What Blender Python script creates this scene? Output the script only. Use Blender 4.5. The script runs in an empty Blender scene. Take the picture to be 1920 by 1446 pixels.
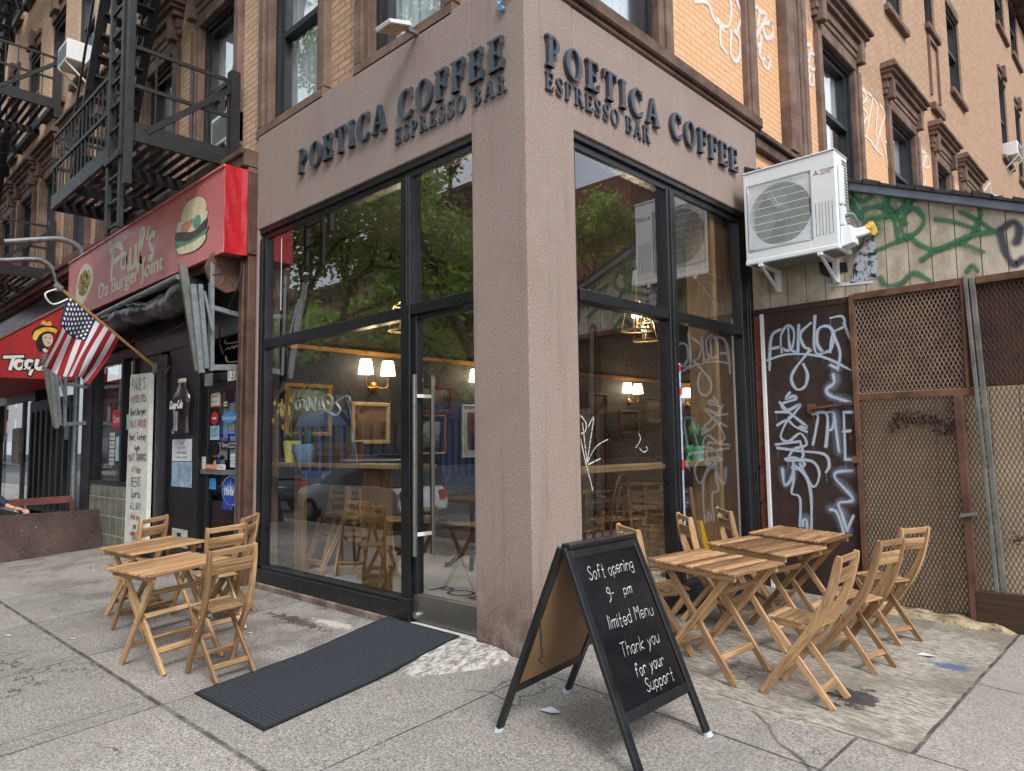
import bpy, math, random
from mathutils import Vector, Matrix, Quaternion
random.seed(11)
sc = bpy.context.scene
COL = sc.collection
PI = math.pi
V3 = Vector

def s2l(c):
    return tuple((v/255/12.92 if v/255 <= .04045 else ((v/255+.055)/1.055)**2.4) for v in c)

# ------------------------------------------------------------------ mesh builder
class MB:
    def __init__(s):
        s.v = []; s.f = []; s.m = []; s.uv = []
    def poly(s, pts, uv=None, mi=0):
        i = len(s.v); s.v += [tuple(p) for p in pts]
        s.f.append(tuple(range(i, i+len(pts)))); s.m.append(mi)
        s.uv.append(uv or [(0, 0)]*len(pts))
    def box(s, x0, x1, y0, y1, z0, z1, mi=0):
        s.hexa([(x0,y0,z0),(x1,y0,z0),(x1,y1,z0),(x0,y1,z0),(x0,y0,z1),(x1,y0,z1),(x1,y1,z1),(x0,y1,z1)], mi)
        return s
    def hexa(s, p, mi=0, off=None):
        i = len(s.v); p = [V3(q) for q in p]; s.v += [tuple(q) for q in p]
        d = [(p[1]-p[0]), (p[3]-p[0]), (p[4]-p[0])]
        L = [q.length for q in d]
        ax = L.index(max(L)); o = random.random()*7 if off is None else off
        oth = [k for k in range(3) if k != ax]
        bits = [(0,0,0),(1,0,0),(1,1,0),(0,1,0),(0,0,1),(1,0,1),(1,1,1),(0,1,1)]
        for n, q in enumerate(((0,3,2,1),(4,5,6,7),(0,1,5,4),(1,2,6,5),(2,3,7,6),(3,0,4,7))):
            s.f.append(tuple(i+k for k in q)); s.m.append(mi)
            s.uv.append([(bits[k][ax]*L[ax]+o, bits[k][oth[0]]*L[oth[0]]+bits[k][oth[1]]*L[oth[1]]+o+n*.013) for k in q])
    def bar(s, a, b, w, h, up=(0,0,1), mi=0, w2=None, h2=None):
        a = V3(a); b = V3(b); d = (b-a).normalized(); up = V3(up)
        if abs(d.dot(up)) > .99: up = V3((1,0,0)) if abs(d.x) < .9 else V3((0,1,0))
        r = d.cross(up).normalized(); u = r.cross(d).normalized()
        w2 = w if w2 is None else w2; h2 = h if h2 is None else h2
        P = []
        for c, ww, hh in ((a,w,h),(b,w2,h2)):
            P += [c-r*ww/2-u*hh/2, c+r*ww/2-u*hh/2, c+r*ww/2+u*hh/2, c-r*ww/2+u*hh/2]
        # order so that first axis = length
        s.hexa([P[0],P[4],P[5],P[1],P[3],P[7],P[6],P[2]], mi)
        return s
    def tube(s, pts, r, n=8, mi=0, caps=True):
        pts = [V3(p) for p in pts]; N = len(pts)
        rr = r if isinstance(r, (list, tuple)) else [r]*N
        i0 = len(s.v); prev = None; L = 0
        for k, p in enumerate(pts):
            d = (pts[min(k+1,N-1)]-pts[max(k-1,0)]).normalized()
            if prev is None:
                u = d.orthogonal().normalized()
            else:
                u = (prev-d*prev.dot(d)); u = u.normalized() if u.length > 1e-6 else d.orthogonal().normalized()
            prev = u; w = d.cross(u)
            for j in range(n):
                a = 2*PI*j/n
                s.v.append(tuple(p+(u*math.cos(a)+w*math.sin(a))*rr[k]))
        for k in range(N-1):
            for j in range(n):
                j2 = (j+1) % n
                s.f.append((i0+k*n+j, i0+k*n+j2, i0+(k+1)*n+j2, i0+(k+1)*n+j)); s.m.append(mi)
                s.uv.append([(k*.1, j*.05),(k*.1,j*.05+.05),(k*.1+.1,j*.05+.05),(k*.1+.1,j*.05)])
        if caps:
            s.f.append(tuple(i0+j for j in range(n))[::-1]); s.m.append(mi); s.uv.append([(0,0)]*n)
            s.f.append(tuple(i0+(N-1)*n+j for j in range(n))); s.m.append(mi); s.uv.append([(0,0)]*n)
        return s
    def lathe(s, prof, c=(0,0,0), n=24, ax=(0,0,1), mi=0):
        ax = V3(ax).normalized(); u = ax.orthogonal().normalized(); w = ax.cross(u); c = V3(c); i0 = len(s.v)
        for r, z in prof:
            for j in range(n):
                a = 2*PI*j/n; s.v.append(tuple(c+ax*z+(u*math.cos(a)+w*math.sin(a))*r))
        for k in range(len(prof)-1):
            for j in range(n):
                j2 = (j+1) % n
                s.f.append((i0+k*n+j, i0+k*n+j2, i0+(k+1)*n+j2, i0+(k+1)*n+j)); s.m.append(mi); s.uv.append([(0,0)]*4)
        for k, rev in ((0, True), (len(prof)-1, False)):
            if prof[k][0] > 1e-5:
                q = tuple(i0+k*n+j for j in range(n)); s.f.append(q[::-1] if rev else q); s.m.append(mi); s.uv.append([(0,0)]*n)
        return s
    def prism(s, poly, fr, d0, d1, mi=0, back=True):
        n = len(poly); i = len(s.v)
        s.v += [tuple(fr(u, v, d1)) for u, v in poly]+[tuple(fr(u, v, d0)) for u, v in poly]
        s.f.append(tuple(range(i, i+n))); s.m.append(mi); s.uv.append([(u, v) for u, v in poly])
        if back:
            s.f.append(tuple(range(i+2*n-1, i+n-1, -1))); s.m.append(mi); s.uv.append([(u, v) for u, v in reversed(poly)])
        for k in range(n):
            k2 = (k+1) % n
            s.f.append((i+k, i+n+k, i+n+k2, i+k2)); s.m.append(mi)
            a, b = poly[k], poly[k2]; s.uv.append([a, a, b, b])
        return s
    def fbox(s, fr, u0, u1, v0, v1, d0, d1, mi=0):
        s.hexa([fr(u0,v0,d0),fr(u1,v0,d0),fr(u1,v0,d1),fr(u0,v0,d1),fr(u0,v1,d0),fr(u1,v1,d0),fr(u1,v1,d1),fr(u0,v1,d1)], mi)
        return s
    def build(s, name, mat, parent=None, smooth=False, bevel=0, seg=1, fix=True):
        me = bpy.data.meshes.new(name)
        off = rootloc(parent)
        me.from_pydata([(v[0]-off[0], v[1]-off[1], v[2]-off[2]) for v in s.v], [], s.f)
        uvl = me.uv_layers.new(name='UVMap')
        flat = [c for fuv in s.uv for q in fuv for c in q]
        uvl.data.foreach_set('uv', flat)
        for m in (mat if isinstance(mat, (list, tuple)) else [mat]): me.materials.append(m)
        me.polygons.foreach_set('material_index', s.m)
        if smooth: me.polygons.foreach_set('use_smooth', [True]*len(me.polygons))
        if fix:
            import bmesh
            bm = bmesh.new(); bm.from_mesh(me)
            if smooth: bmesh.ops.remove_doubles(bm, verts=bm.verts, dist=1e-5)
            bmesh.ops.recalc_face_normals(bm, faces=bm.faces); bm.to_mesh(me); bm.free()
        o = bpy.data.objects.new(name, me); COL.objects.link(o)
        if parent: o.parent = parent
        if bevel:
            b = o.modifiers.new('bevel', 'BEVEL'); b.width = bevel; b.segments = seg; b.limit_method = 'ANGLE'; b.angle_limit = math.radians(40)
        if smooth:
            try: me.set_sharp_from_angle(angle=math.radians(50))
            except Exception: pass
        return o

def rootloc(p):
    l = V3((0,0,0))
    while p: l = l+p.location; p = p.parent
    return l

def tag(o, label, cat, group=None, kind=None):
    if label: o['label'] = label
    if cat: o['category'] = cat
    if group: o['group'] = group
    if kind: o['kind'] = kind
    return o
def thing(name, label, cat, loc=(0,0,0), group=None):
    o = bpy.data.objects.new(name, None); COL.objects.link(o); o.location = loc
    o.empty_display_size = .1
    return tag(o, label, cat, group)
def kids(o): return [c for c in bpy.data.objects if c.parent == o]
def dup(root, label, loc=None, rot=None, group=None):
    def cp(o, par):
        c = o.copy(); COL.objects.link(c); c.parent = par
        for ch in CH.get(o.name, []): cp(ch, c)
        return c
    CH = {}
    for o in bpy.data.objects:
        if o.parent: CH.setdefault(o.parent.name, []).append(o)
    r = cp(root, None)
    r['label'] = label
    if group: r['group'] = group
    if loc is not None: r.location = loc
    if rot is not None: r.rotation_euler = rot
    return r

def frame(o, u, v, n):
    o, u, v, n = V3(o), V3(u), V3(v), V3(n)
    return lambda a, b, d=0: o+u*a+v*b+n*d
FL = frame((0,0,0),(1,0,0),(0,0,1),(0,-1,0))          # left facade, faces -Y
FR = frame((0,0,0),(0,1,0),(0,0,1),(1,0,0))           # right facade, faces +X
FS = frame((0,3.86,0),(1,0,0),(0,0,1),(0,-1,0))       # shed wall

def crom(p, k=5, closed=False):
    n = len(p)
    if n < 3: return list(p)
    o = []
    rng = range(n) if closed else range(n-1)
    for i in rng:
        g = (lambda j: p[j % n]) if closed else (lambda j: p[min(max(j,0),n-1)])
        a, b, c, d = g(i-1), g(i), g(i+1), g(i+2)
        for t in range(k):
            t /= k
            o.append(tuple(.5*((2*b[q])+(-a[q]+c[q])*t+(2*a[q]-5*b[q]+4*c[q]-d[q])*t*t+(-a[q]+3*b[q]-3*c[q]+d[q])*t**3) for q in range(len(b))))
    if not closed: o.append(tuple(p[-1]))
    return o

def ribbon(mb, strokes, w, fr, d, k=4, step=.0004, mi=0, smooth=True):
    for si, st in enumerate(strokes):
        p = crom(st, k) if smooth else list(st)
        q = [p[0]]
        for a in p[1:]:
            if math.hypot(a[0]-q[-1][0], a[1]-q[-1][1]) > 1e-4: q.append(a)
        if len(q) < 2: continue
        ww = w*(random.uniform(.85,1.15) if smooth else 1); ph_ = random.random()*6
        h = ww/2; N = len(q); P = []; nr = []
        for i in range(N):
            a = q[max(i-1,0)]; b = q[min(i+1,N-1)]
            dx, dy = b[0]-a[0], b[1]-a[1]; L = math.hypot(dx, dy) or 1
            hv = h*(1+.16*math.sin(i*.55+ph_)+.1*math.sin(i*1.3+ph_*2)) if smooth and w > .03 else h; nr.append((-dy/L*hv, dx/L*hv, dx/L*hv, dy/L*hv))
        dd = d+si*step
        P.append((q[0][0]-nr[0][2], q[0][1]-nr[0][3], nr[0], 1))
        for i in range(N): P.append((q[i][0], q[i][1], nr[i], 0))
        P.append((q[-1][0]+nr[-1][2], q[-1][1]+nr[-1][3], nr[-1], 1))
        for i in range(len(P)-1):
            a, b = P[i], P[i+1]; e = dd
            mb.poly([fr(a[0]-a[2][0], a[1]-a[2][1], e), fr(b[0]-b[2][0], b[1]-b[2][1], e), fr(b[0]+b[2][0], b[1]+b[2][1], e), fr(a[0]+a[2][0], a[1]+a[2][1], e)],
                    [(a[3],-1),(b[3],-1),(b[3],1),(a[3],1)], mi)

# handwriting: single strokes on a grid, baseline 2, x height 6, capitals 9
GL = dict(A='022942|1434',B='02092938372606|2635342202',C='38291907041222 33',D='02091937342202',E='39090232|0626',F='390902|0626',G='382919070412223335 25',H='0209|3932|0636',I='0902',J='39332212 03',K='0902|390532',L='090232',M='0209264942',N='02093239',O='190704122234372919',P='02092938362505',Q='190704122234372919|2341',R='02092938362505|1532',S='3829190807162534332212 03',T='0949|2922',U='090312223339',V='092249',W='0912274259',X='0942|4902',Y='092649|2622',Z='09390232',
 a='361605041222 34|3632',b='0902|062635332202',c='3526160504122233',d='3932|3626160504122233',e='04343526160504122233',f='38291812|0626',g='36160504132334|3631201001',h='0902|0516263532',i='0602|0708',j='161100|1718',k='0902|360432',l='0902',m='0602|0516262522|2536464542',n='0602|0516263532',o='160504122234352616',p='0600|0516263533220 3',q='3630|361605041222 34',r='0602|05162635',s='3526160514 2433221203',t='1912 22|0626',u='060312222 34|3632',v='062236',w='0612253246',x='0632|3602',y='0622|361200',z='06360232')
GL.update({'0':'190704122234372919','1':'071912','2':'071929380232','3':'081929381534221203','5':'390906253422 03','9':'351607192938353210','7':'093912','!':'0905|0302','?':'081929382524|2322',"'":'0908','-':'0525',',':'0301','.':'0302'})
def write(txt, u, v, h, spacing=1.25, slant=0, jit=.0, rng=random):
    """strokes of a line of handwriting; h = capital height"""
    k = h/7; out = []; x = u
    for ch in txt:
        g = GL.get(ch)
        if not g: x += 3.0*k*spacing; continue
        g = g.replace(' ', ''); mx = 0
        dy = rng.uniform(-jit, jit)*h
        for st in g.split('|'):
            pts = []
            for i in range(0, len(st)-1, 2):
                a, b = int(st[i]), int(st[i+1])-2; mx = max(mx, a)
                pts.append((x+(a+b*slant)*k, v+b*k+dy))
            out.append(pts)
        x += (mx*k+1.4*k)*spacing
    return out, x

def text_mesh(txt, size):
    cu = bpy.data.curves.new('tmp', 'FONT'); cu.body = txt; cu.size = size
    ob = bpy.data.objects.new('tmp', cu); COL.objects.link(ob)
    dg = bpy.context.evaluated_depsgraph_get(); me = ob.evaluated_get(dg).to_mesh()
    vs = [tuple(v.co) for v in me.vertices]; fs = [tuple(p.vertices) for p in me.polygons]
    ob.evaluated_get(dg).to_mesh_clear(); bpy.data.objects.remove(ob); bpy.data.curves.remove(cu)
    return vs, fs
def text(mb, txt, u, v, h, fr, d, width=None, mi=0, shear=0):
    """flat sans lettering; h = capital height, width = total width if given"""
    vs, fs = text_mesh(txt, 1)
    if not vs: return
    x0 = min(p[0] for p in vs); x1 = max(p[0] for p in vs); ch = .69
    k = h/ch; kx = width/(x1-x0) if width else k
    for f in fs:
        mb.poly([fr(u+(vs[i][0]-x0)*kx+vs[i][1]*k*shear, v+vs[i][1]*k, d) for i in f], None, mi)

# ------------------------------------------------------------------ materials
class Mt:
    def __init__(s, name):
        s.m = bpy.data.materials.new(name); s.m.use_nodes = True; s.t = s.m.node_tree; s.N = s.t.nodes; s.L = s.t.links
        s.b = s.N['Principled BSDF']; s.o = s.N['Material Output']
    def new(s, t, **k):
        n = s.N.new(t)
        for a, b in k.items(): setattr(n, a, b)
        return n
    def put(s, sock, v):
        if hasattr(v, 'is_linked') or hasattr(v, 'links'): s.L.new(v, sock)
        elif isinstance(v, (tuple, list)) and len(v) == 3 and sock.type == 'RGBA': sock.default_value = (*v, 1)
        else: sock.default_value = v
    def set(s, **k):
        for a, v in k.items(): s.put(s.b.inputs[a.replace('_', ' ')], v)
        return s
    def math(s, op, a, b=0, c=0):
        n = s.new('ShaderNodeMath', operation=op)
        for i, v in enumerate((a, b, c)): s.put(n.inputs[i], v)
        return n.outputs[0]
    def mr(s, v, a, b, c=0., d=1.):
        n = s.new('ShaderNodeMapRange', interpolation_type='SMOOTHSTEP')
        for i, q in enumerate((v, a, b, c, d)): s.put(n.inputs[i], q)
        return n.outputs[0]
    def co(s, which='Object'):
        return s.new('ShaderNodeTexCoord').outputs[which]
    def xyz(s, v):
        n = s.new('ShaderNodeSeparateXYZ'); s.put(n.inputs[0], v); return n.outputs
    def vec(s, x, y=0., z=0.):
        n = s.new('ShaderNodeCombineXYZ')
        for i, q in enumerate((x, y, z)): s.put(n.inputs[i], q)
        return n.outputs[0]
    def scale(s, v, k):
        n = s.new('ShaderNodeVectorMath', operation='MULTIPLY'); s.put(n.inputs[0], v); n.inputs[1].default_value = k; return n.outputs[0]
    def noise(s, v, sc, det=4, rough=.55, dist=0):
        n = s.new('ShaderNodeTexNoise'); s.put(n.inputs['Vector'], v); n.inputs['Scale'].default_value = sc
        n.inputs['Detail'].default_value = det; n.inputs['Roughness'].default_value = rough; n.inputs['Distortion'].default_value = dist
        return n.outputs[0]
    def vor(s, v, sc, feat='F1', out='Distance', rnd=1.):
        n = s.new('ShaderNodeTexVoronoi', feature=feat); s.put(n.inputs['Vector'], v); n.inputs['Scale'].default_value = sc
        n.inputs['Randomness'].default_value = rnd
        return n.outputs[out]
    def mix(s, f, a, b, mode='MIX'):
        n = s.new('ShaderNodeMix', data_type='RGBA', blend_type=mode)
        s.put(n.inputs[0], f); s.put(n.inputs[6], a); s.put(n.inputs[7], b); return n.outputs[2]
    def bump(s, h, st=.5, dist=.01):
        n = s.new('ShaderNodeBump'); s.put(n.inputs['Height'], h); n.inputs['Strength'].default_value = st; n.inputs['Distance'].default_value = dist
        s.L.new(n.outputs[0], s.b.inputs['Normal']); return s
    def rnd(s):
        return s.new('ShaderNodeObjectInfo').outputs['Random']
    def isl(s):
        return s.new('ShaderNodeNewGeometry').outputs['Random Per Island']

def simple(name, col, rough=.6, metal=0, var=.25, sc=6, bump=0, bsc=60, spec=None, bd=.004):
    m = Mt(name); c = s2l(col); o = m.co()
    n = m.noise(o, sc, 6, .65)
    m.set(Base_Color=m.mix(m.mr(n, .3, .7), tuple(v*(1-var) for v in c), tuple(min(1, v*(1+var)) for v in c)), Metallic=float(metal))
    m.set(Roughness=m.mr(m.noise(o, sc*2.3, 3), .2, .8, max(.03, rough-.08), min(1, rough+.08)))
    if spec is not None: m.set(Specular_IOR_Level=spec)
    if bump: m.bump(m.noise(o, bsc, 4, .6), bump, bd)
    return m.m
def wood(name, dark, light, rough=.55, gs=1., isl=.5):
    m = Mt(name); uv = m.co('UV'); x = m.xyz(uv); r = m.isl(); ob = m.rnd()
    u = m.math('ADD', m.math('MULTIPLY', x[0], 2.2*gs), m.math('MULTIPLY', m.math('ADD', r, ob), 37))
    w = m.math('MULTIPLY', x[1], 38*gs)
    v = m.vec(u, w, m.math('MULTIPLY', r, 19))
    g = m.noise(v, 1., 5, .6, 1.2); f = m.noise(m.vec(m.math('MULTIPLY', u, 3), m.math('MULTIPLY', w, 4), r), 1., 3, .6)
    t = m.math('ADD', m.math('MULTIPLY', m.mr(g, .3, .72), .75), m.math('MULTIPLY', f, .25))
    c = m.mix(t, s2l(dark), s2l(light))
    br = m.mr(m.math('FRACT', m.math('ADD', m.math('MULTIPLY', r, 7.3), ob)), 0, 1, 1-.45*isl, 1+.35*isl)
    m.set(Base_Color=m.mix(1., c, m.vec(br, m.math('POWER', br, 1.1), m.math('POWER', br, 1.25)), 'MULTIPLY'), Roughness=m.mr(f, .2, .8, rough-.1, rough+.1))
    m.bump(g, .25, .002); return m.m
def spray(name, col, soft=.45, op=.95, noise=.0, nsc=120):
    m = Mt(name); x = m.xyz(m.co('UV')); d = m.math('SQRT', m.math('ADD', m.math('MULTIPLY', x[0], x[0]), m.math('MULTIPLY', x[1], x[1])))
    a = m.mr(d, max(0., 1-soft), 1., op, 0.)
    if noise:
        n = m.noise(m.co(), nsc, 2); a = m.math('MULTIPLY', a, m.mr(n, .5-noise*.5, .55, .15, 1.))
    m.set(Base_Color=s2l(col), Roughness=.6, Alpha=a); return m.m
def emit(name, col, st):
    m = Mt(name); m.set(Base_Color=col, Emission_Color=col, Emission_Strength=st); return m.m
def glassmat(name, tint=(.82,.87,.85), k=1.7, base=.03, rough=0.):
    m = Mt(name); ge = m.new('ShaderNodeNewGeometry'); dt = m.new('ShaderNodeVectorMath', operation='DOT_PRODUCT')
    m.L.new(ge.outputs['Incoming'], dt.inputs[0]); m.L.new(ge.outputs['Normal'], dt.inputs[1])
    F_ = m.math('ADD', .04, m.math('MULTIPLY', .96, m.math('POWER', m.math('SUBTRACT', 1., m.math('ABSOLUTE', dt.outputs['Value'])), 5.)))
    f = m.math('MINIMUM', m.math('ADD', m.math('MULTIPLY', F_, k), base), 1.)
    t = m.new('ShaderNodeBsdfTransparent'); t.inputs[0].default_value = (*tint, 1)
    g = m.new('ShaderNodeBsdfGlossy'); g.inputs['Roughness'].default_value = rough; g.inputs[0].default_value = (.97,.98,1,1)
    x = m.new('ShaderNodeMixShader'); m.put(x.inputs[0], f); m.L.new(t.outputs[0], x.inputs[1]); m.L.new(g.outputs[0], x.inputs[2])
    m.L.new(x.outputs[0], m.o.inputs[0]); m.N.remove(m.b); return m.m

def brick(name, cols, mortar, bw=.235, rh=.076, ms=.009, paint=None, var=.5):
    m = Mt(name); p = m.xyz(m.co()); u = m.math('ADD', p[0], p[1])
    wob = m.noise(m.co(), 9, 3)
    zz = m.math('ADD', p[2], m.math('MULTIPLY', wob, .008))
    n = m.new('ShaderNodeTexBrick'); n.offset = .5; m.put(n.inputs['Vector'], m.vec(u, zz, 0.))
    n.inputs['Scale'].default_value = 1; n.inputs['Brick Width'].default_value = bw; n.inputs['Row Height'].default_value = rh
    n.inputs['Mortar Size'].default_value = ms; n.inputs['Mortar Smooth'].default_value = .3; n.inputs['Bias'].default_value = 0
    n.inputs['Color1'].default_value = (0,0,0,1); n.inputs['Color2'].default_value = (1,1,1,1); n.inputs['Mortar'].default_value = (.5,.5,.5,1)
    tone = n.outputs['Color']; mt = n.outputs['Fac']
    big = m.mr(m.noise(m.co(), .7, 5, .6), .3, .7); fine = m.noise(m.co(), 30, 5, .7)
    c = m.mix(m.mr(tone, 0, 1, .5-var*.5, .5+var*.5), s2l(cols[0]), s2l(cols[1]))
    c = m.mix(m.math('MULTIPLY', big, .35), c, s2l(cols[2]))
    c = m.mix(m.mr(fine, .25, .8, .3, 0), c, tuple(v*.35 for v in s2l(cols[0])))
    c = m.mix(mt, c, s2l(mortar))
    if paint:
        e = m.math('ADD', p[2], m.math('MULTIPLY', m.noise(m.scale(m.co(), (1,1,.6)), .9, 4, .6), .5))
        pc = m.mix(mt, m.mix(m.mr(tone, 0, 1, .35, .65), s2l(paint[0]), s2l(paint[1])), s2l(paint[2]))
        pc = m.mix(m.mr(m.noise(m.co(), 14, 5, .7), .62, .75), pc, s2l((150,95,60)))
        c = m.mix(m.mr(e, paint[3]-.08, paint[3]+.08, 1, 0), c, pc)
    m.set(Base_Color=c, Roughness=.88, Specular_IOR_Level=.25)
    m.bump(m.math('ADD', m.math('MULTIPLY', mt, -1.), m.math('MULTIPLY', fine, .5)), .6, .008); return m.m

M = {}
def stucco():
    m = Mt('stucco'); o = m.co(); f = m.noise(o, 95, 3, .7); g = m.noise(o, 240, 2, .6); b = m.noise(o, 1.2, 5, .6)
    z = m.xyz(o)[2]
    t = m.math('ADD', m.math('MULTIPLY', f, .6), m.math('MULTIPLY', g, .4))
    c = m.mix(m.mr(t, .38, .62), s2l((118,103,96)), s2l((176,158,149)))
    c = m.mix(m.math('MULTIPLY', m.mr(b, .45, .75), .3), c, s2l((126,108,98)))
    st = m.noise(m.scale(o, (9,9,.6)), 1, 5, .7)
    c = m.mix(m.mr(st, .5, .78, 0, .38), c, s2l((102,87,80)))
    c = m.mix(m.mr(m.noise(m.scale(o, (3,3,2)), 1.3, 5, .7), .55, .72, 0, .22), c, s2l((176,158,150)))
    c = m.mix(m.math('MULTIPLY', m.mr(z, -.05, .8, 1, 0), m.mr(m.noise(o, 4, 5, .7), .3, .6)), c, s2l((98,82,74)))
    m.set(Base_Color=c, Roughness=.92, Specular_IOR_Level=.2); m.bump(t, .8, .006); return m.m
M['stucco'] = stucco()
M['frame'] = simple('black_frame_paint', (26,28,31), .32, 0, .3, 4, .05, 30)
M['glass'] = glassmat('window_glass', (.9,.93,.93), 1.7, .15)
M['upglass'] = glassmat('upper_glass', (.86,.9,.92), 1.7, .18)
M['darkglass'] = glassmat('shop_glass', (.6,.65,.65), 1.5, .03)
M['brick_tan'] = brick('tan_brick', ((180,142,114),(212,178,150),(166,136,112)), (138,112,92))
M['brick_tenement'] = brick('tenement_brick', ((206,164,130),(234,200,168),(190,158,132)), (160,134,112))
M['brick_paint'] = brick('painted_brick', ((178,142,116),(210,176,148),(194,162,136)), (150,120,98), paint=((218,168,126),(232,188,148),(204,156,116),7.85))
M['brick_red'] = brick('red_brick', ((120,62,48),(150,84,64),(110,64,52)), (96,80,72))
def brownstone():
    m = Mt('brownstone'); o = m.co(); n = m.noise(o, 3, 6, .65); f = m.noise(o, 40, 4, .7)
    st = m.noise(m.scale(o, (6,6,.8)), 1, 5, .7)
    c = m.mix(m.mr(n, .3, .7), s2l((98,80,70)), s2l((132,110,98)))
    c = m.mix(m.mr(st, .55, .75, 0, .55), c, s2l((62,48,42)))
    m.set(Base_Color=c, Roughness=.85, Specular_IOR_Level=.25); m.bump(f, .4, .006); return m.m
M['stone'] = brownstone()
M['cornice'] = simple('weathered_cornice', (92,72,60), .85, 0, .45, 2.5, .5, 25)
M['sash'] = simple('dark_sash_paint', (38,40,44), .45, 0, .25, 5)
M['curtain'] = simple('pale_curtain', (232,238,238), .9, 0, .18, 1.5)
M['room'] = simple('dark_room', (14,14,15), .9)
M['acacia'] = wood('acacia_wood', (116,84,54), (200,162,118), .5, isl=.8)
M['acacia2'] = wood('acacia_tabletop_wood', (96,66,44), (194,152,108), .5, isl=1.25)
M['acacia3'] = wood('weathered_tabletop_wood', (112,78,48), (200,160,112), .55, isl=.8)
M['oak'] = wood('shelf_wood', (116,90,60), (168,136,96), .6)
M['plank'] = wood('rough_plank_wood', (60,42,27), (108,78,48), .7, .6)
M['steel'] = simple('brushed_steel', (150,148,142), .35, .9, .1, 20)
M['galv'] = simple('galvanised_steel', (140,146,150), .45, .6, .2, 12, .1, 40)
M['bolt'] = simple('bolt_metal', (200,200,200), .3, .9, .05)
M['iron'] = simple('fire_escape_iron', (27,27,29), .5, 0, .6, 9, .4, 60)
M['rust'] = simple('rusty_steel', (104,72,54), .8, .1, .45, 4, .4, 50)
M['rustdark'] = simple('dark_rusty_sheet', (52,36,30), .7, .1, .4, 2.2, .3, 30)
M['rustplate'] = simple('rust_brown_plate', (78,54,42), .8, .1, .55, 3, .4, 40)
M['greypost'] = simple('grey_painted_post', (104,104,100), .7, .1, .35, 5, .4, 30)
M['black'] = simple('black_shop_paint', (20,20,21), .4, 0, .4, 3, .1, 20)
M['white'] = simple('white_paint', (226,226,222), .6, 0, .05, 5)
M['paper'] = simple('paper', (205,208,210), .9, 0, .08, 8)
M['ink'] = simple('black_ink', (25,24,26), .8)
M['letter'] = simple('charcoal_letter', (62,69,78), .4, .0, .08, 10)
M['acwhite'] = simple('white_ac_enamel', (226,229,230), .35, 0, .03, 3)
M['acgrey'] = simple('grey_plastic', (120,125,128), .5)
M['redvinyl'] = simple('red_vinyl', (176,30,38), .35, 0, .14, 5, .3, 9, bd=.02)
M['redprint'] = simple('faded_red_print', (198,114,112), .45, 0, .08, 1.6)
M['cream'] = simple('cream_print', (214,208,184), .5, 0, .04)
M['awning'] = simple('red_awning_cloth', (168,34,36), .7, 0, .1, 4, .1, 60)
M['tarp'] = simple('black_tarp', (34,36,38), .3, 0, .5, 4, .8, 6, bd=.03)
M['yellow'] = simple('yellow_plastic', (232,178,20), .4, 0, .05)
RAD = math.radians; SKYW = 7.0; SUNW = 1.5; EXPO = 1.02
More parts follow.
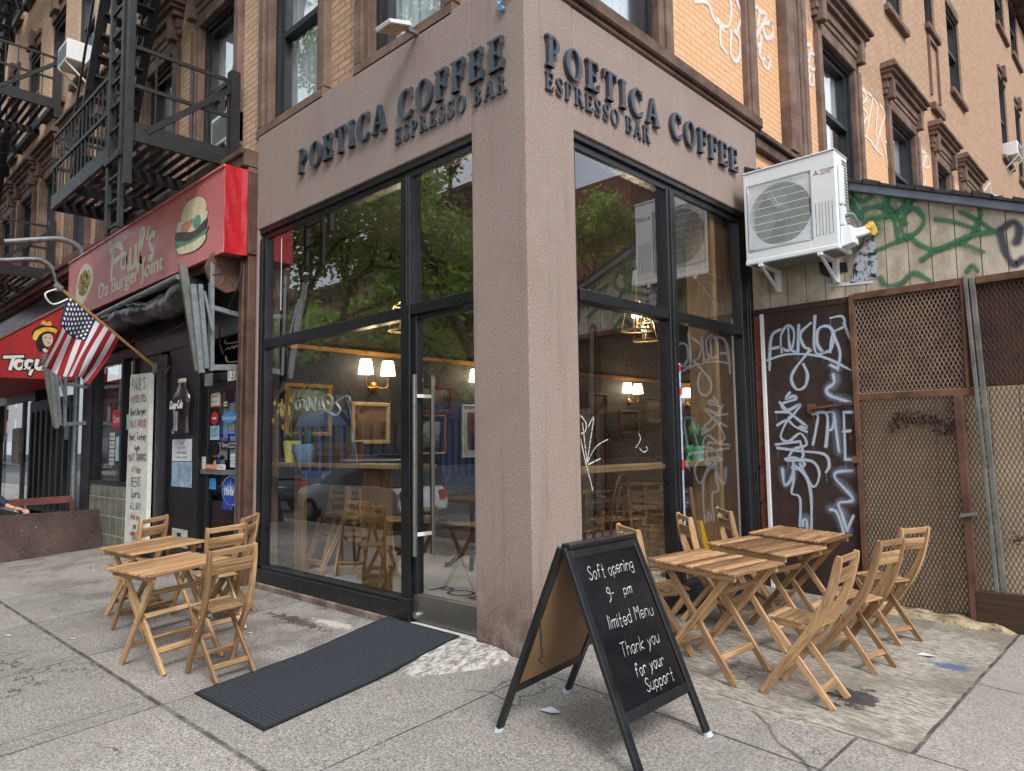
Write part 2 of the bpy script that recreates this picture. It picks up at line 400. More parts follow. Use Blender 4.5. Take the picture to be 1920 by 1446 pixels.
T = {'gd':[[(0.169,2.387),(0.204,2.753),(0.311,2.833)],[(0.18,2.626),(0.283,2.634)],[(0.318,2.576),(0.317,2.759),(0.395,2.868),(0.465,2.796),(0.438,2.618),(0.373,2.588),(0.32,2.63)],[(0.403,2.84),(0.411,2.621),(0.472,2.56)],[(0.521,2.853),(0.498,2.558)],[(0.654,2.863),(0.535,2.761),(0.564,2.623),(0.64,2.561)],[(0.701,2.928),(0.677,2.611),(0.715,2.51),(0.768,2.531)],[(0.768,2.531),(0.712,2.625),(0.728,2.782),(0.832,2.805),(0.886,2.711),(0.853,2.557),(0.767,2.522)],[(0.861,2.889),(0.986,2.889),(0.997,2.784),(0.878,2.72),(0.843,2.523)],[(0.878,2.72),(0.943,2.514),(0.909,2.327)],[(0.999,2.818),(1.041,2.675),(1.07,2.604)],[(0.615,2.582),(0.613,2.546),(0.463,2.381),(0.413,2.259),(0.47,2.147),(0.56,2.177),(0.592,2.299),(0.554,2.418)],[(0.155,2.499),(0.362,2.544),(0.612,2.52),(0.815,2.456),(1.039,2.316)],[(0.388,2.117),(0.339,2.047),(0.431,2.078),(0.448,2.041),(0.291,1.995),(0.352,1.921),(0.498,1.985),(0.441,1.899),(0.366,1.83)],[(0.274,2.014),(0.369,1.902),(0.557,1.736),(0.487,1.737)],[(0.222,1.908),(0.369,1.902)],[(0.234,1.762),(0.347,1.813),(0.434,1.739),(0.555,1.683)],[(0.347,1.813),(0.266,1.635),(0.354,1.58),(0.483,1.667),(0.548,1.543),(0.404,1.491),(0.326,1.366)],[(0.206,1.546),(0.479,1.579)],[(0.223,1.509),(0.474,1.473),(0.732,1.438),(0.776,1.318),(0.739,1.249)],[(0.479,1.579),(0.508,1.437),(0.469,1.367)],[(0.309,1.384),(0.418,1.402),(0.521,1.332),(0.43,1.279),(0.377,1.295)],[(0.268,1.276),(0.279,1.134),(0.305,1.099),(0.372,1.189),(0.398,1.367)],[(0.326,1.366),(0.592,1.368),(0.671,1.23),(0.596,1.09),(0.468,1.332)],[(0.393,1.26),(0.388,1.137),(0.364,1.012),(0.451,0.963),(0.437,0.666)],[(0.414,1.314),(0.531,1.193),(0.573,0.969),(0.557,0.64)],[(0.633,1.874),(0.684,1.854),(0.66,1.716),(0.617,1.542)],[(0.633,1.874),(0.77,1.877),(0.779,1.713),(0.753,1.524)],[(0.787,1.885),(0.853,1.865),(0.829,1.711),(0.778,1.695)],[(0.853,1.865),(0.883,1.472)],[(0.952,1.878),(0.944,1.387)],[(0.952,1.878),(1.033,1.875)],[(0.942,1.675),(1.007,1.682)],[(0.944,1.387),(1.016,1.379)],[(0.865,2.278),(0.869,2.192),(0.79,2.127),(0.829,2.056),(1.022,1.977)],[(1.003,1.27),(0.856,1.251),(0.836,1.183),(0.989,1.003),(0.971,0.952),(0.856,0.93),(0.883,0.814),(0.924,0.65)],[(0.771,0.858),(0.835,0.828),(0.89,0.631)],[(0.995,0.804),(0.924,0.65)],[(0.472,0.669),(0.474,0.721),(0.51,0.74),(0.515,0.654)],[(0.845,2.384),(0.91,2.344)]],'gg':[[(1.489,4.111),(1.482,3.987),(1.532,3.865),(1.604,3.91),(1.622,3.999),(1.558,4.093)],[(1.128,4.205),(1.227,4.083),(1.331,4.104)],[(1.205,3.943),(1.281,3.989),(1.411,3.973),(1.518,3.869),(1.391,3.867),(1.289,3.859)],[(1.318,3.853),(1.356,3.749),(1.279,3.671),(1.186,3.563)],[(1.519,3.884),(1.539,3.739),(1.559,3.58)],[(1.517,3.853),(1.636,3.748)],[(1.643,3.87),(1.725,3.881),(1.798,3.757),(1.739,3.649),(1.615,3.599),(1.345,3.531)],[(1.673,3.924),(1.799,4.015),(2.005,3.977),(2.198,3.868),(2.264,3.749),(2.259,3.649),(2.177,3.494),(2.063,3.445),(1.885,3.429),(1.745,3.511),(1.657,3.621)],[(2.106,3.758),(2.188,3.695),(2.369,3.509)],[(1.901,3.733),(2.039,3.678),(2.253,3.549)],[(2.369,3.502),(2.227,3.512),(2.078,3.486),(1.884,3.422),(1.763,3.356)],[(1.373,3.243),(1.425,3.157),(1.563,3.149),(1.676,3.236),(1.817,3.136)],[(1.218,3.908),(1.123,4.109)],[(1.668,4.08),(1.674,3.939),(1.594,3.727),(1.642,3.593)],[(2.134,3.169),(2.174,3.219),(2.218,3.153)],[(2.276,3.329),(2.101,3.451)]],'gb':[[(2.416,3.513),(2.522,3.56),(2.562,3.467),(2.534,3.375)],[(2.415,3.485),(2.449,3.28),(2.5,3.172),(2.569,3.201)]],'gw':[[(2.918,6.457),(3.226,6.579),(3.371,6.444),(3.701,6.506),(3.806,6.761),(3.772,6.871)],[(3.951,6.954),(4.069,6.794),(3.914,6.514)],[(3.509,6.424),(3.493,6.214),(3.63,6.149)],[(3.782,6.479),(3.738,6.192),(3.882,6.146),(3.979,6.268),(3.996,6.465),(3.871,6.517)],[(3.569,6.409),(3.453,6.481)],[(4.295,7.047),(4.355,6.943),(4.387,6.781)],[(4.414,7.08),(4.609,7.123),(4.539,6.891)],[(4.607,7.1),(4.808,7.145),(4.638,6.912),(4.421,6.642),(4.309,6.444)],[(4.29,6.74),(4.372,6.622),(4.268,6.492)],[(4.955,7.095),(4.691,6.957),(4.776,6.813),(4.992,6.95),(4.955,7.095)],[(4.622,6.749),(4.55,6.497),(4.643,6.468)],[(4.615,6.679),(4.511,6.592)],[(4.75,6.555),(4.639,6.422),(4.784,6.4),(4.876,6.56),(4.75,6.555)],[(5.869,7.309),(5.91,7.189),(5.951,7.067)],[(5.982,7.334),(6.085,7.261),(6.071,7.139)],[(6.145,7.285),(6.323,7.335),(6.238,7.112),(6.042,6.896)],[(6.432,7.26),(6.247,7.186),(6.281,6.988),(6.466,7.059),(6.522,7.273)],[(5.89,7.02),(5.925,6.851),(5.859,6.757)],[(6.223,6.989),(6.107,6.735)],[(6.269,6.889),(6.193,6.744),(6.369,6.763),(6.388,6.911)],[(8.406,7.457),(8.727,7.519),(8.788,7.403),(8.438,7.172)],[(8.438,7.172),(8.825,7.14),(8.546,6.885),(8.353,6.635)],[(8.892,7.551),(9.134,7.525),(8.905,7.139),(8.674,6.709)],[(9.222,7.556),(9.371,7.437),(9.189,6.869)],[(9.566,7.562),(9.815,7.472),(9.485,7.104),(9.149,6.634)],[(8.353,6.635),(8.753,6.706),(9.149,6.634),(9.487,6.621)],[(9.81,7.441),(9.47,7.014),(9.694,6.796),(9.822,6.516)],[(10.112,7.098),(9.716,6.918)],[(11.926,7.495),(11.972,7.183),(12.017,6.871)],[(12.269,7.499),(12.632,7.538),(12.192,7.147)],[(12.753,7.54),(12.363,7.393),(12.441,7.216),(12.834,7.36),(12.753,7.54)],[(12.085,7.183),(12.386,6.969),(12.223,6.762)],[(14.622,7.602),(14.736,7.485),(14.531,7.249)],[(17.27,8.478),(17.727,8.184),(18.419,8.579),(18.514,8.258),(19.479,8.727),(19.596,8.443),(20.522,8.581)]],'pauls':[[(-8.42,4.687),(-8.477,4.27)],[(-8.542,4.695),(-8.354,4.755),(-8.09,4.701),(-8.034,4.593),(-8.189,4.511),(-8.389,4.508)],[(-7.824,4.52),(-8.006,4.532),(-8.05,4.404),(-7.988,4.328),(-7.852,4.335),(-7.8,4.499),(-7.787,4.355),(-7.714,4.278)],[(-7.649,4.548),(-7.666,4.332),(-7.581,4.262),(-7.455,4.293),(-7.424,4.533)],[(-7.424,4.533),(-7.392,4.296),(-7.303,4.234)],[(-7.202,4.276),(-7.276,4.427),(-7.218,4.735),(-7.137,4.747),(-7.111,4.681),(-7.216,4.445),(-7.227,4.326),(-7.159,4.252),(-7.061,4.294)],[(-6.913,4.72),(-6.983,4.593)],[(-6.766,4.591),(-6.9,4.545),(-6.853,4.446),(-6.729,4.347),(-6.763,4.281),(-6.872,4.272)],[(-6.786,4.595),(-6.707,4.578)]],'burger':[[(-5.786,4.557),(-5.743,4.67),(-5.582,4.754),(-5.325,4.757),(-5.136,4.709),(-5.01,4.611),(-5.034,4.5),(-5.31,4.487),(-5.601,4.514)],[(-5.917,4.462),(-5.837,4.555),(-5.309,4.473),(-5.005,4.506),(-4.957,4.456),(-5.057,4.349),(-5.364,4.326),(-5.862,4.408)],[(-5.761,4.413),(-5.699,4.495),(-5.421,4.486),(-5.464,4.402),(-5.625,4.363)],[(-5.388,4.465),(-5.218,4.505),(-5.151,4.41),(-5.21,4.358),(-5.335,4.359)],[(-5.89,4.303),(-5.88,4.419),(-5.364,4.326),(-4.999,4.401),(-4.981,4.332),(-5.081,4.237),(-5.519,4.225)],[(-5.92,4.24),(-5.907,4.307),(-5.486,4.225),(-5.052,4.257),(-4.935,4.295),(-4.961,4.237),(-5.109,4.191),(-5.42,4.178),(-5.747,4.191)],[(-5.866,4.202),(-5.388,4.185),(-5.005,4.208),(-5.045,4.113),(-5.319,4.064),(-5.776,4.108),(-5.846,4.149)]],'plate':[[(-9.903,4.751),(-9.581,4.655),(-9.427,4.505),(-9.447,4.334),(-9.641,4.191),(-9.911,4.073),(-10.209,4.117),(-10.345,4.247),(-10.312,4.479),(-10.156,4.671)]],'taq':[[(-1.175,3.221),(-0.916,3.255)],[(-1.046,3.232),(-1.093,3.02)],[(-0.891,3.165),(-0.99,3.171),(-1.019,3.077),(-0.974,3.028),(-0.899,3.072),(-0.876,3.179),(-0.887,3.047)],[(-0.736,3.176),(-0.837,3.182),(-0.86,3.101),(-0.821,3.051),(-0.744,3.083),(-0.725,3.19),(-0.795,2.948)],[(-0.692,3.193),(-0.711,3.085),(-0.664,3.049),(-0.598,3.093),(-0.579,3.201),(-0.585,3.054)],[(-0.553,3.11),(-0.473,3.128),(-0.475,3.196),(-0.544,3.177),(-0.559,3.082),(-0.505,3.046),(-0.426,3.091)],[(-0.394,3.175),(-0.413,3.052)],[(-0.392,3.134),(-0.312,3.194)],[(-0.276,3.169),(-0.296,3.059)],[(-0.122,3.181),(-0.218,3.187),(-0.25,3.09),(-0.201,3.052),(-0.119,3.098),(-0.098,3.182),(-0.106,3.058)]],'taq_em':[[(-0.717,3.59),(-0.723,3.456),(-0.675,3.367),(-0.528,3.393),(-0.515,3.691),(-0.631,3.733)],[(-0.64,3.651),(-0.536,3.635),(-0.531,3.474),(-0.601,3.521),(-0.638,3.598)],[(-0.82,3.66),(-0.78,3.784),(-0.613,3.869),(-0.404,3.838),(-0.39,3.772),(-0.541,3.769),(-0.698,3.686),(-0.75,3.587),(-0.796,3.596)]],'etch':[[(0.657,1.841),(0.671,1.684),(0.741,1.442),(0.832,1.203)],[(0.657,1.841),(0.754,1.77),(0.751,1.697),(0.691,1.672)],[(0.713,1.757),(0.761,1.442)],[(0.792,1.733),(0.867,1.814),(0.819,1.636),(0.761,1.43)],[(0.761,1.43),(0.887,1.561),(1.058,1.622)],[(0.78,1.417),(0.945,1.461)],[(1.537,1.673),(1.558,1.619),(1.482,1.547)],[(1.542,1.54),(1.6,1.505),(1.675,1.524),(1.651,1.551)]],'neon':[[(-2.705,2.064),(-2.713,2.098),(-2.781,2.115),(-2.887,2.091),(-3.012,2.054),(-3.107,2.041),(-3.14,2.086)],[(-3.043,2.055),(-3.044,2.108),(-3.108,2.146),(-3.189,2.146),(-3.238,2.091),(-3.204,2.01),(-3.138,1.981),(-3.059,1.995),(-3.028,2.055)],[(-3.304,2.086),(-3.303,2.015),(-3.352,1.981),(-3.403,2.019),(-3.379,2.117),(-3.439,2.138),(-3.464,2.085),(-3.437,2.021),(-3.369,1.982)],[(-3.507,2.087),(-3.506,2.024),(-3.54,1.989),(-3.575,2.027),(-3.551,2.126),(-3.516,2.133),(-3.507,2.087)],[(-3.627,2.029),(-3.611,2.102),(-3.665,2.123),(-3.717,2.098),(-3.716,2.033),(-3.77,2.017),(-3.807,2.056),(-3.79,2.111),(-3.718,2.116)],[(-3.369,1.982),(-3.269,1.996),(-3.106,1.962),(-2.963,1.922),(-2.886,1.979),(-2.949,2.034),(-2.973,2.069)]]}
# ------------------------------------------------------------------ ground
def gz(x, y): return -math.hypot(.05*max(0, x), .062*max(0, -y))-.006*max(0, y)
def lines_mat():
    m = Mt('sidewalk_concrete'); o = m.co(); p = m.xyz(o)
    w = m.math('MULTIPLY', m.math('SUBTRACT', m.noise(o, 3., 3), .5), .02)
    X = m.math('ADD', p[0], w); Y = m.math('ADD', p[1], w)
    def line(c, at, wd, lo=None, hi=None, oc=None):
        a = m.mr(m.math('ABSOLUTE', m.math('SUBTRACT', c, at)), wd*.5, wd*1.3, 1, 0)
        if lo is not None: a = m.math('MULTIPLY', a, m.mr(oc, lo-.01, lo+.01))
        if hi is not None: a = m.math('MULTIPLY', a, m.mr(oc, hi-.01, hi+.01, 1, 0))
        return a
    J = [line(Y, -2.03, .018, None, 2.1, X), line(X, -3.22, .008), line(X, -1.56, .008), line(X, -1.76, .005, -2.9, -2.1, Y), line(X, .13, .008, None, .1, Y),
         line(Y, -.1, .01, .13, 2.09, X), line(X, 2.08, .010, -2.03, .45, Y), line(Y, .46, .008, 1.2, 5., X), line(X, 2.36, .013, .46, None, Y), line(Y, 2.02, .01, 2.36, None, X),
         line(X, -4.9, .008), line(X, -6.5, .008), line(X, -8.2, .008), line(Y, -3.6, .01), line(Y, 5.6, .012, 2.36, None, X), line(X, 3.8, .012, .46, None, Y)]
    j = J[0]
    for a in J[1:]: j = m.math('MAXIMUM', j, a)
    ag = m.math('ADD', m.math('MULTIPLY', m.noise(o, 58, 3, .8), .55), m.math('MULTIPLY', m.noise(o, 150, 3, .7), .45)); ag2 = m.vor(o, 120); big = m.noise(o, .8, 5, .6); mid = m.noise(o, 5, 5, .65)
    c = m.mix(m.mr(ag, .36, .64), s2l((70,67,63)), s2l((188,183,174)))
    c = m.mix(m.mr(ag2, .1, .34, .45, 0), c, s2l((198,193,186)))
    c = m.mix(m.mr(big, .35, .7, 0, .4), c, s2l((120,116,109)))
    c = m.mix(m.mr(mid, .5, .75, 0, .35), c, s2l((104,99,92)))
    # pinkish, finer slab on the far right
    c = m.mix(m.math('MULTIPLY', m.mr(X, 2.35, 2.37), .2), c, s2l((162,150,144)))
    # bleached and scoured old slab beside the building
    e = m.math('ADD', Y, m.math('MULTIPLY', m.mr(m.noise(o, 1.1, 3), .3, .7), .25))
    old = m.math('MULTIPLY', m.math('MULTIPLY', m.mr(e, .45, .5), m.mr(X, 2.34, 2.36, 1, 0)), m.mr(X, -.05, .3))
    sc1 = m.noise(m.scale(o, (9, 26, 9)), 1.6, 5, .75)
    oc = m.mix(m.mr(sc1, .36, .64), s2l((108,99,88)), s2l((184,178,167)))
    oc = m.mix(m.mr(m.noise(o, 1.3, 4, .6), .45, .62, 0, .65), oc, s2l((98,88,72)))
    c = m.mix(m.math('MULTIPLY', old, .8), c, oc)
    # dirty darker slab by the left tables and along the shops
    dirt = m.math('MULTIPLY', m.mr(m.noise(o, 1.7, 5, .65), .42, .62), m.math('MULTIPLY', m.mr(X, -.6, -1.8), m.mr(Y, -2.0, -1.2)))
    c = m.mix(m.math('MULTIPLY', dirt, .6), c, s2l((92,86,80)))
    # gum spots
    gs = m.vor(o, 3.1); gm = m.noise(o, 1.9, 2)
    c = m.mix(m.math('MULTIPLY', m.mr(gs, .05, .075, .65, 0), m.mr(gm, .5, .55)), c, s2l((62,58,55)))
    # paint spills
    def spill(cx, cy, rx, ry, col, seed, c):
        d = m.math('SQRT', m.math('ADD', m.math('POWER', m.math('DIVIDE', m.math('SUBTRACT', p[0], cx), rx), 2.), m.math('POWER', m.math('DIVIDE', m.math('SUBTRACT', p[1], cy), ry), 2.)))
        n = m.noise(m.scale(o, (1, 1, seed)), 14, 5, .7)
        a = m.mr(m.math('ADD', d, m.math('MULTIPLY', m.math('SUBTRACT', n, .5), 2.6)), .45, .75, .85, 0)
        return m.mix(a, c, s2l(col))
    c = spill(2.15, 2.3, .2, .13, (66,88,132), 1., c)
    c = spill(1.86, 1.08, .2, .3, (40,40,46), 2., c)
    c = spill(-2.6, -.45, .7, .12, (66,60,55), 3., c)
    c = spill(-2.2, -.3, .4, .1, (190,184,174), 4., c)
    # cracks
    cr = m.vor(m.scale(m.mix(.35, o, m.noise(o, 2.5, 4)), (1,1,1)), 1.05, 'DISTANCE_TO_EDGE')
    ck = m.math('MULTIPLY', m.mr(cr, .001, .006, 1, 0), m.mr(m.noise(o, .9, 2), .53, .6))
    c = m.mix(m.math('MULTIPLY', ck, .75), c, s2l((58,54,50)))
    c = m.mix(m.math('MULTIPLY', j, m.mr(m.noise(o, 6, 4, .7), .3, .6, .35, .9)), c, s2l((58,54,50)))
    slab = m.vor(m.vec(m.math('FLOOR', m.math('DIVIDE', m.math('ADD', X, 3.22), 1.66)), m.math('FLOOR', m.math('DIVIDE', m.math('ADD', Y, 2.03), 1.95)), 0.), 1.7, 'F1', 'Color')
    sv = m.mr(m.xyz(slab)[0], 0, 1, .86, 1.08); c = m.mix(1., c, m.vec(sv, sv, sv), 'MULTIPLY')
    m.set(Base_Color=c, Roughness=m.mr(mid, .3, .7, .72, .92), Specular_IOR_Level=.3)
    h = m.math('SUBTRACT', m.math('MULTIPLY', ag, .5), m.math('ADD', m.math('MULTIPLY', j, 1.2), ck))
    m.bump(h, .5, .008); return m.m
M['walk'] = lines_mat()
def sheet(name, xs, ys, zf, mat, skirt=None, top=None):
    mb = MB()
    for i in range(len(xs)-1):
        for k in range(len(ys)-1):
            q = [(xs[i],ys[k]),(xs[i+1],ys[k]),(xs[i+1],ys[k+1]),(xs[i],ys[k+1])]
            mb.poly([(a, b, zf(a, b)) for a, b in q])
    if skirt:
        for i in range(len(xs)-1):
            a, b, y = xs[i], xs[i+1], ys[0]; mb.poly([(a,y,skirt),(b,y,skirt),(b,y,zf(b,y)),(a,y,zf(a,y))])
        for k in range(len(ys)-1):
            a, b, x = ys[k], ys[k+1], xs[-1]; mb.poly([(x,a,skirt),(x,b,skirt),(x,b,zf(x,b)),(x,a,zf(x,a))])
    return mb.build(name, mat, fix=False)
xs = [-60,-45,-30,-20,-14]+[-12+.4*i for i in range(30)]+[.0+.3*i for i in range(19)]
ys = [-5.6+.35*i for i in range(16)]+[0+.5*i for i in range(13)]+[8,12,20,30,45,60]
tag(sheet('sidewalk', xs, ys, gz, M['walk'], -.75), None, None, kind='structure')
M['asphalt'] = simple('asphalt', (74,74,76), .9, 0, .25, 3, .4, 80)
M['curbstone'] = simple('kerb_stone', (150,146,140), .85, 0, .2, 4, .3, 40)
mb = MB(); mb.poly([(-400,-400,-.52),(400,-400,-.52),(400,400,-.52),(-400,400,-.52)])
tag(mb.build('road', M['asphalt'], fix=False), None, None, kind='structure')
mb = MB(); mb.box(-60,5.55,-5.75,-5.6,-.7,-.345); mb.box(5.4,5.55,-5.6,60,-.7,-.30)
tag(mb.build('kerb', M['curbstone'], bevel=.02), None, None, kind='structure')
mb = MB(); mb.box(-70,5,-22,-15,-.7,-.38); mb.box(13.5,20,-10,70,-.7,-.38)
tag(mb.build('pavement', simple('far_pavement', (160,155,148), .9, 0, .15, 2)), None, None, kind='structure')
# concrete wedge up to the shop door
def rz(x, y):
    t = min(1, max(0, (-y)/.72)); return gz(x, y)*t+(.05)*(1-t)+.004
def ramp():
    mb = MB(); n = 14
    L = [(-1.95,.03),(-1.62,-.55)]; 
    def ed(side, t):
        if side: return (-.16-.22*t+.06*math.sin(t*5), -.02-.72*t)
        return (-1.9+.1*t+.05*math.sin(t*6), -.02-.70*t)
    for i in range(n):
        t0, t1 = i/n, (i+1)/n
        for k in range(16):
            s0, s1 = k/16, (k+1)/16
            q = []
            for s_, t in ((s0,t0),(s1,t0),(s1,t1),(s0,t1)):
                a, b = ed(0, t), ed(1, t); x = a[0]+(b[0]-a[0])*s_; y = a[1]+(b[1]-a[1])*s_
                edge = min(s_, 1-s_, 1-t)*9; e = min(1, edge)
                q.append((x, y, gz(x, y)-.02+(rz(x, y)-gz(x, y)+.02)*(e**.5)+.006*math.sin(x*31)*math.sin(y*27)*e))
            mb.poly(q)
    m = Mt('rough_ramp_concrete'); o = m.co(); n1 = m.noise(m.scale(o, (1,.5,1)), 28, 4, .75); b = m.noise(o, 2, 4)
    c = m.mix(m.mr(n1, .4, .6), s2l((116,112,106)), s2l((192,189,182)))
    c = m.mix(m.mr(b, .4, .7, 0, .4), c, s2l((140,132,120)))
    m.set(Base_Color=c, Roughness=.9); m.bump(n1, .9, .012)
    return mb.build('ramp', m.m, smooth=True)
tag(ramp(), None, None, kind='structure')

# ------------------------------------------------------------------ corner building
def holes_wall(mb, fr, u0, u1, v0, v1, holes, d0, d1, mi=0):
    vs = sorted({v0, v1, *[h[2] for h in holes if v0 < h[2] < v1], *[h[3] for h in holes if v0 < h[3] < v1]})
    for a, b in zip(vs, vs[1:]):
        mid = (a+b)/2; cut = sorted((h[0], h[1]) for h in holes if h[2] < mid < h[3]); u = u0
        for c0, c1 in cut:
            if c0 > u: mb.fbox(fr, u, c0, a, b, d0, d1, mi)
            u = max(u, c1)
        if u < u1: mb.fbox(fr, u, u1, a, b, d0, d1, mi)

def window(fr, uc, w, z0, h, par, d=-.1, style='hood', curtain=True, rail=.52, ac=False, blind=1.):
    """double hung window: surround with hood, sash with meeting rail, pane, curtain. d = wall face"""
    a, b = uc-w/2, uc+w/2; t = z0+h
    if style in ('hood', 'plain'):
        s = MB(); sw = .19
        s.fbox(fr, a-sw, a, z0-.02, t, d-.2, d+.05); s.fbox(fr, b, b+sw, z0-.02, t, d-.2, d+.05)
        s.fbox(fr, a-sw-.03, a-sw*.45, z0-.02, t, d-.02, d+.085); s.fbox(fr, b+sw*.45, b+sw+.03, z0-.02, t, d-.02, d+.085)
        s.fbox(fr, a-sw, b+sw, t, t+.2, d-.2, d+.055)
        win = s.build('window', M['stone'], par, bevel=.012)
        s = MB(); e = sw+.05
        for k, (z, hh, pr) in enumerate(((.2,.1,.075),(.3,.16,.1),(.46,.1,.16),(.56,.07,.22),(.63,.07,.28),(.70,.06,.25))):
            x = e+pr*.55-.03; s.fbox(fr, a-x, b+x, t+z, t+z+hh, d-.15, d+pr)
        for u in (a-e*.55, b+e*.55):
            s.fbox(fr, u-.07, u+.07, t+.12, t+.46, d-.05, d+.17)
        s.build('window_hood', M['stone'], win, bevel=.01)
    else:
        s = MB(); s.fbox(fr, a-.02, b+.02, t-.001, t+.22, d-.12, d+.02)
        if style == 'keyed':
            s.fbox(fr, a-.06, b+.06, t+.2, t+.32, d-.1, d+.07); s.fbox(fr, uc-.14, uc+.14, t+.05, t+.45, d-.1, d+.14)
        win = s.build('window', M['stone'], par, bevel=.01)
    s = MB(); s.fbox(fr, a-(.1 if style=='sill' else .22), b+(.1 if style=='sill' else .22), z0-.16, z0-.021, d-.25, d+.1)
    s.build('window_sill', M['stone'], win, bevel=.015)
    s = MB(); D = d-.1; fw = .085
    s.fbox(fr, a, a+.06, z0, t, D-.14, D+.06); s.fbox(fr, b-.06, b, z0, t, D-.14, D+.06); s.fbox(fr, a+.06, b-.06, t-.07, t, D-.14, D+.06)
    zr = z0+h*rail
    s.fbox(fr, a+.06, a+.06+fw, z0, t-.07, D-.08, D+.02); s.fbox(fr, b-.06-fw, b-.06, z0, t-.07, D-.08, D+.02)
    s.fbox(fr, a+.06+fw, b-.06-fw, zr-.035, zr+.035, D-.1, D+.025); s.fbox(fr, a+.06+fw, b-.06-fw, z0, z0+.08, D-.09, D+.03); s.fbox(fr, a+.06+fw, b-.06-fw, t-.14, t-.07, D-.08, D+.018)
    s.build('sash', M['sash'], win)
    s = MB(); s.poly([fr(a+.1, z0+.05, D-.05), fr(b-.1, z0+.05, D-.05), fr(b-.1, t-.08, D-.05), fr(a+.1, t-.08, D-.05)])
    s.build('pane', M['upglass'], win, fix=False)
    if curtain:
        s = MB(); n = 24; zc = t-(h-.05)*blind
        for i in range(n):
            u0, u1 = a+.03+(w-.06)*i/n, a+.03+(w-.06)*(i+1)/n
            q0, q1 = .02*math.sin(i*1.9), .02*math.sin((i+1)*1.9)
            s.poly([fr(u0, zc, D-.13+q0), fr(u1, zc, D-.13+q1), fr(u1, t, D-.13+q1), fr(u0, t, D-.13+q0)])
        s.build('curtain', M['curtain'], win, fix=False, smooth=True)
    s = MB(); s.fbox(fr, a-.1, b+.1, z0-.1, t+.1, D-.9, D-.86); s.build('room_backing', M['room'], win)
    return win

ROWZ = (5.5, 9.2, 12.9)
bld = thing('corner_building', 'tan brick corner building whose ground floor is a brown stuccoed coffee shop with glass walls', 'building')
s = MB()
s.box(-4.42,-.62,0,.3,4.2,5.385); s.box(-.62,0,0,.6,-.4,5.385); s.box(-.3,0,.6,4.12,4.215,5.3); s.box(-4.42,-4.365,0,.3,-.05,4.2)
s.build('stucco_front', M['stucco'], bld, bevel=.012, seg=2)
s = MB(); s.box(-4.42,-1.52,-.035,.1,-.1,.062); s.build('plinth', M['stucco'], bld, bevel=.01)
WL = [-1.62, -3.72]
LH = [(u-.565, u+.565, z-.015, z+2.165) for u in WL for z in ROWZ]
RWIN = [(1.55,1.1,5.5,2.15,'hood'),(7.4,1.44,5.5,2.15,'hood'),(10.85,1.6,5.5,2.15,'hood'),(13.85,1.2,5.5,2.1,'hood'),(16.5,1.5,5.5,2.1,'hood'),(20.6,1.2,5.5,2.1,'hood'),(24.5,1.2,5.5,2.1,'hood'),
        (10.85,1.15,9.78,2.2,'sill'),(13.7,.85,10.72,2.1,'sill'),(16.0,1.3,10.0,2.2,'sill'),(22.6,1.2,10.25,2.6,'keyed'),(25.4,1.1,10.3,2.5,'keyed'),
        (1.55,1.1,9.2,2.15,'hood'),(7.4,1.3,9.2,2.15,'hood'),(23.2,1.7,14.75,2.3,'sill'),(25.9,1.6,14.85,2.3,'sill'),(10.85,1.15,13.5,2.2,'sill'),(16.0,1.3,13.7,2.2,'sill')]
RH = [(u-w/2-.015, u+w/2+.015, z-.015, z+h+.015) for u, w, z, h, st in RWIN]
s = MB()
holes_wall(s, FL, -4.44, -.1, 5.385, 17, LH, -.5, -.1)
holes_wall(s, FR, .1, 34, 5.3, 17, RH, -.5, -.1)
s.box(-.5,-.1,4.12,34,-.3,5.3)
s.build('brick_wall', [M['brick_paint']], bld)
bpy.data.objects['brick_wall'].data.materials.clear()
bpy.data.objects['brick_wall'].data.materials.append(M['brick_tan']); bpy.data.objects['brick_wall'].data.materials.append(M['brick_paint'])
_me = bpy.data.objects['brick_wall'].data
for p_ in _me.polygons:
    p_.material_index = 0 if (p_.center.y < .55 and p_.center.x < -.101) else 1
for u in WL:
    for z in ROWZ: window(FL, u, 1.1, z, 2.15, bld)
for u, w, z, h, st in RWIN: window(FR, u, w, z, h, bld, style=st, blind=random.choice((1,.6,.45)))
# brownstone trim on the right wall
s = MB()
s.fbox(FR, -.02, 4.2, 5.3, 5.36, -.3, .02); s.fbox(FR, -.03, 4.22, 5.36, 5.5, -.3, .06); s.fbox(FR, 4.22, 34, 5.16, 5.3, -.3, -.02); s.fbox(FR, 4.22, 34, 5.3, 5.38, -.3, .03)
s.build('cornice', M['cornice'], bld, bevel=.015)
s = MB(); s.fbox(FR, 4.05, 4.3, 5.5, 16.6, -.3, -.02); s.fbox(FR, 4.09, 4.26, 5.5, 16.6, -.1, .01); s.build('pilaster', M['stone'], bld, bevel=.012)
s = MB(); s.fbox(FR, 5.15, 5.95, 5.38, 16.6, -.3, .0)
for k in range(3): s.fbox(FR, 5.42+.16*k, 5.52+.16*k, 5.38, 16.6, -.1, .035)
s.fbox(FR, 5.147, 5.36, 5.384, 16.59, -.1, .05); s.build('pilaster', M['stone'], bld, bevel=.012)
# narrow carved panel between the stair windows
s = MB(); s.fbox(FR, 13.25,14.15,8.75,8.9,-.2,.0); s.fbox(FR, 13.3,13.38,9.1,10.4,-.15,-.05); s.fbox(FR, 14.02,14.1,9.1,10.4,-.15,-.05); s.fbox(FR, 13.3,14.1,10.4,10.48,-.15,-.05)
s.build('blind_window', M['stone'], bld)
s = MB(); s.box(-4.44,.3,-.4,-.1,17,17.6); s.box(-.1,.4,-.1,34,17,17.6); s.box(-4.4,-.1,-.1,34,16.8,17); s.build('roof', M['cornice'], bld)
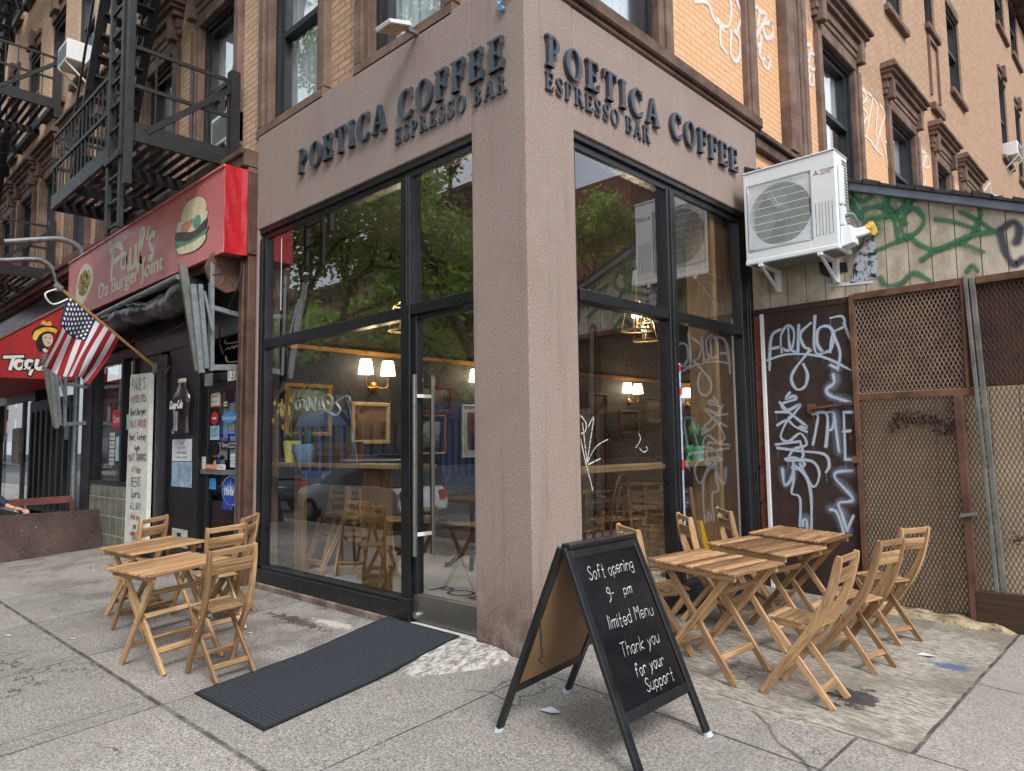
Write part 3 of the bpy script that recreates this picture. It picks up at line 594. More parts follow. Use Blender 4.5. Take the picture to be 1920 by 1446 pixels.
# white tags sprayed on the painted brick
ws = spray('white_spray', (232,230,226), .7, .8, 0)
for a_, b_ in ((0,5),(5,12),(12,18),(18,26),(26,33),(33,99)):
    s = MB(); ribbon(s, T['gw'][a_:b_], .085, FR, -.092); s.build('graffiti', ws, bld, fix=False)
s = MB(); ribbon(s, [[(21.2,5.95),(22.3,6.4),(23.2,5.9)],[(21.6,5.75),(22.8,5.9)]], .5, FR, -.088); s.build('graffiti', spray('pale_blue_spray', (150,210,226), .6, .8, .4, 20), bld, fix=False)

# storefront frames, left (glass plane y = .07) and right (glass plane x = -.07)
def fr_left():
    s = MB(); F = FL
    s.fbox(F, -4.365,-4.21, .24, 4.07, -.13, -.02); s.fbox(F, -4.33,-4.27,.24,4.07,-.03,.0)
    s.fbox(F, -1.59,-1.46, .02, 4.07, -.15, .0); s.fbox(F, -1.505,-1.49,2.86,4.07,-.02,.006)
    s.fbox(F, -4.365,-.62, 4.07, 4.2, -.16, -.05); s.fbox(F, -4.365,-.62, 4.14, 4.2, -.06, -.02)
    s.fbox(F, -4.21,-1.59, 2.75, 2.86, -.12, -.01); s.fbox(F, -1.46,-.62, 2.77, 2.87, -.12, -.01)
    s.fbox(F, -4.365,-1.59, .062, .215, -.16, .015); s.fbox(F, -4.21,-1.59, .215, .25, -.13, -.005)
    s.fbox(F, -.66,-.62, 2.87, 4.07, -.11, -.04); s.fbox(F, -.80,-.63, 2.7, 2.77, -.1, -.02)
    s.fbox(F, -1.6,-1.45,.02,.26,-.155,.02)
    return s.build('window_frame', M['frame'], bld, bevel=.006)
wf = fr_left()
def pane(fr, u0, u1, v0, v1, d, par, name='pane', mat='glass'):
    s = MB(); s.poly([fr(u0,v0,d),fr(u1,v0,d),fr(u1,v1,d),fr(u0,v1,d)]); return s.build(name, M[mat], par, fix=False)
pane(FL, -4.215,-1.585,2.85,4.075,-.07,wf); pane(FL, -4.215,-1.585,.24,2.755,-.07,wf); pane(FL, -1.465,-.655,2.86,4.075,-.07,wf)
def fr_right():
    s = MB(); F = FR
    s.fbox(F, .6,.66, .2, 4.09, -.12, -.04)
    s.fbox(F, 2.04,2.19, .2, 4.09, -.15, .0); s.fbox(F, 2.085,2.145,.2,4.09,-.02,.015)
    s.fbox(F, 3.6,3.72, -.15, 4.09, -.16, -.01); s.fbox(F, 3.72,3.85, -.15, 4.215, -.16, .0); s.fbox(F, 3.765,3.8,-.15,4.1,-.02,.012)
    s.fbox(F, .6,3.72, 4.09, 4.215, -.16, -.05); s.fbox(F, .6,3.72, 4.16, 4.215, -.06, -.02)
    s.fbox(F, .66,2.04, 2.78, 2.88, -.12, -.01); s.fbox(F, 2.19,3.6, 2.78, 2.88, -.12, -.01)
    s.fbox(F, .6,3.6, -.15, .2, -.16, .012); s.fbox(F, .6,3.6,.2,.24,-.13,-.005)
    return s.build('window_frame', M['frame'], bld, bevel=.006)
wr = fr_right()
for a, b in ((.65,2.05),(2.18,3.61)):
    pane(FR, a,b,.23,2.785,-.07,wr); pane(FR, a,b,2.875,4.095,-.07,wr)
s = MB(); ribbon(s, T['etch'], .013, FR, -.066, step=.0002); s.build('scratched_tag', spray('etched_white', (225,228,230), .3, .8, .3, 60), wr, fix=False)
s = MB(); s.fbox(FR, 2.147,2.185,.7,2.36,-.005,.004); s.build('sticker_strip', simple('pale_blue_tape', (168,184,208), .5, 0, .2, 20), wr)
rt = simple('red_tape', (206,36,46), .5)
for z, h in ((2.28,.06),(2.05,.07),(1.32,.1)): s = MB(); s.fbox(FR, 2.146,2.186,z,z+h,-.004,.007); s.build('sticker_strip', rt, wr)
# glass entrance door with long pull handles
s = MB(); s.fbox(FL, -1.455,-1.40,.3,2.76,-.11,-.03); s.fbox(FL,-1.40,-.64,2.72,2.765,-.1,-.04)
door = s.build('door', M['frame'], bld, bevel=.004)
pane(FL, -1.405,-.625,.29,2.73,-.07,door)
s = MB(); s.fbox(FL, -1.455,-.625,.07,.3,-.095,-.035); s.build('kick_plate', M['steel'], door, bevel=.004)
s = MB(); s.lathe([(0,0),(.028,0),(.028,.03),(0,.03)],(-1.40,.035,.12),16,(0,-1,0)); s.build('pivot_cap', M['bolt'], door)
for y, x in ((-.03,-1.35),(.17,-1.35)):
    s = MB(); s.bar((x,y,.63),(x,y,2.22),.038,.038); s.build('pull_handle', M['steel'], door, bevel=.008)
for z in (.82,2.03):
    s = MB(); s.bar((-1.35,-.012,z),(-1.35,.15,z),.026,.03); s.build('handle_mount', M['white'], door)
s = MB(); s.box(-1.5,-.62,-.02,.12,-.03,.058); s.build('door_sill', simple('pale_stone_sill', (190,188,182), .7, 0, .1, 9, .1), bld, bevel=.006)
# interior shell
def hexfloor():
    m = Mt('white_hex_tile'); p = m.xyz(m.co()); n = m.new('ShaderNodeTexBrick'); n.offset = .5
    m.put(n.inputs['Vector'], m.vec(p[0], p[1], 0.)); n.inputs['Scale'].default_value = 1
    n.inputs['Brick Width'].default_value = .052; n.inputs['Row Height'].default_value = .045; n.inputs['Mortar Size'].default_value = .003
    n.inputs['Color1'].default_value = (.86,.87,.88,1); n.inputs['Color2'].default_value = (.9,.91,.92,1); n.inputs['Mortar'].default_value = (.3,.3,.3,1)
    m.set(Base_Color=n.outputs[0], Roughness=.3); return m.m
s = MB(); s.box(-4.3,-.1,.14,12,.05,.13); s.build('floor', hexfloor(), bld)
s = MB(); text(s, 'POETICA', -2.12, .74, .24, lambda u, v, d=0: V3((u, v, .133)), 0, 1.75); s.build('floor_lettering', M['ink'], bld, fix=False)
def wallpaper():
    m = Mt('leaf_wallpaper'); o = m.co(); p = m.xyz(o)
    a = m.noise(o, 14, 4, .7, 2.5); b = m.vor(m.scale(o, (1,1,1)), 26, 'DISTANCE_TO_EDGE')
    lf = m.math('MULTIPLY', m.mr(a, .46, .52), m.mr(b, .03, .1))
    c = m.mix(lf, s2l((12,11,9)), s2l((64,60,42)))
    low = m.mr(p[2], 2.79, 2.80, 1, 0)
    m.set(Base_Color=m.mix(low, c, s2l((46,48,53))), Roughness=.7); return m.m
s = MB(); s.box(-4.36,-4.2,.3,12,.05,4.3); s.box(-4.2,-.3,11.9,12.1,.05,4.3); s.build('inner_wall', wallpaper(), bld)
s = MB(); s.box(-4.3,-.1,.3,12,4.28,4.4); s.build('ceiling', simple('dark_ceiling', (30,26,23), .8), bld)
s = MB(); s.box(-4.2,-4.15,.3,11.9,2.78,2.83); s.build('picture_rail', simple('gilt_moulding', (150,104,48), .4, .3), bld)
s = MB(); s.box(-4.2,-4.18,.3,11.9,.13,1.05); s.build('wainscot', simple('dark_wainscot', (44,38,34), .6, 0, .3, 5), bld)
s = MB(); s.box(-.42,-.13,3.22,3.86,.13,4.28); s.box(-.42,-.13,3.86,12,.13,4.28); s.build('wood_panel', M['plank'], bld)
s = MB(); s.box(-.44,-.12,3.14,3.22,.13,4.28); s.build('panel_edge', M['oak'], bld)
# ------------------------------------------------------------------ raised serif letters
def rect(a, b, c, d): return [[(a,c),(b,c),(b,d),(a,d)]]
def ring(cx, cy, ox, oy, ix, iy, a0, a1, n=20, ic=None):
    o = []; kx, ky = ic or (cx, cy)
    for i in range(n):
        A = [math.radians(a0+(a1-a0)*(i+k)/n) for k in (0, 1)]
        o.append([(cx+ox*math.cos(A[0]), cy+oy*math.sin(A[0])), (cx+ox*math.cos(A[1]), cy+oy*math.sin(A[1])), (kx+ix*math.cos(A[1]), ky+iy*math.sin(A[1])), (kx+ix*math.cos(A[0]), ky+iy*math.sin(A[0]))])
    return o
SW = [.185]
def stem(x, w=None, lo=True, hi=True, e=.075):
    w = w or SW[0]
    p = [rect(x, x+w, 0, 1)]
    if lo: p += [rect(x-e, x+w+e, 0, .07), [[(x-.03,.07),(x+w+.03,.07),(x+w,.13),(x,.13)]]]
    if hi: p += [rect(x-e, x+w+e, .93, 1), [[(x,.87),(x+w,.87),(x+w+.03,.93),(x-.03,.93)]]]
    return p
def sstroke(pts, ws):
    P = crom([(a, b, w) for (a, b), w in zip(pts, ws)], 6); o = []; S = []
    for i, (x, y, w) in enumerate(P):
        a, b = P[max(i-1,0)], P[min(i+1,len(P)-1)]; dx, dy = b[0]-a[0], b[1]-a[1]; L = math.hypot(dx, dy)
        S.append(((x-dy/L*w/2, y+dx/L*w/2), (x+dy/L*w/2, y-dx/L*w/2)))
    for a, b in zip(S, S[1:]): o.append([a[0], b[0], b[1], a[1]])
    return o
def serif(ch):
    x = .08
    bowl = lambda cy, oy, w=.3, cx=.26: [rect(cx, cx+.02, cy+oy-.08, cy+oy), rect(cx, cx+.02, cy-oy, cy-oy+.08), ring(cx+.02, cy, w, oy, w-.165, oy-.07, -90, 90)]
    if ch == 'I': return stem(x), .36
    if ch == 'P': return stem(x)+bowl(.72,.28), .68
    if ch == 'R': return stem(x)+bowl(.73,.27,.28)+[[[(.3,.5),(.47,.5),(.72,.07),(.5,.07)]], rect(.5,.78,0,.07)], .78
    if ch == 'B': return stem(x)+bowl(.75,.25,.26)+bowl(.27,.27,.32), .68
    if ch in 'EF':
        p = stem(x)+[rect(.28,.56,.92,1), [[(.5,1),(.6,1),(.6,.74),(.565,.74)]], rect(.28,.46,.47,.55), [[(.44,.38),(.5,.36),(.5,.66),(.44,.64)]]]
        if ch == 'E': p += [rect(.28,.58,0,.08), [[(.5,0),(.6,0),(.65,.28),(.61,.28)]]]
        return p, .7 if ch == 'E' else .64
    if ch == 'T': return stem(.26, .2, True, False)+[rect(.02,.7,.92,1), [[(.0,1),(.09,1),(.04,.72),(.0,.72)]], [[(.63,1),(.72,1),(.72,.72),(.68,.72)]]], .74
    if ch == 'A': return [[[(.36,1),(.5,1),(.78,.07),(.56,.07)]], [[(.36,1),(.43,.98),(.17,.07),(.08,.07)]], rect(.2,.62,.3,.38), rect(.0,.27,0,.07), rect(.5,.84,0,.07)], .84
    if ch == 'O': return [ring(.42,.5,.4,.52,.225,.46,0,360,36)], .84
    if ch == 'C': return [ring(.44,.5,.42,.52,.22,.44,48,312,28,(.46,.5)), [[(.66,.97),(.74,1),(.74,.66),(.69,.66)]], [[(.62,.03),(.67,.0),(.76,.22),(.72,.25)]]], .8
    if ch == 'S': return [sstroke([(.5,.86),(.38,.965),(.24,.96),(.13,.8),(.22,.62),(.4,.47),(.5,.28),(.4,.07),(.24,.035),(.08,.16)], [.05,.07,.1,.17,.2,.21,.18,.11,.07,.06]), [[(.49,1),(.55,1),(.55,.68),(.51,.68)]], [[(.04,.0),(.1,.0),(.09,.33),(.04,.33)]]], .62
    return [], .36
def sign_letters(txt, fr, u0, u1, v0, h, d0, dep, par):
    G = [serif(c) for c in txt]; nat = sum(w for _, w in G)*h; tr = (u1-u0-nat)/(len(txt)-1); u = u0
    for ch, (g, w) in zip(txt, G):
        if g:
            s = MB()
            for pi, piece in enumerate(g):
                for q in piece: s.prism([(u+a*h, v0+b*h) for a, b in q], fr, d0, d0+dep+.0007*pi)
            s.build('letter', M['letter'], par)
            # pegs
        u += w*h+tr
t = thing('raised_sign', 'raised dark serif letters over the coffee shop door, on the shadier left wall', 'sign', (-1.8,0,4.6))
sign_letters('POETICA COFFEE', FL, -3.385, -.185, 4.6, .272, .008, .036, t)
SW[0] = .16; sign_letters('ESPRESSO BAR', FL, -1.65, -.185, 4.405, .15, .006, .016, t); SW[0] = .185
t = thing('raised_sign', 'raised dark serif letters on the brighter right wall, above the window beside the white unit', 'sign', (0,1.9,4.6))
sign_letters('POETICA COFFEE', FR, .225, 3.545, 4.628, .265, .008, .036, t)
SW[0] = .16; sign_letters('ESPRESSO BAR', FR, .225, 1.745, 4.436, .15, .006, .016, t); SW[0] = .185

# floodlight and loose cable on the stucco parapet
t = thing('floodlight', 'small white floodlight tilted down on the parapet below the left windows', 'floodlight', (-1.36,-.06,5.385))
s = MB(); s.bar((-1.33,.02,5.37),(-1.33,-.14,5.36),.04,.03); s.build('bracket', M['galv'], t)
s = MB(); s.hexa([(-1.47,-.36,5.29),(-1.25,-.36,5.29),(-1.25,-.12,5.36),(-1.47,-.12,5.36),(-1.47,-.375,5.325),(-1.25,-.375,5.325),(-1.25,-.135,5.40),(-1.47,-.135,5.40)]); hb = s.build('lamp_housing', M['acwhite'], t, bevel=.006)
s = MB(); s.hexa([(-1.45,-.345,5.286),(-1.27,-.345,5.286),(-1.27,-.14,5.346),(-1.45,-.14,5.346),(-1.45,-.345,5.291),(-1.27,-.345,5.291),(-1.27,-.14,5.353),(-1.45,-.14,5.353)]); s.build('lens', simple('amber_lens', (190,150,90), .3), hb)
s = MB(); s.tube(crom([(.0,-.02,5.39),(-.08,-.03,5.26),(-.18,-.03,5.17),(-.25,-.02,5.12),(-.2,-.02,5.09),(-.27,-.02,5.18)],6), .012, 6)
tag(s.build('loose_cable', simple('blue_cable', (110,160,205), .4), smooth=True), 'loose loop of blue cable dangling at the top corner of the stucco wall', 'cable')

# ------------------------------------------------------------------ neighbouring tenement with two shops
ten = thing('tenement', 'tan brick tenement behind the fire escapes, with a burger shop and a taqueria below', 'building', (-12,0,0))
TW = [-5.82-2.1*k for k in range(9)]
TH = [(u-.565, u+.565, z-.015, z+2.165) for u in TW for z in ROWZ]
s = MB(); holes_wall(s, FL, -24, -4.44, 5.2, 17, TH, -.5, -.1); s.build('brick_wall', M['brick_tenement'], ten)
for u in TW:
    for k, z in enumerate(ROWZ): window(FL, u, 1.1, z, 2.15, ten, style='hood' if k == 0 else ('hood' if u > -9 else 'keyed'), blind=random.choice((1,.5,.8)))
s = MB(); s.box(-24,-4.44,-.4,-.1,17,17.6); s.box(-24,-4.44,-.1,10,16.9,17.02); s.build('roof', M['cornice'], ten)
s = MB(); s.box(-24,-4.44,-.16,.3,4.98,5.2); s.box(-24,-4.44,-.1,.3,4.9,4.98); s.box(-24,-4.44,-.2,-.16,5.12,5.2); s.build('cornice', M['cornice'], ten, bevel=.012)
s = MB(); s.box(-4.7,-4.45,-.08,.3,-.1,3.9); s.box(-4.62,-4.53,-.11,-.08,-.1,3.9); s.box(-4.7,-4.43,-.1,.3,3.9,4.9); s.build('pier', simple('rust_brown_pier', (84,60,50), .6, .1, .5, 3, .2, 20), ten, bevel=.01)
s = MB(); s.box(-4.78,-4.7,-.05,.02,-.1,2.5); s.box(-4.76,-4.7,-.045,.02,2.55,3.5); s.build('door_post', M['galv'], ten, bevel=.004)
# black shopfront
s = MB()
s.box(-6.98,-6.05,-.02,.2,-.1,3.0); s.box(-7.36,-6.98,-.06,.2,-.1,2.95); s.box(-8.42,-7.36,-.0,.2,-.1,3.0); s.box(-8.42,-8.3,-.05,.1,1.0,3.0)
s.box(-10.42,-8.42,-.04,.2,1.0,1.075); s.box(-10.9,-10.42,-.05,.2,-.1,3.6); s.box(-8.98,-8.88,-.03,.1,1.075,3.1)
s.box(-10.42,-8.42,-.03,.2,3.05,3.2); s.box(-11.4,-4.7,-.0,.3,3.3,4.9); s.box(-8.42,-4.7,-.02,.2,3.0,3.3); s.box(-6.05,-5.95,-.02,.2,-.1,3.0)
s.box(-5.95,-4.78,.02,.2,2.45,2.56)
s.build('shop_front', M['black'], ten, bevel=.008)
# greenish tile bulkhead
def tiles():
    m = Mt('greenish_tile'); p = m.xyz(m.co()); n = m.new('ShaderNodeTexBrick'); n.offset = 0
    m.put(n.inputs['Vector'], m.vec(m.math('ADD', p[0], 12), m.math('ADD', p[2], .1), 0.)); n.inputs['Scale'].default_value = 1
    n.inputs['Brick Width'].default_value = .3; n.inputs['Row Height'].default_value = .3; n.inputs['Mortar Size'].default_value = .009
    n.inputs['Color1'].default_value = (*s2l((112,118,104)), 1); n.inputs['Color2'].default_value = (*s2l((138,142,124)), 1); n.inputs['Mortar'].default_value = (*s2l((196,192,176)), 1)
    g = m.noise(m.scale(m.co(), (3,3,9)), 2, 4)
    m.set(Base_Color=m.mix(m.mr(g, .35, .7, 0, .35), n.outputs[0], s2l((84,88,78))), Roughness=.25); return m.m
s = MB(); s.box(-10.42,-8.42,-.03,.2,-.1,1.0); s.build('tiled_bulkhead', tiles(), ten)
s = MB(); s.box(-10.4,-4.8,1.6,1.65,-.1,3.3); s.box(-10.4,-4.8,.25,1.6,3.3,3.35); s.build('room_backing', M['room'], ten)
# window of the burger shop
s = MB(); s.fbox(FL, -10.42,-10.36,1.075,3.05,-.1,.02); s.fbox(FL,-8.48,-8.42,1.075,3.05,-.1,.02)
w_ = s.build('window', M['frame'], ten, bevel=.005)
pane(FL, -10.36,-8.98,1.075,3.05,-.05,w_,mat='darkglass'); pane(FL, -8.88,-8.48,1.075,3.05,-.05,w_,mat='darkglass')
def card(name, u0, u1, v0, v1, fr, d, mat, par, txt=(), th=.004, tm='ink', bev=0):
    s = MB(); s.fbox(fr, u0, u1, v0, v1, d, d+th); o = s.build(name, mat, par, bevel=bev)
    if txt:
        s = MB()
        for line in txt:
            (tx, cu, cv, ch) = line[:4]; wd = line[4] if len(line) > 4 else None
            text(s, tx, cu, cv, ch, fr, d+th+.0015, wd)
        s.build('lettering', M[tm] if isinstance(tm, str) else tm, o, fix=False)
    return o
M['orange'] = simple('orange_sticker', (214,104,58), .5); M['bluest'] = simple('blue_sticker', (58,140,206), .5); M['navy'] = simple('navy_sticker', (26,40,120), .5)
M['redst'] = simple('red_sticker', (196,44,52), .5); M['tan'] = simple('tan_card', (190,140,84), .6); M['palebl'] = simple('pale_blue_card', (168,200,214), .6)
card('sticker', -9.55,-9.15,1.95,2.25,FL,-.04,M['redst'],w_,[('Open',-9.5,2.04,.12,.3)],tm='white')
for k in range(4): card('notice', -9.66,-9.42,1.33+.14*k,1.45+.14*k,FL,-.04,M['paper'],w_,[('MENU',-9.63,1.37+.14*k,.04,.18)])
card('notice', -9.36,-9.18,1.4,1.8,FL,-.04,M['palebl'],w_); card('notice', -8.8,-8.7,1.1,1.5,FL,-.045,simple('pale_green_card',(150,170,140)),w_); card('notice', -8.83,-8.74,1.9,2.15,FL,-.028,M['palebl'],w_)
s = MB(); text(s,'HOT TEA',-9.95,1.28,.07,FL,-.045,.42); text(s,'MILKSHAKES',-9.98,1.16,.07,FL,-.045,.62); s.build('lettering', M['paper'], w_, fix=False)
s = MB(); s.tube(crom([FL(-9.62+.02*i, 2.45+.1*math.sin(i*1.7), .02-.1) for i in range(24)],3), .012, 5); s.build('neon_tube', simple('green_neon_tube',(70,96,40),.3), w_)
# door with stickers
s = MB(); F = FL
s.fbox(F,-5.95,-5.78,-.02,2.45,-.12,-.04); s.fbox(F,-4.9,-4.78,-.02,2.45,-.12,-.04); s.fbox(F,-5.78,-4.9,2.32,2.45,-.12,-.04); s.fbox(F,-5.78,-4.9,-.02,.2,-.12,-.04)
dr = s.build('shop_door', M['frame'], ten, bevel=.006)
s = MB(); s.fbox(F,-5.95,-4.78,1.255,1.315,-.1,-.02); s.build('push_bar', M['galv'], dr, bevel=.004)
pane(FL,-5.78,-4.9,.2,1.27,-.08,dr,mat='darkglass'); pane(FL,-5.78,-4.9,1.3,2.32,-.08,dr,mat='darkglass')
def disc(s, cx, cy, rx, ry, d, dep=.003, n=28, fr=FL): s.prism([(cx+rx*math.cos(2*PI*i/n), cy+ry*math.sin(2*PI*i/n)) for i in range(n)], fr, d, d+dep)
D = -.072
card('sticker',-5.78,-5.47,2.13,2.32,FL,D,M['tan'],dr); card('sticker',-5.74,-5.52,2.15,2.3,FL,D+.003,M['paper'],dr,[('PERMIT',-5.72,2.25,.03,.17),('license no',-5.72,2.19,.025,.17)])
s = MB(); disc(s,-5.65,1.98,.115,.085,D); st = s.build('sticker',M['redst'],dr)
s = MB(); disc(s,-5.65,1.98,.06,.015,D+.004); s.build('emblem',M['white'],st) if False else s.build('sticker',M['white'],dr)
card('sticker',-5.42,-5.24,2.1,2.2,FL,D,M['navy'],dr); s = MB(); s.fbox(FL,-5.38,-5.28,2.125,2.145,D+.004,D+.006); s.fbox(FL,-5.38,-5.28,2.16,2.18,D+.004,D+.006); s.build('sticker',simple('yellow_print',(240,214,60)),dr)
s = MB(); s.prism([(-5.42,1.94),(-5.2,1.9),(-5.0,1.94),(-4.98,2.0),(-5.2,2.05),(-5.44,2.0)],FL,D,D+.004); s.build('sticker',M['bluest'],dr)
s = MB(); text(s,'delivery.com',-5.4,1.95,.05,FL,D+.006,.38); s.build('sticker',M['white'],dr,fix=False)
card('sticker',-5.77,-5.5,1.7,1.88,FL,D,M['palebl'],dr,[('FIND OUR',-5.75,1.83,.03,.2),('LATEST',-5.75,1.79,.03,.15),('ONLINE AT',-5.75,1.74,.035,.23)])
for a in ((-5.42,-5.3,1.72,2.1),(-5.28,-5.1,1.77,2.16),(-5.52,-5.3,1.44,1.66),(-5.22,-5.05,1.44,1.74),(-5.55,-5.37,1.28,1.5)): card('notice',*a,FL,-.09,M['paper'],dr)
card('sticker',-5.48,-5.3,1.56,1.72,FL,-.088,M['orange'],dr)
card('sticker',-5.44,-4.99,1.58,1.68,FL,D,M['black'],dr,[('Sorry',-5.4,1.605,.055,.17),('No Public',-5.21,1.635,.03,.19),('Restroom',-5.21,1.595,.03,.17)],tm='white')
s = MB(); disc(s,-5.65,1.58,.12,.085,D); s.build('sticker',M['black'],dr)
card('notice',-5.16,-4.92,1.35,1.52,FL,D,M['paper'],dr,[('will be back',-5.14,1.47,.02,.19),('at the window',-5.14,1.43,.02,.2),('at 5 pm',-5.14,1.39,.02,.13)])
s = MB(); disc(s,-5.58,1.38,.085,.06,D); s.build('sticker',simple('yellow_badge',(232,188,60)),dr)
s = MB(); disc(s,-5.52,1.42,.06,.04,D+.004); s.build('sticker',M['navy'],dr)
card('sticker',-5.77,-5.4,1.32,1.385,FL,-.015,M['orange'],dr,[('ENTRANCE',-5.75,1.335,.04,.33)],tm='white')
card('sticker',-5.4,-5.18,1.32,1.385,FL,-.015,M['white'],dr,[('PULL',-5.37,1.335,.04,.16)])
card('sticker',-5.93,-5.82,1.32,1.48,FL,-.038,M['white'],dr)
s = MB()
for k, ch in enumerate('PULL'): text(s, ch, -5.9, 1.435-.035*k, .028, FL, -.032, .04)
s.build('sticker', M['ink'], dr, fix=False)
card('sticker',-5.77,-5.57,1.06,1.2,FL,D,M['bluest'],dr)
s = MB(); disc(s,-5.14,1.06,.25,.185,D); s.build('sticker',M['white'],dr)
s = MB(); disc(s,-5.14,1.06,.235,.172,D+.004); st = s.build('sticker',simple('royal_blue_sticker',(34,76,170),.4),dr)
s = MB(); 
for k in range(11):
    x = -5.33+.037*k; hgt = (.03,.06,.05,.09,.07,.13,.06,.08,.05,.07,.03)[k]; s.fbox(FL,x,x+.022,1.06,1.06+hgt,D+.006,D+.008)
s.build('sticker',simple('skyline_print',(150,180,225)),dr)
for (cx, cy, h, d2, mm) in ((-5.3,1.01,.09,D+.01,'white'),(-5.36,.83,.1,D+.003,None)):
    stx, _ = write('Mets', cx, cy, h, 1.2, .25); s = MB(); ribbon(s, stx, .022, FL, d2, step=.0002, smooth=False)
    s.build('sticker', M['white'] if mm else simple('blue_script',(70,92,205),.4), dr, fix=False)
# number plate, transom window with unlit burger neon
tag(card('number_plate',-5.05,-4.79,2.42,2.57,FL,.03,M['white'],None,[('131',-5.02,2.44,.11,.2)],th=.006),'white house number plate reading 131 over the stickered door','number plate')
tag(card('blank_plate',-5.72,-5.5,2.4,2.56,FL,.03,simple('dull_plate',(126,130,122)),None,th=.01),'small blank grey box above the stickered door','box')
neon = thing('neon_sign','unlit neon tube sign shaped like a burger in the dark transom','neon sign',(-5.1,.1,3.0))
s = MB(); s.tube(crom([(-5.1+.33*math.cos(a),.1,2.98+.28*math.sin(a)) for a in [PI*k/10 for k in range(11)]]+[(-5.43,.1,2.95),(-5.1,.1,2.93),(-4.8,.1,2.97)],3),.012,6)
s.tube(crom([(-5.42+.06*k,.1,2.86+.03*(k%2)) for k in range(11)],3),.01,6); s.tube(crom([(-5.42,.1,2.78),(-5.36,.1,2.7),(-5.1,.1,2.68),(-4.86,.1,2.7),(-4.8,.1,2.78)],4),.012,6)
s.build('tube', simple('unlit_neon',(140,130,100),.3), neon, smooth=True)
# hand painted menu board
def board():
    t = thing('menu_board','tall white board with hand painted menu lines beside the burger shop window','menu board',(-7.88,-.05,.1))
    s = MB(); s.hexa([(-8.33,-.12,.1),(-7.43,-.12,.1),(-7.43,-.06,.1),(-8.33,-.06,.1),(-8.27,-.12,2.74),(-7.43,-.12,2.71),(-7.43,-.06,2.71),(-8.27,-.06,2.74)])
    s.build('board', simple('chipped_white_board',(212,212,204),.6,0,.12,5), t, bevel=.004)
    L = [("PAUL'S",2.49,.17,0),('VOTED NYCs',2.3,.1,1),('Best Burger!',2.11,.1,0),('HALF POUND',1.92,.11,1),('Beef, Turkey',1.73,.1,0),('Veggie',1.58,.07,1),('MANY TOPPINGS',1.42,.1,0),('of Many',1.25,.09,1),('BEERS',1.04,.13,0),('Sports',.87,.11,0),('ALL DAY',.7,.1,0),('What are',.55,.08,1),('you',.42,.08,0),('waiting for',.31,.07,1),('???',.18,.1,0)]
    b = MB(); r = MB()
    for tx, v, h, c in L:
        st, x = write(tx, 0, 0, h, 1.0, .05, .08); k = min(1., .78/x) ; off = -8.26+(.8-x*k)*.45
        st = [[(off+p[0]*k, v+p[1]) for p in q] for q in st]
        ribbon(r if c else b, st, .013, FL, .123, step=.0001, smooth=False)
    b.build('lettering', simple('black_brush_paint',(38,34,38),.7), t, fix=False); r.build('lettering', simple('red_brush_paint',(150,48,56),.7), t, fix=False)
board()
# bottle shaped sign
t = thing('bottle_sign','embossed soda bottle sign with green neck on the black shop wall','bottle sign',(-6.46,-.03,1.78))
pr = [(.0,.0),(.25,.0),(.26,.04),(.22,.1),(.225,.3),(.27,.42),(.26,.5),(.16,.62),(.105,.7),(.1,.72)]
def half(s, pr, cx, z0, flat=.35):
    P = [(cx+a*1.0, z0+b) for a, b in pr]; 
    for (r0,z_0),(r1,z_1) in zip(pr, pr[1:]):
        for k in range(12):
            a0, a1 = PI*k/12, PI*(k+1)/12
            fl = lambda r, a: 1+.06*math.cos(a*12)
            s.poly([(cx-r0*math.cos(a0),-.03-r0*math.sin(a0)*flat*fl(r0,a0),z0+z_0),(cx-r0*math.cos(a1),-.03-r0*math.sin(a1)*flat*fl(r0,a1),z0+z_0),(cx-r1*math.cos(a1),-.03-r1*math.sin(a1)*flat*fl(r1,a1),z0+z_1),(cx-r1*math.cos(a0),-.03-r1*math.sin(a0)*flat*fl(r1,a0),z0+z_1)])
s = MB(); half(s, pr, -6.46, 1.79); s.build('bottle', simple('dark_cola_enamel',(44,36,36),.2), t, smooth=True)
s = MB(); half(s, [(.1,.0),(.1,.12),(.115,.14)], -6.46, 2.36); s.build('neck', simple('green_enamel',(40,104,76),.3), t, smooth=True)
s = MB(); half(s, [(.12,0),(.13,.02),(.12,.05),(0,.06)], -6.46, 2.5); s.build('cap', simple('pale_cap',(196,190,172)), t, smooth=True)
st, x = write('Coca-Cola', 0, 0, .1, 1., .25); st = [[(-6.62+p[0]*.44/x, 2.14+p[1]) for p in q] for q in st]
s = MB(); ribbon(s, st, .022, FL, .135, step=.0001, smooth=False); s.build('lettering', M['white'], t, fix=False)
s = MB(); s.fbox(FL,-6.5,-6.4,1.83,2.1,.11,.125); s.build('thermometer', simple('grey_label',(130,128,124)), t)
tag(card('notice',-6.78,-6.12,1.42,1.72,FL,.023,M['paper'],None,[('FOOD',-6.52,1.64,.04,.14),('DELIVERY',-6.6,1.58,.04,.3),('AVAILABLE',-6.62,1.52,.04,.34),('call the counter',-6.66,1.46,.03,.42)]),'white food delivery notice taped below the bottle sign','notice')
tag(card('poster',-6.78,-6.1,1.07,1.41,FL,.023,simple('torn_blue_poster',(140,164,184),.7,0,.35,7),None),'torn blue and grey poster below the food delivery notice','poster')
o = card('notice',-6.72,-6.2,.26,.5,FL,.023,simple('steel_plate',(176,180,178),.5),None); tag(o,'pale metal notice with a black telephone symbol low on the black shop wall','notice')
s = MB(); s.fbox(FL,-6.53,-6.4,.29,.45,.029,.033); s.build('symbol', M['ink'], o)
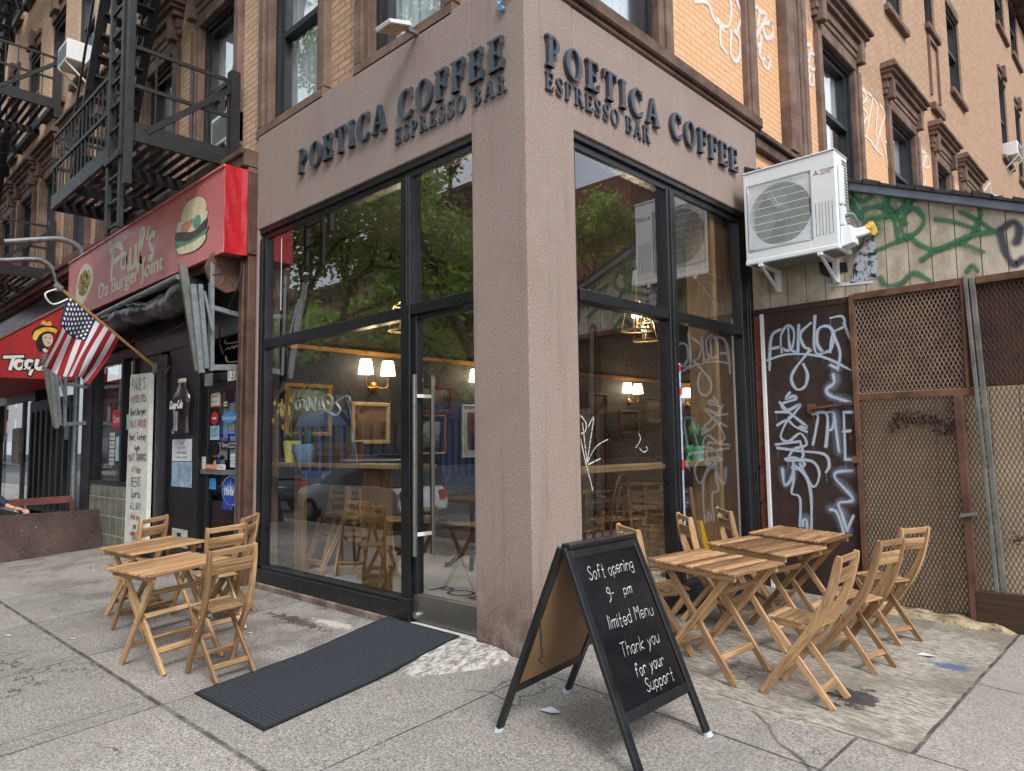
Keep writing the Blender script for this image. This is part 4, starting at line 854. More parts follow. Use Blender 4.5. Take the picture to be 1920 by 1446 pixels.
# burger shop sign box
t = thing('shop_sign','long faded red burger shop sign box with white lettering over the storefront','sign',(-7.6,0,4.4))
s = MB(); s.box(-10.84,-4.5,-.365,-.02,3.9,4.93); s.build('front_panel', M['redprint'], t, bevel=.006)
s = MB()
N = 10
for i in range(N):
    for k in range(N):
        q = []
        for a, b in ((i,k),(i+1,k),(i+1,k+1),(i,k+1)):
            y = -.37+.37*a/N; z = 3.885+1.06*b/N; w = .006*math.sin(a*2.3+b*.9)+.009*math.sin((a+b)*1.3)+(.02 if a >= 7 else 0); q.append((-4.492+w+.012, y, z))
        s.poly(q)
s.build('side_panel', M['redvinyl'], t, smooth=True)
s = MB(); s.bar((-10.84,-.37,4.935),(-4.49,-.37,4.935),.03,.03); s.bar((-10.84,-.37,3.895),(-4.49,-.37,3.895),.03,.03); s.build('edge_trim', M['redprint'], t)
s = MB(); ribbon(s, T['pauls'], .088, FL, .367, step=.0003); s.build('lettering', M['cream'], t, fix=False)
s = MB(); [text(s,'Da Burger Joint',-9.1+.011*k_,4.02+.004*k_,.235,FL,.3675+.0003*k_,2.72) for k_ in range(4)]; text(s,'Est. 1989',-7.98,4.73,.09,FL,.3675,.5); s.build('lettering', M['cream'], t, fix=False)
ctr = (lambda p: (sum(q[0] for q in p)/len(p), sum(q[1] for q in p)/len(p)))
bc = [(222,210,176),(222,212,184),(206,140,108),(92,160,128),(78,66,64),(84,150,120),(222,208,168)]
bp = None
for k, (p, c) in enumerate(zip(T['burger'], bc)):
    P = crom(p, 4, True); s = MB(); c0 = ctr(P); Q = [(c0[0]+(a-c0[0])*1.03, c0[1]+(b-c0[1])*1.03) for a, b in P]
    s.prism(Q, FL, .3655, .3672+.0012*k); s.prism(P, FL, .3655, .3678+.0012*k, 1)
    o = s.build('burger_picture' if bp is None else 'burger_layer', [M['ink'], simple('burger_print', c, .5, 0, .12, 9)], bp or t, fix=False)
    bp = bp or o
s = MB(); P = crom(T['plate'][0], 4, True); s.prism(P, FL, .3655, .368); s.build('plate_picture', M['cream'], t, fix=False)
s = MB(); rr = random.Random(3); c0 = ctr(P)
for k in range(240):
    a = rr.uniform(0, 2*PI); q = rr.random()**.5; x = c0[0]+.3*q*math.cos(a)-.02; y = c0[1]+.2*q*math.sin(a); b = rr.uniform(0, PI); L = rr.uniform(.04,.09)
    s.prism([(x,y),(x+L*math.cos(b),y+L*math.sin(b)),(x+L*math.cos(b)+.016,y+L*math.sin(b)+.008),(x+.016,y+.008)], FL, .3681, .3684+k*.00004, k % 2)
s.build('plate_picture', [simple('fries_print',(188,164,84),.6), simple('fries_shadow_print',(126,104,52),.6)], t, fix=False)
# white drips down the sign
s = MB(); ribbon(s, [[(-8.45,4.93),(-8.44,4.6),(-8.42,4.1),(-8.43,3.95)],[(-8.36,4.93),(-8.37,4.5)]], .03, FL, .371); s.build('drip_stain', spray('white_drip',(226,224,222),.5,.7), t, fix=False)
# rolled up awning and roller housing under the sign
t = thing('rolled_awning','rolled black awning with brown end plate and front pipe slung under the burger sign','awning',(-7.5,-.2,3.6))
s = MB(); s.lathe([(0,0),(.27,0),(.27,.05),(0,.05)],(-4.76,-.22,3.72),8,(1,0,0)); 
for k in range(8):
    a = 2*PI*(k+.5)/8; s.bar((-4.705,-.22+.08*math.cos(a),3.72+.08*math.sin(a)),(-4.705,-.22+.2*math.cos(a),3.72+.2*math.sin(a)),.02,.012,(1,0,0))
s.build('end_plate', simple('brown_end_plate',(96,70,58),.5,.2,.2,4), t, bevel=.006)
P = []; rrr = []
for k in range(60):
    x = -10.7+5.3*k/59; P.append((x,-.28+.02*math.sin(k*.31),3.57-.04*math.sin(k*.17)-.015*math.sin(k*.53))); rrr.append(.17+.02*math.sin(k*.27)+.014*math.sin(k*.71)+.006*math.sin(k*1.9))
s = MB(); s.tube(P, rrr, 14); s.build('rolled_cloth', M['tarp'], t, smooth=True)
s = MB(); s.box(-10.8,-4.78,-.3,-.02,3.78,3.88); s.build('housing', M['rustdark'], t)
s = MB(); s.tube([(-9.9,-.47,3.66),(-5.55,-.47,3.76)], .035, 10); s.build('front_pipe', M['galv'], t, smooth=True)
# folded scissor arms of the awning/gate
for nm, X, dz, lab in (('gate_arm',-4.74,0,'folded galvanised awning arm with square bracket hanging beside the burger shop door'),('gate_arm',-10.7,-.5,'folded galvanised awning arm hanging at the far end of the burger sign')):
    t = thing(nm, lab, 'awning arm', (X,-.3,3.0))
    s = MB(); s.bar((X,-.40,3.8+dz),(X,-.375,2.5+dz),.07,.05,(0,1,0)); s.bar((X,-.39,2.54+dz),(X,.0,2.57+dz),.05,.07); s.bar((X,-.39,3.26+dz),(X,.0,3.2+dz),.05,.06); s.build('bracket', M['galv'], t, bevel=.005)
    s = MB(); s.bar((X-.05,-.72,3.75+dz),(X-.05,-.5,2.5+dz),.05,.09,(0,1,0)); s.build('folded_arm', simple('dull_arm',(112,110,106),.6,.3,.2,6), t, bevel=.004)
    s = MB(); s.bar((X+.02,-.62,3.5+dz),(X,-.49,2.47+dz),.05,.07,(0,1,0)); s.bar((X+.08,-.56,3.5+dz),(X+.05,-.45,2.52+dz),.045,.05,(0,1,0)); s.bar((X+.1,-.52,3.42+dz),(X+.1,-.41,2.95+dz),.03,.03,(0,1,0)); s.build('folded_arm', M['galv'], t, bevel=.004)
# loose black wires under the burger sign
for lab, P in (('loose black wire looping down the rust brown pier',[(-4.55,-.1,3.9),(-4.5,-.16,3.6),(-4.6,-.2,3.35),(-5.0,-.16,3.1),(-5.1,-.12,2.9),(-5.05,-.1,2.75)]),('thin grey wire hanging beside the bottle sign',[(-7.0,-.1,2.7),(-6.9,-.16,2.55),(-6.8,-.14,2.62),(-6.75,-.1,2.75)]),('black cable sagging under the rolled awning',[(-9.8,-.1,3.2),(-8.4,-.2,3.05),(-7.2,-.2,3.15),(-6.1,-.12,3.3)])):
    s = MB(); s.tube(crom(P,6), .012, 6); tag(s.build('loose_wire', M['black'], smooth=True), lab, 'wire')
# taqueria
s = MB(); s.box(-11.1,-10.95,-.0,.2,-.1,3.3); s.box(-14.6,-14.3,-.05,.2,-.1,3.0); s.box(-24,-11.1,0,.2,3.0,4.9); s.box(-24,-14.6,0,.2,-.1,.2); s.box(-24,-18,0,.2,.2,3.0); s.build('shop_front', M['black'], ten)
s = MB(); s.fbox(FL,-18,-14.6,2.7,3.0,-.1,0); s.fbox(FL,-15.7,-15.6,.2,2.7,-.1,-.02); w2 = s.build('window', simple('grey_shop_frame',(120,122,118)), ten)
pane(FL,-18,-14.6,.2,2.7,-.06,w2,mat='darkglass'); pane(FL,-14.3,-11.1,.2,3.0,-.12,w2,mat='darkglass')
s = MB(); s.box(-18,-11.1,1.9,1.95,-.1,3.3); s.build('room_backing', simple('grey_room',(74,74,72)), ten)
s = MB(); s.box(-14.2,-11.2,.9,1.3,.3,1.1); s.build('shop_counter', simple('coloured_stock',(120,96,70),.8,0,.7,9), ten)
t = thing('barred_gate','dark upright barred gate across the taqueria front','gate',(-12.8,-.05,.3))
MB().bar((-14.3,-.1,2.5),(-11.35,-.1,2.5),.06,.22).build('rail', M['iron'], t); MB().bar((-14.3,-.1,.42),(-11.35,-.1,.42),.06,.08).build('rail', M['iron'], t)
for k in range(8):
    x = -14.25+.41*k; s = MB(); s.box(x,x+.13,-.14,-.06,.42,2.45); s.build('bar', M['iron'], t)
tag((lambda s: s.build('conduit_pipe', M['galv'], smooth=True))(MB().tube([(-11.2,-.08,-.1),(-11.2,-.08,3.6)], .05, 10)), 'grey steel conduit pipe between the two shopfronts','pipe')
tag(MB().box(-11.75,-11.35,-.14,-.04,1.78,2.05).build('junction_box', M['galv'], bevel=.01), 'grey junction box beside the conduit pipe','junction box')
tag(MB().box(-16.0,-15.3,-.1,-.01,1.3,2.1).build('keypad_box', simple('beige_box',(150,146,134)), bevel=.02), 'beige intercom box on the taqueria front','intercom')
t = thing('taqueria_awning','bright red sloping taqueria awning with white script and a sombrero emblem','awning',(-13.5,0,3.6))
FA = frame((-11.3,0,0),(0,1,0),(0,0,1),(1,0,0))
s = MB(); P = [(0,2.87),(0,4.48),(-1.9,3.05),(-1.9,2.87)]; s.prism(P, FA, -6.0, 0); s.build('cloth', M['awning'], t)
s = MB(); s.bar((-11.29,0.02,4.5),(-11.29,-1.92,3.06),.03,.03); s.build('edge_binding', simple('rope_binding',(120,96,84)), t)
tq = [[(a, b) for a, b in q] for q in T['taq']]
s = MB(); ribbon(s, tq, .085, FA, .003, step=.0002); ribbon(s, tq, .058, FA, .006, step=.0002, mi=1); s.build('lettering', [M['ink'], M['white']], t, fix=False)
em = T['taq_em']
def shape(p, mat, d, par, nm): s = MB(); s.prism(crom(p,4,True), FA, d-.002, d); return s.build(nm, mat, par, fix=False)
e0 = shape([(-.8,3.62),(-.76,3.76),(-.6,3.86),(-.42,3.84),(-.33,3.72),(-.42,3.76),(-.58,3.78),(-.7,3.70),(-.75,3.6)], M['ink'], .003, t, 'emblem')
shape([(-.78,3.6),(-.74,3.73),(-.6,3.81),(-.43,3.8),(-.36,3.7),(-.45,3.73),(-.58,3.74),(-.68,3.66),(-.72,3.56)], simple('gold_print',(232,178,62)), .006, e0, 'hat_brim')
shape([(-.66,3.86),(-.62,3.93),(-.57,3.9),(-.52,3.93),(-.5,3.85)], simple('gold_print2',(228,172,60)), .0065, e0, 'hat_crown')
shape([(-.72,3.62),(-.6,3.74),(-.45,3.72),(-.5,3.5),(-.6,3.36),(-.7,3.4)], M['ink'], .005, e0, 'hair')
shape([(-.63,3.64),(-.55,3.7),(-.48,3.68),(-.47,3.55),(-.53,3.46),(-.6,3.5)], simple('skin_print',(214,184,160)), .008, e0, 'face')
for p_ in ([(-.60,3.625),(-.575,3.637),(-.565,3.622),(-.585,3.615)],[(-.525,3.62),(-.5,3.63),(-.495,3.615),(-.515,3.61)]): shape(p_, M['ink'], .010, e0, 'eye')
shape([(-.56,3.535),(-.53,3.545),(-.505,3.535),(-.53,3.522)], M['redst'], .010, e0, 'mouth')
shape([(-.62,3.40),(-.58,3.43),(-.54,3.38),(-.58,3.35)], M['cream'], .008, e0, 'collar')
# gooseneck pipes
for nm, P, lab in (('gooseneck_pipe',[(-10.6,-1.75,5.03),(-10.6,-1.4,5.08),(-10.6,-.75,5.26),(-10.6,-.5,5.29),(-10.6,-.3,5.22),(-10.6,-.22,5.08),(-10.6,-.2,4.9)],'curved grey steel lamp pipe rising behind the far end of the burger sign'),
                   ('gooseneck_pipe',[(-12.6,-1.5,5.12),(-12.6,-1.0,5.22),(-12.6,-.55,5.32),(-12.6,-.35,5.3),(-12.6,-.2,5.16),(-12.6,-.12,4.9),(-12.6,-.1,4.75)],'curved rust spotted lamp pipe above the red taqueria awning')):
    s = MB(); s.tube(crom(P,6), .05, 12); tag(s.build(nm, M['galv'], smooth=True), lab, 'lamp pipe')
t = thing('sign_lamp','dark box lamp at the tip of the grey steel lamp pipe','lamp',(-10.6,-1.6,5.1))
MB().box(-10.8,-10.4,-2.1,-1.5,5.0,5.22).build('lamp_housing', M['acgrey'], t, bevel=.02); MB().lathe([(0,0),(.06,0),(.06,.1),(0,.1)],(-10.65,-1.45,5.08),14,(1,0,0)).build('hinge', M['iron'], t)
# flag
fg = thing('flag','stars and stripes flag hanging from a slanting wooden pole over the storefronts','flag',(-7.39,-.03,2.785))
p0 = V3((-7.39,-.06,2.785)); p1 = V3((-7.39,-1.3,3.77))
s = MB(); s.tube([p0, p1], .022, 10); s.build('pole', wood('pole_wood',(140,100,52),(196,152,92)), fg, smooth=True)
s = MB(); s.tube([p1, p1+(p1-p0).normalized()*.1], .045, 10); s.box(-7.43,-7.35,-.09,-.02,2.7,2.85); s.build('pole_bracket', M['galv'], fg, smooth=True)
s = MB(); s.tube(crom([p1+V3((0,-.05,.0)),p1+V3((.05,-.2,-.1)),p1+V3((.02,-.1,-.22)),p1+V3((0,.08,-.12))],5), .012, 6); s.build('strap', M['white'], fg, smooth=True)
fgH0 = V3((-7.39,-1.22,3.705)); fgH1 = V3((-7.39,-.555,3.175)); 
def flagP(u, v):   # u along fly 0..1, v along hoist 0(tip)..1
    a = fgH0.lerp(fgH1, v); e0 = V3((-7.39,-1.50,2.70)); e1 = V3((-7.39,-.90,2.50)); b = e0.lerp(e1, v)
    p = a.lerp(b, u)
    am = .02+.10*u
    p.x += am*math.sin(v*10+u*2.2)*.8+.03*math.sin(v*23+u*4)*u
    p.z += .035*math.sin(v*9+1)*u - .03*math.sin(u*PI)*math.sin(v*8)
    p.y += .03*u*math.sin(v*14+u*3)
    return p
def flagmat():
    m = Mt('flag_cloth'); x = m.xyz(m.co('UV')); st = m.math('LESS_THAN', m.math('FRACT', m.math('MULTIPLY', x[1], 6.5)), .5)
    c = m.mix(st, s2l((214,214,216)), s2l((150,24,38)))
    can = m.math('MULTIPLY', m.math('LESS_THAN', x[0], .42), m.math('LESS_THAN', x[1], 7/13))
    c = m.mix(can, c, s2l((26,32,78))); m.set(Base_Color=c, Roughness=.75)
    tr = m.new('ShaderNodeBsdfTranslucent'); m.put(tr.inputs[0], c); mx = m.new('ShaderNodeMixShader'); mx.inputs[0].default_value = .25
    m.L.new(m.b.outputs[0], mx.inputs[1]); m.L.new(tr.outputs[0], mx.inputs[2]); m.L.new(mx.outputs[0], m.o.inputs[0]); return m.m
s = MB(); NU, NV = 30, 52
for i in range(NU):
    for k in range(NV):
        q = [(i/NU,k/NV),((i+1)/NU,k/NV),((i+1)/NU,(k+1)/NV),(i/NU,(k+1)/NV)]
        s.poly([flagP(*a) for a in q], q)
s.build('cloth', flagmat(), fg, smooth=True, fix=False)
s = MB()
for r_ in range(9):
    for c_ in range(6 if r_ % 2 == 0 else 5):
        cu = .42*(c_*2+1+(r_ % 2))/12; cv = (7/13)*(r_+1)/10
        for sg in (1, -1):
            q = []
            for k in range(10):
                R_ = (.026 if k % 2 == 0 else .0105); a = PI/2+k*PI/5
                p = flagP(cu+R_*1.15*math.cos(a), cv+R_*1.0*math.sin(a)); q.append(p+V3((sg*.004,0,0)))
            c0 = flagP(cu, cv)+V3((sg*.004,0,0))
            for k in range(10): s.poly([c0, q[k], q[(k+1) % 10]])
s.build('stars', M['white'], fg, fix=False)
# steel cellar hatch leaf
def diamond():
    m = Mt('diamond_tread_plate'); p = m.xyz(m.co()); y, z = m.math('MULTIPLY', p[1], 26), m.math('MULTIPLY', p[2], 26)
    a = m.math('MULTIPLY', m.math('SINE', m.math('MULTIPLY', m.math('ADD', y, z), 3.1)), m.math('SINE', m.math('MULTIPLY', m.math('SUBTRACT', y, z), 3.1)))
    n = m.noise(m.co(), 2.5, 5, .6); fl = m.vor(m.co(), 34); 
    fm = m.math('MULTIPLY', m.mr(fl, .1, .2, 1, 0), m.math('MULTIPLY', m.mr(p[1], -.75, -.2), m.mr(m.noise(m.co(), 9, 3), .45, .6)))
    c = m.mix(m.mr(n, .3, .7), s2l((70,56,52)), s2l((96,78,72))); c = m.mix(fm, c, s2l((200,190,180)))
    m.set(Base_Color=c, Roughness=.55, Metallic=.2); m.bump(m.mr(a, .2, .6), .8, .01); return m.m
t = thing('cellar_hatch','upright brown tread plate of an open cellar hatch by the taqueria','hatch',(-9.6,-1.2,0))
s = MB(); s.hexa([(-9.46,-.1,-.02),(-9.50,-2.6,-.2),(-9.54,-2.6,-.2),(-9.50,-.1,-.02),(-9.46,-.14,.62),(-9.50,-2.6,.62),(-9.54,-2.6,.62),(-9.50,-.14,.62)]); s.build('hatch_leaf', diamond(), t)
s = MB(); s.bar((-11.0,-.15,.72),(-11.3,-2.6,.66),.06,.12); s.bar((-11.0,-.15,.72),(-11.0,-.15,-.02),.05,.05); s.bar((-11.3,-2.6,.66),(-11.3,-2.6,-.2),.05,.05); s.build('hatch_rail', simple('red_brown_rail',(112,62,56),.6), t)

# ------------------------------------------------------------------ fire escapes
def fire_escape(nm, lab, X1, X0, levels, stair=True, ladder=True, yf=-1.2):
    t = thing(nm, lab, 'fire escape', (X1, -.1, levels[0]))
    for li, z in enumerate(levels):
        s = MB(); s.bar((X0,yf,z),(X1,yf,z),.05,.2,mi=0); s.bar((X1,yf,z),(X1,0,z),.05,.22); s.bar((X0,yf,z),(X0,0,z),.05,.2); s.bar((X0,-.1,z-.02),(X1,-.1,z-.02),.05,.12)
        for x in (X0+(X1-X0)*.33, X0+(X1-X0)*.66): s.bar((x,yf,z-.08),(x,0,z-.08),.05,.14)
        n = int(abs(X1-X0)/.14)
        hole = (X0+.25, X0+1.25)
        for k in range(9):
            y = yf+.06+(abs(yf)-.15)*k/8; s.bar((X0,y,z+.05),(X1,y,z+.05),.075,.012,(0,0,1))
        s.build('platform', M['iron'], t)
        s = MB()
        for zz in (.55, 1.02):
            s.bar((X0,yf,z+zz),(X1,yf,z+zz),.03,.045)
            for x in (X0, X1): s.bar((x,yf,z+zz),(x,0,z+zz),.03,.045)
        for k in range(int(abs(X1-X0)/.17)): 
            x = X0+.17*k; s.bar((x,yf,z),(x,yf,z+1.02),.016,.016,(0,1,0))
        for x in (X0, X1):
            for k in range(5): s.bar((x,yf*(k+.5)/5.5,z),(x,yf*(k+.5)/5.5,z+1.02),.016,.016,(0,1,0))
        s.build('railing', M['iron'], t)
        s = MB()
        for x in (X0, X1):
            s = MB(); s.bar((x,0,z+.98),(x,yf+.12,z+.03),.07,.07); s.box(x-.06,x+.06,-.1,.02,z-.3,z+1.15); s.build('wall_bracket', M['iron'], t)
        if stair and li < len(levels):
            xa, xb = X0+.55, X0+2.35; za, zb = z+.03, z+3.72
            xb = xa+1.85
            for y in (yf+.12, yf+.72):
                s = MB(); s.bar((xa,y,za),(xb,y,zb),.03,.13,(0,1,0)); s.build('stringer', M['iron'], t)
            for k in range(1, 15):
                f = k/15; s = MB(); s.box(xa+(xb-xa)*f-.11, xa+(xb-xa)*f+.11, yf+.13, yf+.71, za+(zb-za)*f-.015, za+(zb-za)*f+.015); s.build('tread', M['iron'], t)
            s = MB()
            for y in (yf+.1, yf+.74): s.bar((xa-.15,y,za+.85),(xb-.15,y,zb+.85),.03,.03); s.bar((xa,y,za),(xa-.15,y,za+.85),.025,.025,(0,1,0))
            s.build('handrail', M['iron'], t)
    if ladder:
        x0 = X1-.66; y = yf-.06; s = MB()
        for x in (x0, x0+.44): s.bar((x,y,4.16),(x-.06,y,8.9),.07,.05,(0,1,0))
        for k in range(16): s.bar((x0,y,4.22+.3*k),(x0+.44,y,4.22+.3*k),.03,.03)
        s.box(x0-.04,x0+.48,y-.05,y+.05,5.0,5.06); s.build('drop_ladder', M['iron'], t)
        s = MB(); s.bar((X1-.02,y,4.62),(X1-.02,y,9.2),.09,.07,(0,1,0)); s.bar((X1-.16,y+.02,5.2),(X1-.18,y+.02,9.2),.06,.05,(0,1,0)); s.build('guide_post', M['iron'], t)
    return t
fire_escape('fire_escape','large black iron fire escape with drop ladder above the burger sign', -5.02, -8.45, (5.25,8.95))
fire_escape('fire_escape','far black iron fire escape above the taqueria at the left edge', -13.5, -18.2, (5.25,8.95,12.6), ladder=False)

# window air conditioners
def ac_unit(lab, u0, u1, z, fr, d0, d1):
    t = thing('window_air_conditioner', lab, 'air conditioner', fr((u0+u1)/2, z, d0))
    s = MB(); s.fbox(fr,u0,u1,z,z+.42,d0,d1); s.build('casing', M['acwhite'], t, bevel=.015)
    s = MB()
    for k in range(9): s.fbox(fr,u0+.05,u1-.05,z+.06+.035*k,z+.075+.035*k,d1+.001,d1+.006)
    s.build('grille', M['acgrey'], t)
    s = MB(); s.bar(fr(u0+.1,z-.35,-.1),fr(u0+.1,z-.02,d1),.04,.03); s.bar(fr(u1-.1,z-.35,-.1),fr(u1-.1,z-.02,d1),.04,.03); s.build('support_arm', M['acwhite'], t)
ac_unit('white air conditioner in the second floor window behind the fire escape', -5.6,-5.05,5.53,FL,-.25,.08)
ac_unit('white air conditioner in a third floor window between the two fire escapes', -12.45,-11.8,9.22,FL,-.25,.3)
ac_unit('white air conditioner in a high window of the right brick wall', 22.2,23.0,10.28,FR,-.25,.25)
# ------------------------------------------------------------------ lean-to shed on the right
shed = thing('lean_to_shed','beige board lean-to shed with green spray paint and a sloping grey roof edge','shed',(1.5,3.86,0))
def siding():
    m = Mt('beige_board'); o = m.co(); p = m.xyz(o); n = m.noise(m.scale(o, (1,1,.5)), 6, 5, .7); f = m.noise(o, 55, 4, .7); r = m.isl()
    lo = m.mr(p[2], 2.95, 3.7, 1, 0)
    c = m.mix(m.mr(n, .3, .7), s2l((204,194,172)), s2l((230,221,200)))
    c = m.mix(m.math('MULTIPLY', m.mr(r, 0, 1), .18), c, s2l((150,132,104)))
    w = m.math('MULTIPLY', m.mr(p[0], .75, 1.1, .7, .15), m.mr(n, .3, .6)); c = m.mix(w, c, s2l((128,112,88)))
    c = m.mix(m.mr(m.noise(o, 16, 5, .8), .66, .74, 0, .8), c, s2l((84,70,56)))
    m.set(Base_Color=c, Roughness=.85); m.bump(m.math('ADD', m.math('MULTIPLY', f, .6), n), .5, .01); return m.m
M['siding'] = siding()
top = lambda x: 4.66-.4*x
s = MB(); bw = .205; x = .0
while x < 4.0:
    a, b = x+.004, min(x+bw-.004, 4.0)
    bot = 3.085 if x < 1.05 else 3.10
    s.prism([(a,bot),(b,bot),(b,top(b)),(a,top(a))], FS, -.03, 0); x += bw
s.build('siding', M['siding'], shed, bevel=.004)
s = MB(); s.prism([(.0,3.1),(3.99,3.12),(3.99,top(3.99)-.02),(.0,top(0)-.02)], FS, -.06, -.035); s.build('siding_backing', M['room'], shed)
s = MB(); s.prism([(.01,top(0)+.0),(4.1,top(4.1)),(4.1,top(4.1)+.085),(.01,top(0)+.085)], FS, -4.5, .07); s.build('roof', simple('blue_grey_fascia',(112,120,132),.5,.1,.25,3,.1,20), shed, bevel=.006)
s = MB()
for k in range(26):
    a = .01+.158*k; b = a+.17; h = .02+.012*((k*7) % 3); s.prism([(a,top(a)+.087),(b,top(b)+.087),(b,top(b)+.087+h),(a,top(a)+.1+h)], FS, -4.5, .1)
s.build('roof_shingles', simple('dark_shingles',(54,50,50),.9,0,.4,6,.4,40), shed)
s = MB(); ribbon(s, T['gg'], .066, FS, .004, step=.0006); ribbon(s, T['gg'][:4], .22, FS, .0035, step=.0001, mi=1)
s.build('graffiti', [spray('green_spray',(46,110,76),.8,.85,0), spray('green_overspray',(52,124,84),.98,.5,.5,60)], shed, fix=False)
s = MB(); ribbon(s, T['gb'], .12, FS, .004, step=.0005); s.build('graffiti', spray('grey_black_spray',(62,62,76),.9,.9,0), shed, fix=False)
# torn poster remains, foam and vent
s = MB(); s.prism([(1.08,3.23),(1.33,3.24),(1.36,3.42),(1.33,3.68),(1.26,3.72),(1.22,3.6),(1.16,3.55),(1.1,3.36)], FS, .002, .006)
def torn():
    m = Mt('torn_poster_print'); o = m.co(); a = m.noise(o, 9, 4, .7, 1.); b = m.noise(o, 5, 3)
    c = m.mix(m.mr(a, .44, .5), s2l((38,36,40)), s2l((176,180,190))); c = m.mix(m.mr(b, .56, .6), c, s2l((196,120,146))); c = m.mix(m.mr(m.noise(o, 7, 3), .58, .63), c, s2l((48,98,70)))
    m.set(Base_Color=c, Roughness=.8); return m.m
s.build('torn_poster', torn(), shed)
s = MB(); s.prism([(.83,3.23),(1.3,3.195),(1.3,3.225),(.84,3.265)], FS, .002, .006); s.build('torn_poster', M['paper'], shed)
s = MB(); s.prism([(.76,3.52),(1.05,3.46),(1.06,3.36),(1.0,3.36),(.93,3.32),(.85,3.34),(.78,3.38)], FS, .002, .007); s.build('tar_patch', M['tarp'], shed)
# base wall: brick sliver, white strip, dark metal door, header
s = MB(); s.fbox(FS, .0,.085,-.15,3.09,-.03,.0); s.build('brick_sliver', M['brick_red'], shed)
s = MB(); s.fbox(FS, -.03,.0,-.15,3.09,-.02,.03)
for z, h in ((.55,.06),(.9,.05),(1.3,.1)): s.fbox(FS,-.02,.03,z,z+h,0,.05)
s.build('cast_iron_pier', M['rustdark'], shed, bevel=.006)
s = MB(); s.fbox(FS, .085,.125,-.12,3.03,-.02,.035); s.build('white_strip', M['white'], shed, bevel=.003)
s = MB(); s.fbox(FS, .0,1.07,3.03,3.09,-.02,.02); s.fbox(FS,.75,1.06,2.98,3.03,-.02,.01); s.build('header', M['rustdark'], shed)
gd = thing('graffiti_door','dark brown sheet metal door covered in pale spray paint tags','door',(.6,3.86,-.1))
s = MB(); s.fbox(FS,.13,1.06,-.1,2.42,-.02,.012); s.fbox(FS,.13,1.06,2.425,3.03,-.02,.012); s.build('door_sheet', M['rustdark'], gd)
s = MB()
for k in range(20): 
    z = -.05+.155*k; s.lathe([(0,0),(.008,0),(.006,.006),(0,.007)], FS(.15,z,.012), 8, (0,-1,0))
s.build('rivets', M['rustdark'], gd)
s = MB(); s.bar(FS(.62,1.93,.04),FS(1.04,1.97,.06),.03,.025); s.fbox(FS,.58,.66,1.88,1.98,.012,.04); s.build('latch_bar', M['rust'], gd)
s = MB(); ribbon(s, T['gd'], .046, FS, .0145, step=.0005)
s.build('graffiti', spray('pale_blue_white_spray',(196,206,222),.75,.78,0), gd, fix=False)
s = MB(); rr_ = random.Random(6); dr_ = []
for st_ in T['gd']:
    for p_ in (st_[0], st_[-1]):
        if rr_.random() < .55: dr_.append([(p_[0]+rr_.uniform(-.01,.01), p_[1]), (p_[0], p_[1]-rr_.uniform(.04,.13))])
ribbon(s, dr_, .011, FS, .0142, step=.0000, mi=0, smooth=False); ribbon(s, [T['gd'][k] for k in (22,29,33,34,35,36,38,39,40,41) if k < len(T['gd'])], .15, FS, .0128, step=.00015); s.build('graffiti', spray('pale_overspray',(176,190,214),1.,.5,.25,90), gd, fix=False)
# mesh fence
fence = thing('mesh_fence','rusty expanded metal mesh fence panels in an iron frame beside the shed','fence',(1.8,3.86,-.1))
s = MB(); B = lambda u0,u1,v0,v1,d0=.0,d1=.05: s.fbox(FS,u0,u1,v0,v1,d0,d1)
B(1.06,1.11,-.1,3.1); B(1.11,2.14,3.04,3.11); B(1.11,2.14,1.99,2.06,.0,.045); B(2.07,2.1,2.06,3.04); B(2.2,3.6,3.03,3.1); B(3.55,3.6,-.1,3.03); B(1.11,2.0,-.1,-.06)
s.build('frame', M['rust'], fence, bevel=.004)
s = MB(); s.bar(FS(2.0,2.0,.06),FS(2.03,-.12,.06),.075,.05,(0,1,0)); s.build('post', simple('red_brown_post',(96,62,52),.7,.1,.35,4,.3,30), fence, bevel=.006)
s = MB(); s.bar(FS(2.12,3.12,.05),FS(2.21,.15,.05),.034,.05,(0,1,0)); s.bar(FS(2.17,3.1,.03),FS(2.26,.15,.03),.045,.05,(0,1,0)); s.build('post', M['greypost'], fence, bevel=.005)
MB().bar(FS(1.97,.87,.09),FS(2.1,.9,.1),.03,.03).build('latch', M['galv'], fence); MB().fbox(FS,1.03,1.1,1.35,1.42,.04,.07).build('latch', M['rust'], fence)
s = MB(); s.fbox(FS,2.04,3.6,-.14,.2,.04,.09); s.build('kick_board', wood('dark_wet_board',(30,22,16),(84,58,36),.6,.7), fence, bevel=.008)
def mesh(u0,u1,v0,v1,d,du=.037,dv=.078,wd=.0036,lean=0):
    s = MB(); nu = int((u1-u0)/du); du = (u1-u0)/nu; nv = int((v1-v0)/dv); dv = (v1-v0)/nv
    for i in range(nu):
        for k in range(nv):
            cx, cz = u0+(i+.5)*du, v0+(k+.5)*dv; hw, hh = du/2, dv/2
            for a, b in (((cx-hw,cz),(cx,cz+hh)),((cx,cz+hh),(cx+hw,cz)),((cx+hw,cz),(cx,cz-hh)),((cx,cz-hh),(cx-hw,cz))):
                s.poly([FS(a[0]-wd,a[1],d+.004),FS(b[0]-wd,b[1],d),FS(b[0]+wd,b[1],d-.002),FS(a[0]+wd,a[1],d+.003)])
    return s
M['mesh'] = simple('rusty_mesh',(72,52,42),.75,.2,.4,5); M['meshtop'] = simple('pale_rusty_mesh',(140,118,102),.7,.2,.3,5)
mesh(1.11,2.07,2.06,3.04,.02,wd=.0040).build('mesh_panel', M['meshtop'], fence, fix=False)
mesh(1.11,2.0,-.06,1.99,.025,wd=.0056).build('mesh_panel', M['mesh'], fence, fix=False)
